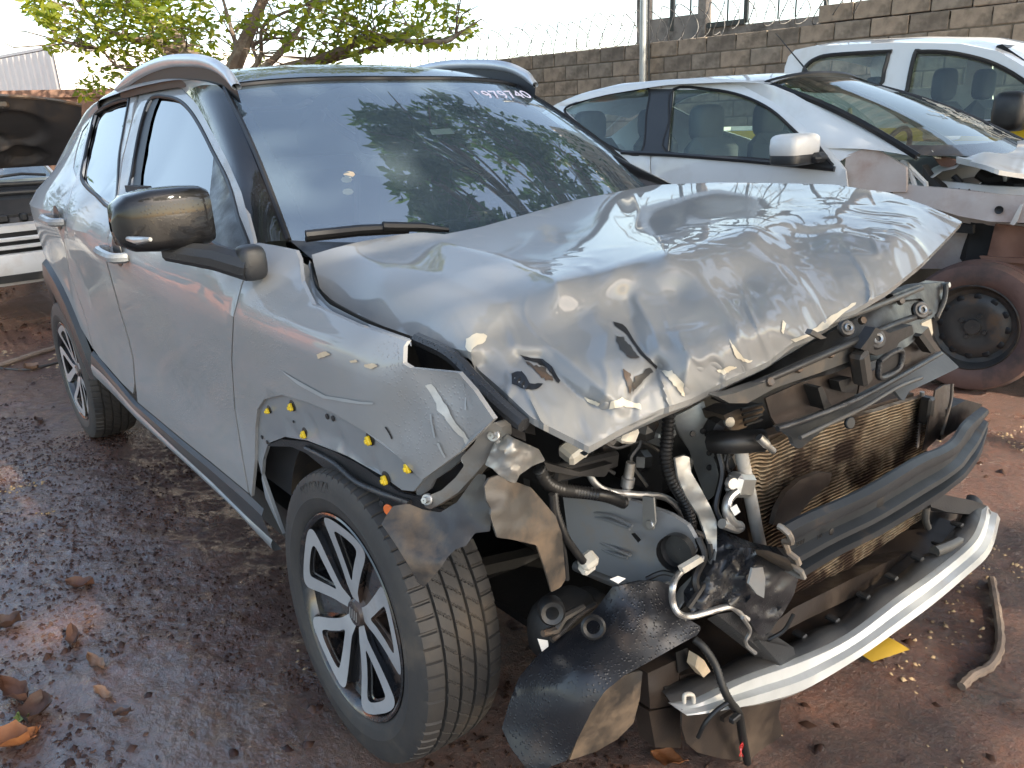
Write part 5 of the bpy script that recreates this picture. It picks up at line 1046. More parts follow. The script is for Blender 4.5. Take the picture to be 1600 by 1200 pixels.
mb = MB(); c = at(1327, 182, 'y', 2.95); mb.tube([c+[0, 0, .045], c, c-[0, 0, .06]], [.01, .018, .022], 8); mb.build('air_freshener', cream, sed)
# wing mirror
mb = MB(); c = at(1242, 228, 'y', 2.19); mb.pill(c, (.17, .26, .12), None, .45); ms = mb.build('wing_mirror', white_paint, sed); mirs(mb).build('wing_mirror', white_paint, sed)
mb = MB(); mb.pill(c-[0, 0, .058], (.165, .25, .07), None, .45); mb.bbox(at(1268, 246, 'y', 2.26), (.14, .10, .05), .02); mb.build('mirror_base', black_trim, sed)
mb = MB(); skin_panel(mb, ssd([(1272, 215), (1298, 250), (1300, 262), (1240, 258), (1246, 240)]), [], lambda q: S2(q, .006), np.array([0, .01, 0]), .1); mb.build('sail_panel', black_trim, sed)
SHEET('pillar_foot', white_paint, [(1275, 212, 'y', 2.40), (1330, 220, 'y', 2.40), (1362, 230, 'y', 2.39), (1322, 246, 'y', 2.355), (1300, 236, 'y', 2.36)], [(1268, 204), (1300, 206), (1340, 218), (1364, 230), (1340, 238), (1322, 246), (1312, 252), (1296, 232)], 6, (0, .02, 0), parent=sed)
# stripped front right: scuttle side, wing rail, strut tower, wheel
def PLs(*a, **k): k.setdefault('parent', sed); return PL(*a, **k)
SHEET('scuttle_side', mud_metal, [(1322, 245, 'y', 2.36), (1362, 228, 'y', 2.38), (1415, 260, 'y', 2.40), (1400, 300, 'y', 2.40), (1318, 290, 'y', 2.36)], [(1322, 243), (1340, 236), (1362, 228), (1378, 238), (1398, 250), (1416, 262), (1416, 300), (1370, 300), (1316, 294), (1319, 270)], 8, (0, .02, 0), parent=sed, wob=.01)
SHEET('wing_rail', mud_metal, [(1400, 290, 'y', 2.42), (1500, 300, 'y', 2.42), (1640, 330, 'y', 2.42), (1500, 340, 'y', 2.42), (1640, 290, 'y', 2.44)], [(1395, 286), (1440, 291), (1500, 296), (1560, 304), (1660, 310), (1660, 350), (1590, 348), (1545, 346), (1500, 338), (1440, 320), (1395, 306)], 9, (0, .03, 0), parent=sed, wob=.012)
SHEET('wing_rail', old_white, [(1410, 284, 'y', 2.52), (1520, 296, 'y', 2.52), (1640, 300, 'y', 2.52)], [(1405, 280), (1470, 283), (1540, 290), (1660, 296), (1660, 312), (1560, 306), (1500, 299), (1405, 290)], 9, (0, .03, 0), parent=sed, wob=.01)
mb = MB(); mb.lathe([(.001, .0), (.010, .0), (.018, .003), (.018, 0)], at(1561, 328, 'y', 2.415), (0, -1, 0), 14); mb.build('rail_hole', seal, sed)
SHEET('inner_wing', mud_metal, [(1420, 330, 'y', 2.62), (1660, 350, 'y', 2.62), (1660, 480, 'y', 2.66), (1440, 420, 'y', 2.70)], [(1400, 306), (1500, 338), (1590, 350), (1660, 350), (1660, 460), (1600, 470), (1540, 440), (1480, 420), (1400, 420)], 10, (0, .02, 0), parent=sed, wob=.02)
SHEET('strut_tower', rust_mud, [(1480, 370, 'y', 2.58), (1660, 400, 'y', 2.58), (1660, 520, 'y', 2.60), (1560, 440, 'y', 2.58)], [(1555, 350), (1600, 355), (1660, 360), (1660, 560), (1630, 540), (1600, 500), (1570, 470), (1540, 410)], 9, (0, .02, 0), parent=sed, wob=.03)
for P, m_ in (([(1470, 345), (1520, 352), (1520, 365), (1470, 362)], void_black), ([(1560, 455), (1600, 458), (1600, 470), (1565, 470)], mud_metal), ([(1530, 400), (1600, 404), (1600, 412), (1535, 408)], rust_mud)): PLs('body_flange', m_, P, 'y', 2.56, (0, .03, 0))
PLs('hanging_strip', old_white, [(1594, 320), (1599, 318), (1590, 345), (1584, 352), (1578, 350)], 'y', 2.40, (0, .005, 0))
PLs('lamp_bracket', alu, [(1398, 262), (1408, 250), (1416, 252), (1420, 262), (1412, 268), (1402, 270)], 'y', 2.42, (0, .02, 0))
mb = MB()
for P in ([(1418, 258), (1432, 296)], [(1418, 258), (1446, 286)], [(1420, 290), (1448, 296)], [(1446, 284), (1448, 297)], [(1418, 258), (1416, 288)]): mb.tube([at(a, b, 'y', 2.44) for a, b in P], .011, 5)
mb.build('lamp_bracket', old_white, sed)
PLs('plastic_cover', void_black, [(1441, 258), (1452, 275), (1470, 290), (1478, 302), (1446, 296)], 'y', 2.46, (0, .06, 0))
SHEET('bonnet', old_white, [(1455, 232, 'y', 2.55), (1540, 248, 'y', 2.55), (1660, 300, 'y', 2.5), (1660, 215, 'y', 3.5), (1560, 225, 'y', 3.4), (1480, 235, 'y', 2.9)], [(1452, 230), (1480, 233), (1500, 232), (1560, 225), (1660, 210), (1660, 290), (1600, 272), (1562, 266), (1540, 258), (1490, 246), (1460, 240)], 9, (0, .0, -.02), parent=sed, wob=.05, ws_=40)
PLs('bonnet_edge', alu, [(1494, 245), (1564, 262), (1562, 270), (1494, 255)], 'y', 2.50, (0, .03, 0)); PLs('bonnet_underside', rust_mud, [(1452, 238), (1462, 240), (1496, 252), (1488, 262), (1470, 260)], 'y', 2.60, (0, .03, 0))
SHEET('scuttle_trim', old_white, [(1450, 272, 'y', 2.55), (1496, 258, 'y', 2.60), (1475, 262, 'y', 2.62)], [(1446, 272), (1458, 262), (1472, 256), (1498, 256), (1490, 264), (1470, 268), (1456, 278)], 5, (0, .02, 0), parent=sed, wob=.01)
mb = MB(); mb.bbox((.15, 3.1, .70), (.8, .9, .45), .08); mb.bbox((.05, 2.75, .92), (.22, .24, .12), .06); mb.bbox((.35, 2.8, .90), (.3, .25, .15), .06); mb.box((.2, 3.1, .3), (1.2, 1.2, .03)); mb.build('engine', void_black, sed)
mb = MB(); mb.tube([at(1490, 275, 'y', 2.6), at(1500, 285, 'y', 2.6), at(1502, 300, 'y', 2.6)], .014, 8); mb.tube([at(1530, 270, 'y', 2.75), at(1545, 280, 'y', 2.75), at(1570, 276, 'y', 2.75)], .03, 8); mb.build('engine_hose', black_plastic, sed)
mb = MB(); 
for a, b in ((1492, 302), (1500, 305), (1508, 303), (1522, 307), (1532, 308)): mb.tube([at(a, b, 'y', 2.44), at(a+6, b-6, 'y', 2.44), at(a+12, b+2, 'y', 2.44)], .007, 5)
mb.build('wing_clips', dark_metal, sed)
def simple_wheel(c, ax, r, wd, tmat, rmat, par, name='wheel', k=12):
    c = np.array(c, float); mb = MB(); h = wd/2
    mb.lathe([(r*.64, h*.80), (r*.70, h*.98), (r*.85, h*1.06), (r*.95, h*.95), (r*.985, h*.70), (r, h*.45), (r, h*.40), (r*.975, h*.38), (r*.975, h*.30), (r, h*.28), (r, -h*.28), (r*.975, -h*.3), (r*.975, -h*.38), (r, -h*.4), (r*.985, -h*.7), (r*.85, -h*1.05), (r*.64, -h*.8)], c, ax, 64)
    o = mb.build(name, tmat, par)
    mb = MB(); mb.lathe([(r*.66, h*.84), (r*.64, h*.90), (r*.61, h*.70), (r*.57, h*.35), (r*.50, h*.28), (r*.42, h*.42), (r*.30, h*.50), (r*.22, h*.40), (r*.12, h*.42), (r*.11, h*.62), (.001, h*.62)], c, ax, 48); d = mb.build('steel_rim', rmat, o)
    axn = np.array(ax, float)/np.linalg.norm(ax); a = np.cross(axn, [0, 0, 1.]); b = np.cross(a, axn)
    for i in range(k):
        mb = MB(); t = 2*math.pi*i/k; mb.disc(c+axn*h*.40+r*.455*(a*math.cos(t)+b*math.sin(t)), axn, r*.055, .004, 10); mb.build('rim_hole', seal, o)
    for i in range(4 if k else 0):
        mb = MB(); t = 2*math.pi*i/4+.4; mb.disc(c+axn*h*.52+r*.18*(a*math.cos(t)+b*math.sin(t)), axn, r*.035, .012, 6); mb.build('wheel_nut', dark_metal, o)
    return o
simple_wheel((-.005, 2.42, .302), (.10, -1, .04), .302, .185, muddy_tyre, dark_metal, sed)
for q_, s_ in (((-2.6, 2.42, .302), -1), ((-2.6, 3.82, .302), 1), ((0, 3.82, .302), 1)): simple_wheel(q_, (0, s_, 0), .302, .185, muddy_tyre, dark_metal, sed, k=0)

# ------------------------------------------------------------------ white pickup beyond the sedan
pk = thing('pickup_truck', (-1.5, 5.5, 0), 'white double cab pickup with yellow side stripe, parked in front of block wall', 'pickup')
YP = 5.50
def ky(x, z): return 4.62+np.clip(z-1.12, 0, 1)*.26+.05*np.clip((.6-z)/.4, 0, 1)
def kside(px, py):
    y = 4.65
    for _ in range(30):
        q = at(px, py, 'y', y); y = .5*y+.5*float(ky(q[0], q[2]))
    return np.array([q[0], q[2]])
def ksd(P): return np.array([kside(*q) for q in P])
def SK(q, o=0): return np.stack([q[:, 0], ky(q[:, 0], q[:, 1])-o, q[:, 1]], 1)
def mirk(mb):
    m2 = MB(); m2.v = [v*np.array([1, -1, 1])+np.array([0, 2*YP, 0]) for v in mb.v]; m2.f = [f[::-1] for f in mb.f]; m2.n = mb.n; return m2
rw = ksd([(1262, 101), (1275, 92), (1300, 86), (1386, 81), (1389, 84), (1382, 110), (1374, 134), (1330, 140), (1255, 140), (1256, 112)])
fw_ = np.vstack([ksd([(1430, 84), (1440, 81), (1480, 82), (1530, 92), (1570, 108), (1610, 135)]), [(-.42, 1.165), (-1.42, 1.175)], ksd([(1418, 140)])])
cab = np.vstack([ksd([(1226, 106), (1232, 88), (1242, 78), (1270, 72), (1400, 66), (1500, 68), (1560, 80), (1610, 110)]), [(-.30, 1.2), (-.2, 1.1), (-.2, .5), (-2.42, .5), (-2.44, 1.1)]])
mb = MB(); skin_panel(mb, cab, [rw, fw_], lambda q: SK(q), np.array([0, .03, 0]), .1); mb.build('cab', white_paint, pk, ang=30); mirk(mb).build('cab', white_paint, pk, ang=30)
for h, nm in ((rw, 'rear_window'), (fw_, 'front_window')):
    c = h.mean(0); mb = MB(); skin_panel(mb, c+(h-c)*1.03, [], lambda q: SK(q, -.02), np.array([0, .004, 0]), .15); mb.build(nm, clear_glass, pk); mirk(mb).build(nm, clear_glass, pk)
    mb = MB(); P = SK(spline(h, 3, True), .003); mb.tube(np.vstack([P, P[:1]]), .016, 6, cap=False); mb.build('window_seal', seal, pk)
rt = SK(ksd([(1226, 104), (1232, 88), (1242, 78), (1270, 72), (1400, 66), (1500, 68), (1560, 80), (1610, 110)])); n = 20; A = resample(rt, n); B = A*np.array([1, -1, 1])+np.array([0, 2*YP, 0])
mb = MB(); mb.grid(ruled(A, B, 10, n, .06, (0, 0, 1))); mb.build('roof', white_paint, pk, ang=40)
mb = MB(); mb.plate([(-.28, 4.75, 1.16), (-.28, 6.25, 1.16), (-.95, 6.1, 1.62), (-.95, 4.88, 1.62)], (-.004, 0, -.004)); mb.build('windscreen', clear_glass, pk)
mb = MB(); mb.tube([(-.27, 4.75, 1.17), (-.94, 4.88, 1.63), (-.94, 6.1, 1.63), (-.27, 6.25, 1.17)], .03, 6); mb.build('windscreen_seal', seal, pk)
mb = MB(); q = np.array([(-2.42, 1.045), (-.2, 1.025), (-.2, 1.115), (-2.42, 1.14)]); skin_panel(mb, q, [], lambda p_: SK(p_, .006), np.array([0, .004, 0]), .2); q2 = np.array([(-4.1, 1.05), (-2.47, 1.045), (-2.47, 1.135), (-4.1, 1.135)]); skin_panel(mb, q2, [], lambda p_: np.stack([p_[:, 0], np.full(len(p_), 4.604), p_[:, 1]], 1), np.array([0, .004, 0]), .3); mb.build('side_stripe', band_yellow, pk)
mb = MB(); mb.box((-3.3, 4.64, .83), (1.66, .06, .62)); mb.box((-3.3, 6.36, .83), (1.66, .06, .62)); mb.box((-4.12, 5.5, .83), (.06, 1.7, .62)); mb.box((-3.3, 5.5, .6), (1.6, 1.66, .05)); mb.box((-2.43, 5.5, .85), (.05, 1.7, .7)); mb.build('cargo_bed', white_paint, pk, smooth=False)
mb = MB(); mb.bbox((.35, 5.5, .85), (1.05, 1.62, .48), .12); mb.build('bonnet', white_paint, pk)
mb = MB(); mb.bbox((.92, 5.5, .55), (.16, 1.66, .3), .05); mb.build('front_bumper', black_trim, pk)
mb = MB(); mb.box((-1.4, 5.5, .45), (2.6, 1.5, .1)); mb.build('floor_pan', void_black, pk)
for s in (-1, 1):
    for x in (-1.15, -2.05):
        mb = MB(); mb.bbox((x-.2, YP+s*.38, .95), (.16, .5, .7), .07); q = mb.build('seat', fabric, pk); mb = MB(); mb.pill((x-.22, YP+s*.38, 1.42), (.12, .28, .24)); mb.build('headrest', fabric, q)
    mq = at(1582, 174, 'y', YP-1.06); mq[1] = YP+s*1.06; mb = MB(); mb.pill(mq, (.20, .26, .25), None, .5); mb.bbox(mq+[.02, -s*.12, -.09], (.08, .14, .05), .02); mb.build('wing_mirror', black_plastic, pk)
    for x in (.35, -3.1): simple_wheel((x, YP+s*.74, .36), (0, s, 0), .36, .22, rubber, dark_metal, pk, k=0)
mb = MB(); c = at(1591, 88, 'y', 4.95); e1 = np.array([.8, .3, -.45]); e1 /= np.linalg.norm(e1); nn = np.array([.56, 0, .83]); e2 = np.cross(nn, e1)
mb.tube([c+.035*(math.cos(t)*e1+math.sin(t)*e2) for t in np.linspace(0, 2*math.pi, 17)], .006, 5, cap=False); mb.tube([c-.03*e1, c+.03*e1], .006, 5); mb.tube([c-.03*e2, c+.03*e2], .006, 5); mb.build('glass_mark', band_yellow, pk)
mb = MB(); mb.tube([at(1262, 112, 'y', 3.0), at(1212, 52, 'y', 3.0)], [.006, .002], 6); mb.disc(at(1263, 112, 'y', 3.0), (0, 0, 1), .03, .02, 10); mb.build('aerial', black_trim, sed)

# ------------------------------------------------------------------ car with its bonnet up, far left
oc = thing('open_bonnet_car', (-5.9, -.75, 0), 'white bumpered car with dark bonnet propped open at far left behind grey SUV', 'car')
CY = -.78
def cfront(name, mt, sec, x0, hwid=.82, crv=.16, n=25):
    u = np.linspace(-1, 1, n); G = np.array([[(x0+dx-crv*abs(a)**2.4, CY+a*hwid, z) for a in u] for dx, z in sec]); mb = MB(); mb.grid(G); return mb.build(name, mt, oc)
cfront('front_bumper', old_white, [(-.12, .34), (-.02, .35), (0, .40), (.0, .50), (-.02, .56), (-.06, .565)], -5.12)
cfront('grille_recess', seal, [(-.10, .56), (-.10, .73)], -5.13)
for z in (.59, .645): cfront('grille_bar', old_white, [(-.02, z), (.0, z+.006), (.0, z+.022), (-.02, z+.03)], -5.16)
cfront('crossmember', old_white, [(-.02, .70), (0, .705), (.0, .75), (-.10, .76), (-.11, .72)], -5.22)
mb = MB(); mb.bbox((-5.29, CY+.62, .735), (.04, .30, .03), .01); mb.build('crossmember_slot', seal, oc); mb = MB(); mb.bbox((-5.45, CY, .72), (.12, 1.2, .14), .03); mb.build('radiator_top', dark_metal, oc)
for k in range(9):
    mb = MB(); mb.bbox((-5.40, CY-.55+k*.14, .79), (.08, .05+.02*(k % 3), .06), .012); mb.build('engine_cover', black_plastic, oc)
mb = MB(); mb.bbox((-5.8, CY, .70), (.7, 1.2, .42), .1); mb.box((-5.7, CY, .4), (1.2, 1.4, .05)); mb.bbox((-6.18, CY, .84), (.2, 1.35, .28), .05); mb.build('engine', void_black, oc)
for z, x in ((.93, -5.95), (.99, -6.05), (.86, -5.85)): 
    mb = MB(); mb.tube([(x, CY-.75, z), (x+.05, CY, z+.015), (x, CY+.75, z)], .02, 8); mb.build('engine_bay_rail', black_trim, oc)
for s in (-1, 1):
    mb = MB(); mb.bbox((-5.85, CY+s*.77, .80), (1.2, .10, .24), .04); mb.build('front_wing', old_white, oc)
    simple_wheel((-5.95, CY+s*.70, .30), (0, s, 0), .30, .18, rubber, dark_metal, oc, k=0)
    simple_wheel((-8.4, CY+s*.70, .30), (0, s, 0), .30, .18, rubber, dark_metal, oc, k=0)
    mb = MB(); mb.bbox((-5.25, CY+s*.55, .28), (.12, .14, .16), .02); mb.build('chassis_end', rust_mud, oc)
    mb = MB(); mb.bbox((-5.38, CY+s*.66, .66), (.12, .22, .12), .04); mb.build('headlamp', clear_glass if False else alu, oc)
G = np.array([[(-6.2-.7*v+.08*(1-u*u), CY+u*(.68-.12*v), 1.03+.43*v) for u in np.linspace(-1, 1, 11)] for v in np.linspace(0, 1, 6)]); mb = MB(); mb.grid(G); mb.build('windscreen', wind_glass, oc)
mb = MB(); mb.bbox((-7.7, CY, .72), (3.0, 1.62, .62), .1); mb.build('body', old_white, oc); mb = MB(); mb.plate([(-6.9, CY-.56, 1.46), (-6.9, CY+.56, 1.46), (-8.4, CY+.56, 1.44), (-8.4, CY-.56, 1.44)], (0, 0, -.02)); mb.plate([(-6.25, CY-.75, 1.0), (-6.9, CY-.57, 1.45), (-8.4, CY-.57, 1.43), (-8.9, CY-.75, 1.0)], (0, .02, 0)); mb.plate([(-6.25, CY+.75, 1.0), (-6.9, CY+.57, 1.45), (-8.4, CY+.57, 1.43), (-8.9, CY+.75, 1.0)], (0, -.02, 0)); mb.build('cabin', old_white, oc, smooth=False)
def bonn(u, v):
    z = 1.12+.50*v-.05*abs(u)**3*v; x = -6.05+.62*v+.06*math.sin(v*3.1)
    rel = 0
    for (cu, cv, ru, rv) in ((-.45, .55, .3, .22), (.05, .62, .24, .22), (.55, .55, .3, .24), (.1, .2, .3, .14), (-.55, .16, .25, .12), (.65, .18, .2, .12), (.32, .36, .16, .1)):
        d = ((u-cu)/ru)**2+((v-cv)/rv)**2; rel += .055*float(sstep(1.25, .8, d))
    return np.array([x-rel*.62, CY+u*.72, z+rel*.7])
G = np.array([[bonn(u, v) for u in np.linspace(-1.16, 1.16, 60)] for v in np.linspace(0, 1, 40)]); mb = MB(); mb.grid(G)
under = mat('bonnet_underside', (.036, .034, .036), .6, c2=(.026, .024, .026), nscale=8, dirt=(.06, .048, .042), dscale=4); bo = mb.build('bonnet', under, oc, ang=None)
mb = MB(); mb.tube([bonn(u, 1)+np.array([0, 0, .004]) for u in np.linspace(-1.16, 1.16, 24)], .014, 6); mb.build('bonnet_edge', dark_metal, bo); mb = MB(); mb.bbox(bonn(.44, .90), (.05, .12, .06), .015); mb.tube([bonn(.46, .9), bonn(.46, .84)+[.04, 0, 0]], .008, 6); mb.build('bonnet_catch', dark_metal, bo)
mb = MB(); mb.tube([(-6.12, CY+.2, 1.05), (-6.10, CY+.45, 1.07), (-6.12, CY+.62, 1.05)], .012, 6); mb.tube([(-6.1, CY-.4, 1.04), (-6.1, CY+.2, 1.05)], .012, 6); mb.build('wiper', black_trim, oc)

# ------------------------------------------------------------------ block wall, wire, building behind it
vd = ray(-800, 192+1600*.0452); vd[2] = 0; vd /= np.linalg.norm(vd); nw = np.array([vd[1], -vd[0], 0]); nw = nw if nw@CF > 0 else -nw
W0 = CAM+nw*10.2; W0[2] = 0
def wall_st(px, py, D=10.2):
    q = atn(px, py, CAM+nw*D, nw); return float((q-W0)@vd), float(q[2])
block_m = [mat('concrete_block_%s' % k, c, .9, c2=tuple(q*.62 for q in c), nscale=9, bump=.35, bscale=60, dirt=(.11, .095, .08), dscale=4, dlev=(.48, .72), spec=.2) for k, c in (('warm', (.33, .275, .22)), ('grey', (.285, .25, .21)), ('dark', (.225, .195, .165)))]
mortar = mat('mortar', (.10, .085, .07), .95, c2=(.16, .14, .11), nscale=12, bump=.2)
s_l, _ = wall_st(520, 110); s_step, _ = wall_st(1278, 22); s_r, _ = wall_st(1700, 0); TOP = 2.235
wall = thing('block_wall', tuple(W0+vd*(s_step)), 'weathered grey concrete block boundary wall behind the white cars', 'wall')
lo, hi = min(s_l, s_r), max(s_l, s_r); sgn = 1 if s_l > s_r else -1
def blk_mesh(seed):
    r = np.random.default_rng(seed); mb = MB(); mb.bbox((0, 0, 0), (.388, .14, .186), .007); v = np.vstack(mb.v)+r.normal(0, .0022, (24, 3)); me = bpy.data.meshes.new('block'); me.from_pydata(v.tolist(), [], mb.f); me.update(); return me
BM = [blk_mesh(k) for k in range(6)]
for i, me in enumerate(BM): me.materials.append(block_m[(0, 1, 0, 2, 1, 0)[i]])
wrz = math.atan2(vd[1], vd[0]); cnt = 0; low = MB()
for row in range(13):
    zc = TOP+.2*1-.2*row-.1
    off = .2*(row % 2)
    for k in range(int((hi-lo)/.4)+2):
        s_ = lo+k*.4+off
        if row == 0 and not ((s_ < s_step) if sgn == 1 else (s_ > s_step)): continue
        p = W0+vd*s_+nw*RNG.normal(0, .004)
        if row < 6 and cnt < 290:
            o = bpy.data.objects.new('block', BM[int(RNG.integers(0, 6))]); COL.objects.link(o); o.parent = wall
            o.location = tuple(np.array([p[0], p[1], zc])-ROOT[wall]); o.rotation_euler = (0, 0, wrz+(math.pi if RNG.random() < .5 else 0)); cnt += 1
        else:
            a = np.array([[vd[0], -vd[1], 0], [vd[1], vd[0], 0], [0, 0, 1]]); low.bbox((p[0], p[1], zc), (.388, .14, .186), .007, a)
low.build('lower_blocks', block_m[1], wall, kind='stuff')
a = np.array([[vd[0], -vd[1], 0], [vd[1], vd[0], 0], [0, 0, 1]])
mb = MB(); mb.box(W0+vd*(lo+hi)/2+np.array([0, 0, TOP/2-.05]), (hi-lo+.3, .115, TOP-.09), a); mb.build('mortar_joints', mortar, wall, smooth=False)
# razor wire coil along the top
wire_m = mat('galvanised_wire', (.16, .155, .15), .5, .2)
s_a, _ = wall_st(560, 60); s_b, _ = wall_st(1372, 10); rw_t = thing('razor_wire', tuple(W0+vd*s_a+np.array([0, 0, TOP])), 'looped razor wire coil running along top of block wall', 'razor wire')
npt = 2600; tt = np.linspace(0, 1, npt); ss_ = s_a+(s_b-s_a)*tt; turns = abs(s_b-s_a)/.21; ph = tt*turns*2*math.pi
rad = .215+.02*np.sin(tt*90)+.012*np.sin(tt*233); jz = .02*np.sin(tt*47)
cz = TOP+.20+np.where(tt > .78, .06, 0)
P = W0[None]+vd[None]*(ss_+.05*np.sin(ph*2+1)+.03*np.sin(tt*300))[:, None]+nw[None]*(rad*.9*np.sin(ph))[:, None]; P[:, 2] = cz+jz+rad*np.cos(ph)
mb = MB(); mb.tube(P, .0065, 4); mb.build('wire_coil', wire_m, rw_t, ang=None)
mb = MB()
for i in range(10, npt-10, 9):
    mb.box(P[i], (.026, .004, .010), a)
mb.build('barbs', wire_m, rw_t, smooth=False, kind='stuff')
# lamp pole standing at the wall
sp_, zp = wall_st(1005, 80, 9.9); pole = thing('metal_pole', tuple(CAM*[1, 1, 0]+nw*9.9+vd*sp_), 'slim grey steel pole standing in front of block wall', 'pole')
pb = ROOT[pole]; mb = MB(); mb.tube([pb, pb+[0, 0, 3], pb+[0, 0, 6]], [.05, .047, .04], 16); mb.lathe([(.001, .03), (.11, .03), (.11, 0), (.001, 0)], pb+[0, 0, .0], (0, 0, 1), 16); mb.build('pole_shaft', mat('painted_pole', (.40, .42, .42), .4, .3), pole)
mb = MB(); d_ = -vd*sgn; mb.tube([pb+[0, 0, 6]+d_*.05, pb+[0, 0, 2.6]+d_*.075, pb+[0, 0, 1.5]+d_*.10], .012, 6); mb.build('pole_cable', black_trim, pole)
# unfinished building beyond the wall: sill wall, posts, beam and ribbed cladding above
bd = thing('open_building', tuple(CAM*[1, 1, 0]+nw*11.4), 'unfinished concrete building with open window bays rising behind block wall', 'building')
conc = mat('raw_concrete', (.27, .245, .22), .9, c2=(.20, .18, .165), nscale=5, bump=.2, bscale=30, dirt=(.09, .08, .07), dscale=2.5); frame_m = mat('dark_frame', (.045, .05, .045), .5)
def bxw(name, px0, px1, z0, z1, mt, dpt=.12, D=11.4, parent=bd, py=20):
    a0 = (atn(px0, py, CAM+nw*D, nw)-CAM)@vd; a1 = (atn(px1, py, CAM+nw*D, nw)-CAM)@vd
    mb = MB(); mb.box(CAM*[1, 1, 0]+nw*D+vd*(a0+a1)/2+np.array([0, 0, (z0+z1)/2]), (abs(a1-a0), dpt, z1-z0), a); return mb.build(name, mt, parent, False)
z_of = lambda px, py, D=11.4: float(atn(px, py, CAM+nw*D, nw)[2])
zs1 = z_of(1060, 26); zs2 = z_of(1140, 39)
bxw('sill_wall', 1015, 1096, 0, zs1, conc); bxw('sill_wall', 1107, 1700, 0, zs2-.02, conc)
bxw('post', 1095, 1107, 0, 4.6, conc, .2, 11.38); bxw('post', 1368, 1400, 0, 4.6, conc, .2, 11.38); bxw('post', 1000, 1015, 0, 4.6, conc, .2, 11.38)
for p0 in (1048, 1163, 1287): bxw('window_post', p0, p0+6, zs2, 4.4, frame_m, .06, 11.36)
for p0 in (1078, 1136, 1242, 1328, 1215): bxw('window_bar', p0, p0+2, zs2, 4.4, frame_m, .02, 11.36)
bxw('window_rail', 1107, 1165, zs2-.02, zs2+.05, frame_m, .06, 11.33)
bxw('awning', 1372, 1450, z_of(1400, 12), z_of(1400, -14), mat('pink_cloth', (.55, .10, .18), .7), .06, 11.30)
clad = mat('beige_cladding', (.50, .44, .37), .5, c2=(.46, .40, .33), nscale=3)
mb = MB(); s0_, s1_ = -13.0, 5.0; xs = np.arange(s0_, s1_, .045); amp = .03*np.sign(np.sin(xs*2*math.pi/.27))
base = CAM*[1, 1, 0]+nw*11.5
G = np.array([[base+vd*x+nw*am+np.array([0, 0, z]) for x, am in zip(xs, amp)] for z in (4.5, 6.2)]); mb.grid(G); mb.build('wall_cladding', clad, bd, smooth=False)
bxw('beam', 1000, 1700, 4.4, 4.6, conc, .25, 11.42)
# ------------------------------------------------------------------ white shed and brown wall at far left
Pz = 3.1; c0 = dep(82, 77, 17); Pz = c0[2]; e0 = at(-260, 77+342*.185, 'z', Pz); e1 = at(300, 60, 'z', Pz)
shed = thing('white_shed', (c0[0], c0[1], 0), 'white ribbed metal shed in the distance at far left', 'shed')
shed_m = mat('white_ribbed_sheet', (.62, .60, .57), .5, c2=(.56, .54, .51), nscale=4)
def ribwall(A, B, z0, z1, name, mt, par, step=.30, depth=.012):
    A = np.array(A); B = np.array(B); A[2] = B[2] = 0; ln = np.linalg.norm(B-A); d = (B-A)/ln; nn_ = np.array([d[1], -d[0], 0]); xs = np.arange(0, ln, step/6); am = depth*(np.abs(((xs/step) % 1)-.5) < .17)
    mb = MB(); mb.grid(np.array([[A+d*x+nn_*q+np.array([0, 0, z]) for x, q in zip(xs, am)] for z in (z0, z1)])); mb.build(name, mt, par, smooth=False); return d, ln
zb = dep(92, 137, 17)[2]
ribwall(e0, c0, 0, Pz, 'ribbed_wall', shed_m, shed)
far = c0+np.array([-1.2, 6.5, 0]); ribwall(c0, far, 0, Pz, 'ribbed_wall', shed_m, shed)
mb = MB(); pts = [np.array([e0[0], e0[1], Pz+.02]), np.array([c0[0], c0[1], Pz+.02]), np.array([far[0], far[1], Pz+.02]), np.array([e0[0]-8, far[1], Pz+.02])]; mb.plate(pts, (0, 0, .06)); mb.build('shed_roof', shed_m, shed, smooth=False)
bwl = thing('brown_fence', (-14.5, .8, 0), 'low brown boarded fence below the white shed', 'fence'); brown = mat('brown_boards', (.16, .085, .06), .8, c2=(.22, .13, .09), nscale=5, bump=.1)
A = at(-250, 188, 'x', -14.5); B = at(200, 124, 'x', -13.6); zt = float(at(60, 147, 'x', -14.3)[2])
nb = 44
for k in range(nb):
    q = A+(B-A)*(k+.5)/nb; wdt = np.linalg.norm(B-A)/nb*1.0; an = math.atan2(B[1]-A[1], B[0]-A[0]); rm = [[math.cos(an), -math.sin(an), 0], [math.sin(an), math.cos(an), 0], [0, 0, 1]]
    mb = MB(); hgt = zt+RNG.normal(0, .01)-.04; mb.box((q[0], q[1], hgt/2), (wdt, .03, hgt), rm); mb.build('board', brown, bwl, smooth=False)
mb = MB(); q = (A+B)/2; mb.box((q[0], q[1], zt-.02), (np.linalg.norm(B-A), .12, .12), rm); mb.build('top_rail', brown, bwl, smooth=False)

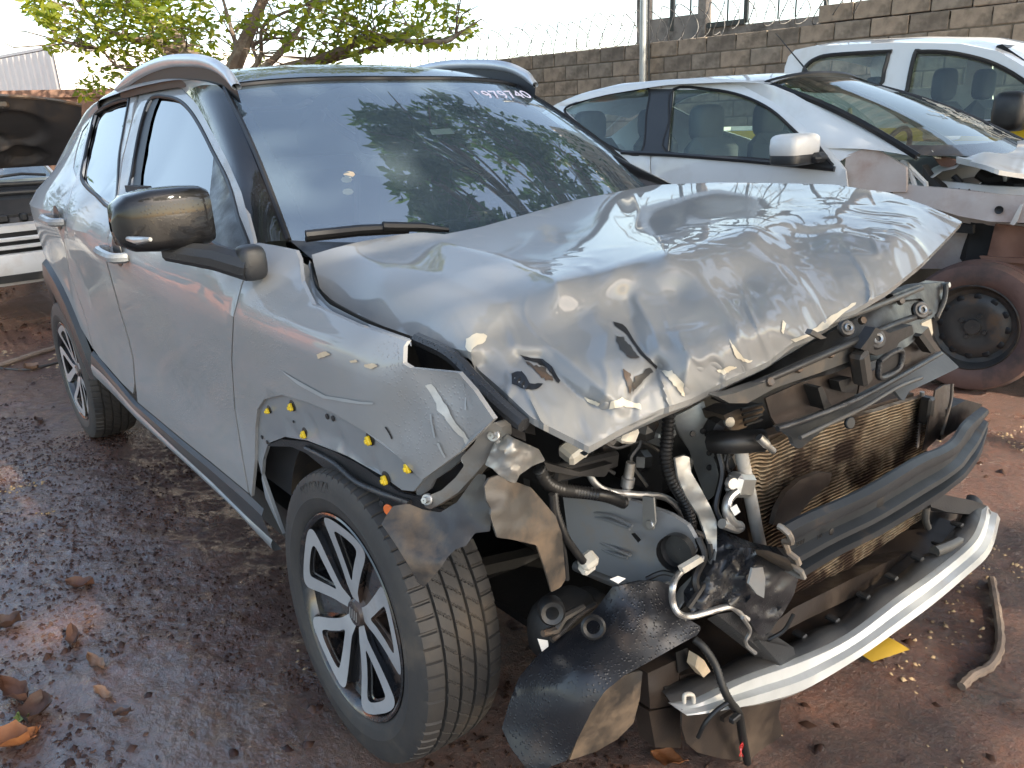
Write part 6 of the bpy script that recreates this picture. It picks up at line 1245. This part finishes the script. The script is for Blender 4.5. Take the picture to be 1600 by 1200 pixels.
# ------------------------------------------------------------------ trees
def leaf_mat(name, c, c2, trans, rough=.45):
    m = bpy.data.materials.new(name); m.use_nodes = True; N = m.node_tree.nodes; K = m.node_tree.links; p = N['Principled BSDF']; out = N['Material Output']
    gi = N.new('ShaderNodeNewGeometry'); rp = N.new('ShaderNodeValToRGB'); rp.color_ramp.elements[0].color = (*c, 1); rp.color_ramp.elements[1].color = (*c2, 1); K.new(gi.outputs['Random Per Island'], rp.inputs[0]); K.new(rp.outputs[0], p.inputs['Base Color']); p.inputs['Roughness'].default_value = rough
    t = N.new('ShaderNodeBsdfTranslucent'); hs = N.new('ShaderNodeMixRGB'); hs.blend_type = 'MULTIPLY'; hs.inputs[0].default_value = 1; K.new(rp.outputs[0], hs.inputs[1]); hs.inputs[2].default_value = (*trans, 1); K.new(hs.outputs[0], t.inputs[0])
    mx = N.new('ShaderNodeMixShader'); mx.inputs[0].default_value = .45; K.new(p.outputs[0], mx.inputs[1]); K.new(t.outputs[0], mx.inputs[2]); K.new(mx.outputs[0], out.inputs[0]); return m
lm_bright = leaf_mat('bright_leaves', (.085, .135, .014), (.23, .24, .022), (1.6, 1.6, .45)); lm_dark = leaf_mat('broad_leaves', (.03, .07, .018), (.065, .11, .025), (1.2, 1.4, .5))
bark = mat('bark', (.15, .105, .075), .9, c2=(.09, .065, .05), nscale=12, bump=.5, bscale=25, dirt=(.22, .19, .15), dscale=5)
def leaves(pos, ln, wd, seed, up=.5, pin=1):
    r = np.random.default_rng(seed); n = len(pos); d = r.normal(0, 1, (n, 3)); d[:, 2] = d[:, 2]*.45-.15; d /= np.linalg.norm(d, axis=1)[:, None]
    u = r.normal(0, .6, (n, 3))+np.array([0, 0, up]); s = np.cross(d, u); s /= np.linalg.norm(s, axis=1)[:, None]; nn_ = np.cross(s, d)
    l_ = (ln*r.uniform(.6, 1.3, n))[:, None]; w_ = l_*wd
    V = np.stack([pos, pos+d*l_*.45+s*w_*.5-nn_*l_*.03, pos+d*l_, pos+d*l_*.45-s*w_*.5-nn_*l_*.03, pos+d*l_*.5+nn_*l_*.05], 1)
    F = (np.arange(n)*5)[:, None, None]+np.array([[0, 1, 4], [1, 2, 4], [2, 3, 4], [3, 0, 4]])[None]
    return V.reshape(-1, 3), F.reshape(-1, 3)
def mesh_np(name, V, F, mt, parent):
    p = ROOT[parent]; me = bpy.data.meshes.new(name); me.vertices.add(len(V)); me.vertices.foreach_set('co', (V-p).astype(np.float32).ravel()); me.loops.add(F.size); me.loops.foreach_set('vertex_index', F.astype(np.int32).ravel()); me.polygons.add(len(F)); me.polygons.foreach_set('loop_start', np.arange(0, F.size, 3, dtype=np.int32)); me.polygons.foreach_set('loop_total', np.full(len(F), 3, np.int32)); me.update(); me.validate(); me.materials.append(mt)
    o = bpy.data.objects.new(name, me); COL.objects.link(o); o.parent = parent; o['kind'] = 'stuff'; return o
t1 = thing('yard_tree', (-9.4, 2.6, 0), 'sunlit yellow green spreading tree behind the roof of grey SUV', 'tree')
fork = np.array([-9.35, 2.75, 1.9]); mb = MB(); mb.tube(spline([(-9.4, 2.6, -.1), (-9.42, 2.65, .9), fork], 5), np.linspace(.24, .17, 11), 12); mb.build('trunk', bark, t1)
LIMB = [([(282, 82, 10), (235, 66, 10), (200, 60, 9.8), (150, 36, 9.6), (118, -5, 9.5)], .075), ([(300, 85, 10), (262, 44, 10.2), (230, 28, 10.3), (190, -6, 10.4)], .085), ([(365, 108, 10), (385, 60, 10), (402, 20, 10), (425, -40, 10), (440, -160, 10)], .12), ([(440, 108, 9.6), (500, 92, 9.5), (545, 72, 9.3), (565, 62, 9.2), (610, 62, 9.1), (690, 66, 9.0), (720, 50, 8.9)], .07), ([(500, 98, 9.8), (580, 76, 9.8), (615, 60, 9.9), (660, 38, 9.8)], .05), ([(300, 115, 9.9), (195, 108, 9.6), (155, 72, 9.4)], .035), ([(420, 100, 10), (470, 40, 10.2), (500, -20, 10.3), (560, -120, 10.4)], .06), ([(375, 100, 10.1), (360, 40, 10.4), (340, -30, 10.6)], .05), ([(400, 100, 10), (395, 70, 10), (430, 60, 9.8), (480, 60, 9.6)], .03), ([(215, 62, 9.8), (160, 75, 9.7), (110, 68, 9.7), (60, 30, 9.6)], .03), ([(405, 95, 10.1), (412, 40, 9.9), (470, 10, 9.8), (520, 0, 9.6)], .035)]
mb = MB(); tips = []
for P, r0 in LIMB:
    Q = [fork]+[dep(*q) for q in P]; S_ = spline(Q, 5); mb.tube(S_, np.linspace(r0, r0*.3, len(S_)), 8); tips.append(S_[6:])
tips = np.vstack(tips)
for k in range(150):
    q = tips[RNG.integers(len(tips))]; d = RNG.normal(0, 1, 3); d[2] = abs(d[2])*.5; d /= np.linalg.norm(d); l_ = RNG.uniform(.4, 1.1); m_ = q+d*l_*.5+RNG.normal(0, .07, 3); mb.tube([q, m_, q+d*l_+[0, 0, -.05]], [.012, .008, .004], 5)
mb.build('limbs', bark, t1)
REG = [(40, 0), (38, 18), (85, 50), (70, 82), (105, 78), (135, 108), (115, 140), (130, 155), (165, 140), (200, 108), (300, 108), (420, 100), (560, 98), (575, 80), (600, 72), (640, 70), (690, 84), (712, 72), (752, 42), (735, 22), (690, -5), (680, -260), (500, -420), (200, -420), (30, -220), (35, -60)]
n = 70000; X = RNG.uniform(20, 770, n); Y = RNG.uniform(-420, 160, n); T = RNG.uniform(8.3, 11.8, n)
ok = inpoly(REG, X, Y); pos = CAM+ (CF[None]+((X-800)/FPX)[:, None]*CR-((Y-600)/FPX)[:, None]*CU)*T[:, None]
den = fbm(pos[:, 0]*1.15, pos[:, 1]*1.15, pos[:, 2]*1.9, 3, 61); ok &= den > .565
pos = pos[ok][:21000]; V, F = leaves(pos, .125, .44, 3); mesh_np('crown', V, F, lm_bright, t1)
# broad crowned shade tree standing out of frame to the right; its crown throws the dappled shade and is mirrored in the glass
t2 = thing('shade_tree', (4.2, 5.6, 0), 'broad crowned shade tree standing beside the cars to the right', 'tree')
f2 = np.array([4.1, 5.3, 3.3]); mb = MB(); mb.tube(spline([(4.2, 5.6, -.1), (4.25, 5.5, 1.6), f2], 5), np.linspace(.36, .25, 11), 14); mb.build('trunk', bark, t2)
BL_ = [((5.4, 1.2, 6.0), (2.1, 2.6, 1.2)), ((7.3, .6, 6.4), (1.3, 1.7, 1.1)), ((7.5, 3.0, 6.6), (1.3, 1.5, .9)), ((6.6, 4.8, 6.8), (1.8, 1.6, 1.2)), ((2.8, 3.4, 6.3), (2.2, 1.8, 1.0)), ((.6, 2.9, 5.6), (1.9, 2.2, .7)),
       ((1.6, 5.8, 6.2), (2.0, 1.6, 1.1)), ((-1.0, 5.2, 5.8), (1.7, 1.5, .9)), ((-2.3, 2.7, 5.8), (1.5, 1.1, .5)), ((-1.1, 1.9, 5.7), (.9, .7, .4)), ((-3.3, 4.9, 6.0), (1.5, 1.6, .7)), ((-3.6, 7.4, 6.1), (1.5, 1.9, .8)), ((-4.6, 9.8, 5.6), (1.6, 1.4, .9)), ((5.2, -2.6, 6.5), (2.0, 1.6, 1.0)), ((9.2, 2.3, 6.6), (1.3, 1.5, .8)), ((1.5, 1.2, 5.9), (1.5, 1.2, .6)), ((9.0, .2, 6.4), (1.2, 1.2, .8))]
mb = MB(); PP = []
for c, rr_ in BL_:
    c = np.array(c, float); mid = (f2+c)/2+[0, 0, .5]; S_ = spline([f2, mid, c+[0, 0, -.4]], 6); mb.tube(S_, np.linspace(.15, .05, len(S_)), 8)
    for k in range(16):
        e_ = c+RNG.normal(0, .55, 3)*np.array(rr_); mb.tube([S_[int(RNG.integers(6, 12))], (c+e_)/2, e_], [.04, .025, .01], 5)
    nn2 = int(900*rr_[0]*rr_[1]); q = RNG.normal(0, 1, (nn2, 3)); q /= np.linalg.norm(q, axis=1)[:, None]; q *= RNG.uniform(.3, 1, (nn2, 1))**.6; q = c+q*np.array(rr_)
    d_ = fbm(q[:, 0]*1.0, q[:, 1]*1.0, q[:, 2]*1.3, 3, 71); hole = np.hypot(q[:, 0]-7.5, q[:, 1]-1.9) < 1.1; PP.append(q[(d_ > .465) & ~(hole & (d_ < .53))])
mb.build('limbs', bark, t2); PP = np.vstack(PP)
# gaps in the crown where the sun comes through
for (gp, rr_) in ((at(1450, 742, 'z', 0), .26), (at(1575, 752, 'z', 0), .22), (at(1560, 1095, 'z', 0), .26), (at(1450, 1090, 'z', 0), .14), (np.array([.68, .66, .24]), .16), (np.array([.5, .42, .5]), .12), (np.array([.35, -.74, .58]), .06), (at(985, 478, 'z', .98), .06), (at(930, 500, 'z', .97), .07), (at(1210, 345, 'z', 1.05), .09), (at(640, 425, 'z', 1.0), .04), (at(1330, 445, 'z', .98), .08), (at(60, 1190, 'z', 0), .12)):
    dv = PP-gp; PP = PP[np.linalg.norm(dv-(dv@SD)[:, None]*SD, axis=1) > rr_+.06]
V, F = leaves(PP, .26, .5, 5, .7); mesh_np('crown', V, F, lm_dark, t2)
# house and trees mirrored in the side windows
hs = thing('orange_house', (-18, -6.5, 0), 'small house with orange walls and tiled roof off to the left of the yard', 'house')
orange_w = mat('orange_render', (.48, .16, .07), .8); tile_m = mat('clay_tiles', (.42, .15, .07), .8, c2=(.3, .1, .05), nscale=20)
mb = MB(); mb.box((-18, -6.5, 1.3), (6, 5, 2.6)); mb.build('wall', orange_w, hs, smooth=False)
mb = MB(); mb.add([(-21.4, -9.5, 2.6), (-14.6, -9.5, 2.6), (-14.6, -3.5, 2.6), (-21.4, -3.5, 2.6), (-21.4, -6.5, 4.4), (-14.6, -6.5, 4.4)], [(0, 1, 5, 4), (3, 4, 5, 2), (0, 4, 3), (1, 2, 5), (0, 3, 2, 1)]); mb.build('roof', tile_m, hs, smooth=False)
for y in (-5.4, -7.6): 
    mb = MB(); mb.box((-14.97, y, 1.5), (.06, .9, .9)); mb.build('window', seal, hs, smooth=False)
for k, (x, y, sc, lb) in enumerate([(-12.5, -3.2, 1.05, 'small green tree left of the yard near the orange house'), (-10.5, -4.6, 1.15, 'taller green tree left of the yard in front of orange house'), (-24, -3.8, 1.8, 'large green tree behind the orange house')]):
    t = thing('garden_tree', (x, y, 0), lb, 'tree', 'garden trees left of the yard'); mb = MB(); mb.tube([(x, y, -.1), (x+.1, y, 1.0*sc), (x, y+.1, 2.2*sc)], [.13, .11, .05], 8); mb.build('trunk', bark, t)
    q = RNG.normal(0, .55, (2600, 3))*np.array([1.3, 1.3, .75])*sc+np.array([x, y, 2.4*sc]); q = q[fbm(q[:, 0]*1.5, q[:, 1]*1.5, q[:, 2]*1.5, 2, 4+k) > .47]; V, F = leaves(q, .22, .5, 10+k); mesh_np('crown', V, F, lm_dark, t)

# ------------------------------------------------------------------ litter on the ground
gh = lambda x, y: float(ground_h(np.array([x]), np.array([y]))[0])
dry = [mat('dry_leaf_%s' % n_, c, .6, c2=c2, nscale=30, bump=.1) for n_, c, c2 in (('brown', (.12, .055, .03), (.07, .03, .02)), ('tan', (.20, .12, .07), (.13, .07, .045)), ('orange', (.28, .11, .035), (.2, .07, .025)), ('dark', (.06, .03, .022), (.035, .02, .015)))]
green_leaf = mat('green_leaf', (.20, .26, .07), .4)
def fallen(px, py, ln, wd, rz, curl, mt, label, nm='fallen_leaf', cat='leaf', lift=.004):
    p = at(px, py, 'z', 0.0); p[2] = gh(p[0], p[1])+lift; mb = MB(); G = []
    m = 9
    for i in range(m):
        t = i/(m-1); hw_ = wd*.5*math.sin(math.pi*min(1, t*1.02+.0))**.7*(1+.15*math.sin(t*17+px)); row = []
        for j in range(-3, 4):
            s = j/3; row.append(((t-.5)*ln, s*hw_, curl*(abs(s)**2)*wd+curl*.8*ln*(t-.5)**2+.004*math.sin(9*t+4*s+px)))
        G.append(row)
    G = np.array(G); c_, s_ = math.cos(rz), math.sin(rz); G = np.stack([G[..., 0]*c_-G[..., 1]*s_, G[..., 0]*s_+G[..., 1]*c_, G[..., 2]], -1)+p
    G[..., 2] = np.maximum(G[..., 2], p[2]-.002)
    mb.grid(G); mb.tube([G[-1, 3], G[-1, 3]+(G[-1, 3]-G[-3, 3])*.6], .0014, 4)
    o = mb.build(nm, mt, None, ang=None, at_=p); return tag(o, label, cat, 'dry leaves on the ground')
fallen(128, 922, .085, .050, .9, .35, dry[0], 'brown curled leaf standing in the puddle, farthest of the leaves left of front wheel')
fallen(118, 1014, .10, .035, -.2, .5, dry[3], 'long dark brown rolled leaf on wet mud left of front wheel')
fallen(155, 1052, .09, .03, .2, .25, dry[1], 'narrow tan leaf lying along the puddle edge')
fallen(165, 1100, .08, .025, .3, .2, dry[1], 'slim light tan leaf in the puddle beside the slushy mud')
fallen(14, 985, .07, .05, 1.4, .5, dry[3], 'dark upright leaf at left picture edge')
fallen(30, 1100, .12, .05, .3, .5, dry[0], 'big crumpled brown leaf by left picture edge')
fallen(62, 1128, .09, .07, -.5, .3, dry[3], 'grey brown torn leaf beside the green leaf')
fallen(40, 1138, .04, .03, .4, .15, green_leaf, 'small pale green leaf among brown leaves at lower left')
fallen(18, 1175, .10, .07, .9, .4, dry[2], 'orange dry leaf in the lower left corner')
fallen(48, 1166, .05, .035, 2.0, .4, dry[2], 'small rust coloured leaf beside the corner leaf')
fallen(195, 1130, .04, .02, 1.2, .6, dry[3], 'tiny dark leaf stuck upright in mud near the puddle')
fallen(50, 577, .11, .09, .4, .3, dry[1], 'tan leaf near the rear wheel beside the thin stick')
fallen(150, 681, .06, .04, .8, .4, dry[2], 'orange leaf pressed under the rear tyre')
fallen(1042, 1188, .07, .045, .5, .15, dry[2], 'orange dry leaf under the hanging brown guard at bottom edge')
fallen(100, 832, .05, .025, .5, .3, dry[3], 'dark leaf on wet mud between rear and front wheel')
fallen(62, 660, .07, .04, .2, .3, dry[3], 'dark leaf clump beside the rear wheel')
def stick(P, r, label, mt, nm='stick', cat='stick', z=.012):
    Q = spline([(lambda q: [q[0], q[1], gh(q[0], q[1])+r+z*0])(at(a, b, 'z', r)) for a, b in P], 6); rr = r*(1+.12*np.sin(np.arange(len(Q))*1.9)); mb = MB(); mb.tube(Q, rr, 8); return tag(mb.build(nm, mt, None, at_=Q[0]), label, cat)
twig = mat('grey_wood', (.22, .17, .13), .8, c2=(.14, .10, .075), nscale=20, bump=.3, bscale=40)
stick([(-15, 573), (30, 562), (60, 552), (92, 542)], .016, 'thick straight stick on the ground by the rear wheel', twig); stick([(-10, 573), (40, 577), (70, 572), (95, 565)], .007, 'thin dark stick on the ground in front of the thick stick', dark_metal)
stick([(1549, 908), (1556, 945), (1562, 985), (1560, 1020), (1545, 1042), (1520, 1058), (1502, 1074)], .011, 'bent grey branch lying on red earth right of the bumper', twig)
c = at(1360, 1018, 'z', .0); mb = MB(); G = np.array([[c+np.array([.05*u+.02*v, .055*v, .012+.012*math.cos(u*1.6)*(1-.4*v*v)+gh(c[0], c[1])]) for u in np.linspace(-1, 1, 9)] for v in np.linspace(-1, 1, 7)]); mb.grid(G); tag(mb.build('plastic_scrap', mat('yellow_scrap', (.36, .23, .02), .5), None, at_=c), 'yellow plastic scrap on the ground under the bumper lip', 'scrap')
# loose chips, seeds and crumbs
def scatter(name, n, mt, size, xr, yr, seed, dens=None, flat=.4, skip=True):
    r = np.random.default_rng(seed); x = r.uniform(*xr, n); y = r.uniform(*yr, n)
    k = fbm(x*1.7, y*1.7, seed*.1, 3, seed) > (.5 if dens is None else dens); x, y = x[k], y[k]; n = len(x); z = ground_h(x, y)
    s = size*r.uniform(.45, 1.5, n)**1.3; th = r.uniform(0, 2*math.pi, n); el = r.uniform(.35, 1, n)
    base = np.array([(1, 0, .0), (0, 1, .0), (-1, 0, .0), (0, -1, .0), (0.1, 0.1, 1.0)]); V = base[None]*np.stack([s, s*el, s*flat*2], 1)[:, None]
    c_, s_ = np.cos(th)[:, None], np.sin(th)[:, None]; V = np.stack([V[..., 0]*c_-V[..., 1]*s_, V[..., 0]*s_+V[..., 1]*c_, V[..., 2]], -1)+r.normal(0, .12, V.shape)*s[:, None, None]; V += np.stack([x, y, z-.001], 1)[:, None]
    F = (np.arange(n)*5)[:, None, None]+np.array([[0, 1, 4], [1, 2, 4], [2, 3, 4], [3, 0, 4]])[None]
    me = bpy.data.meshes.new(name); V = V.reshape(-1, 3); F = F.reshape(-1, 3); me.vertices.add(len(V)); me.vertices.foreach_set('co', V.astype(np.float32).ravel()); me.loops.add(F.size); me.loops.foreach_set('vertex_index', F.astype(np.int32).ravel()); me.polygons.add(len(F)); me.polygons.foreach_set('loop_start', np.arange(0, F.size, 3, dtype=np.int32)); me.polygons.foreach_set('loop_total', np.full(len(F), 3, np.int32)); me.update(); me.materials.append(mt); o = bpy.data.objects.new(name, me); COL.objects.link(o); o['kind'] = 'stuff'; return o
crumb = leaf_mat('mud_crumbs', (.045, .022, .016), (.16, .095, .07), (.0, .0, .0), .25); seedm = mat('pale_chips', (.42, .31, .13), .7, c2=(.28, .17, .08), nscale=90); seed2 = mat('straw_chips', (.45, .33, .18), .8, c2=(.30, .2, .12), nscale=90)
scatter('mud_crumbs', 24000, crumb, .0062, (-3.4, 1.0), (-2.5, -.5), 3, .46)
scatter('yellow_chips', 12000, seedm, .0050, (-2.2, .7), (-2.1, -.8), 5, .56)
scatter('pale_chips', 9000, seed2, .0055, (-.4, 1.6), (-.9, 3.4), 7, .50)
scatter('stones', 5000, crumb, .012, (-9, 2.5), (-2.6, 4), 9, .55)
scatter('leaf_litter', 4200, seed2, .014, (-9, -3.2), (-2.5, 1.5), 12, .56, .15)
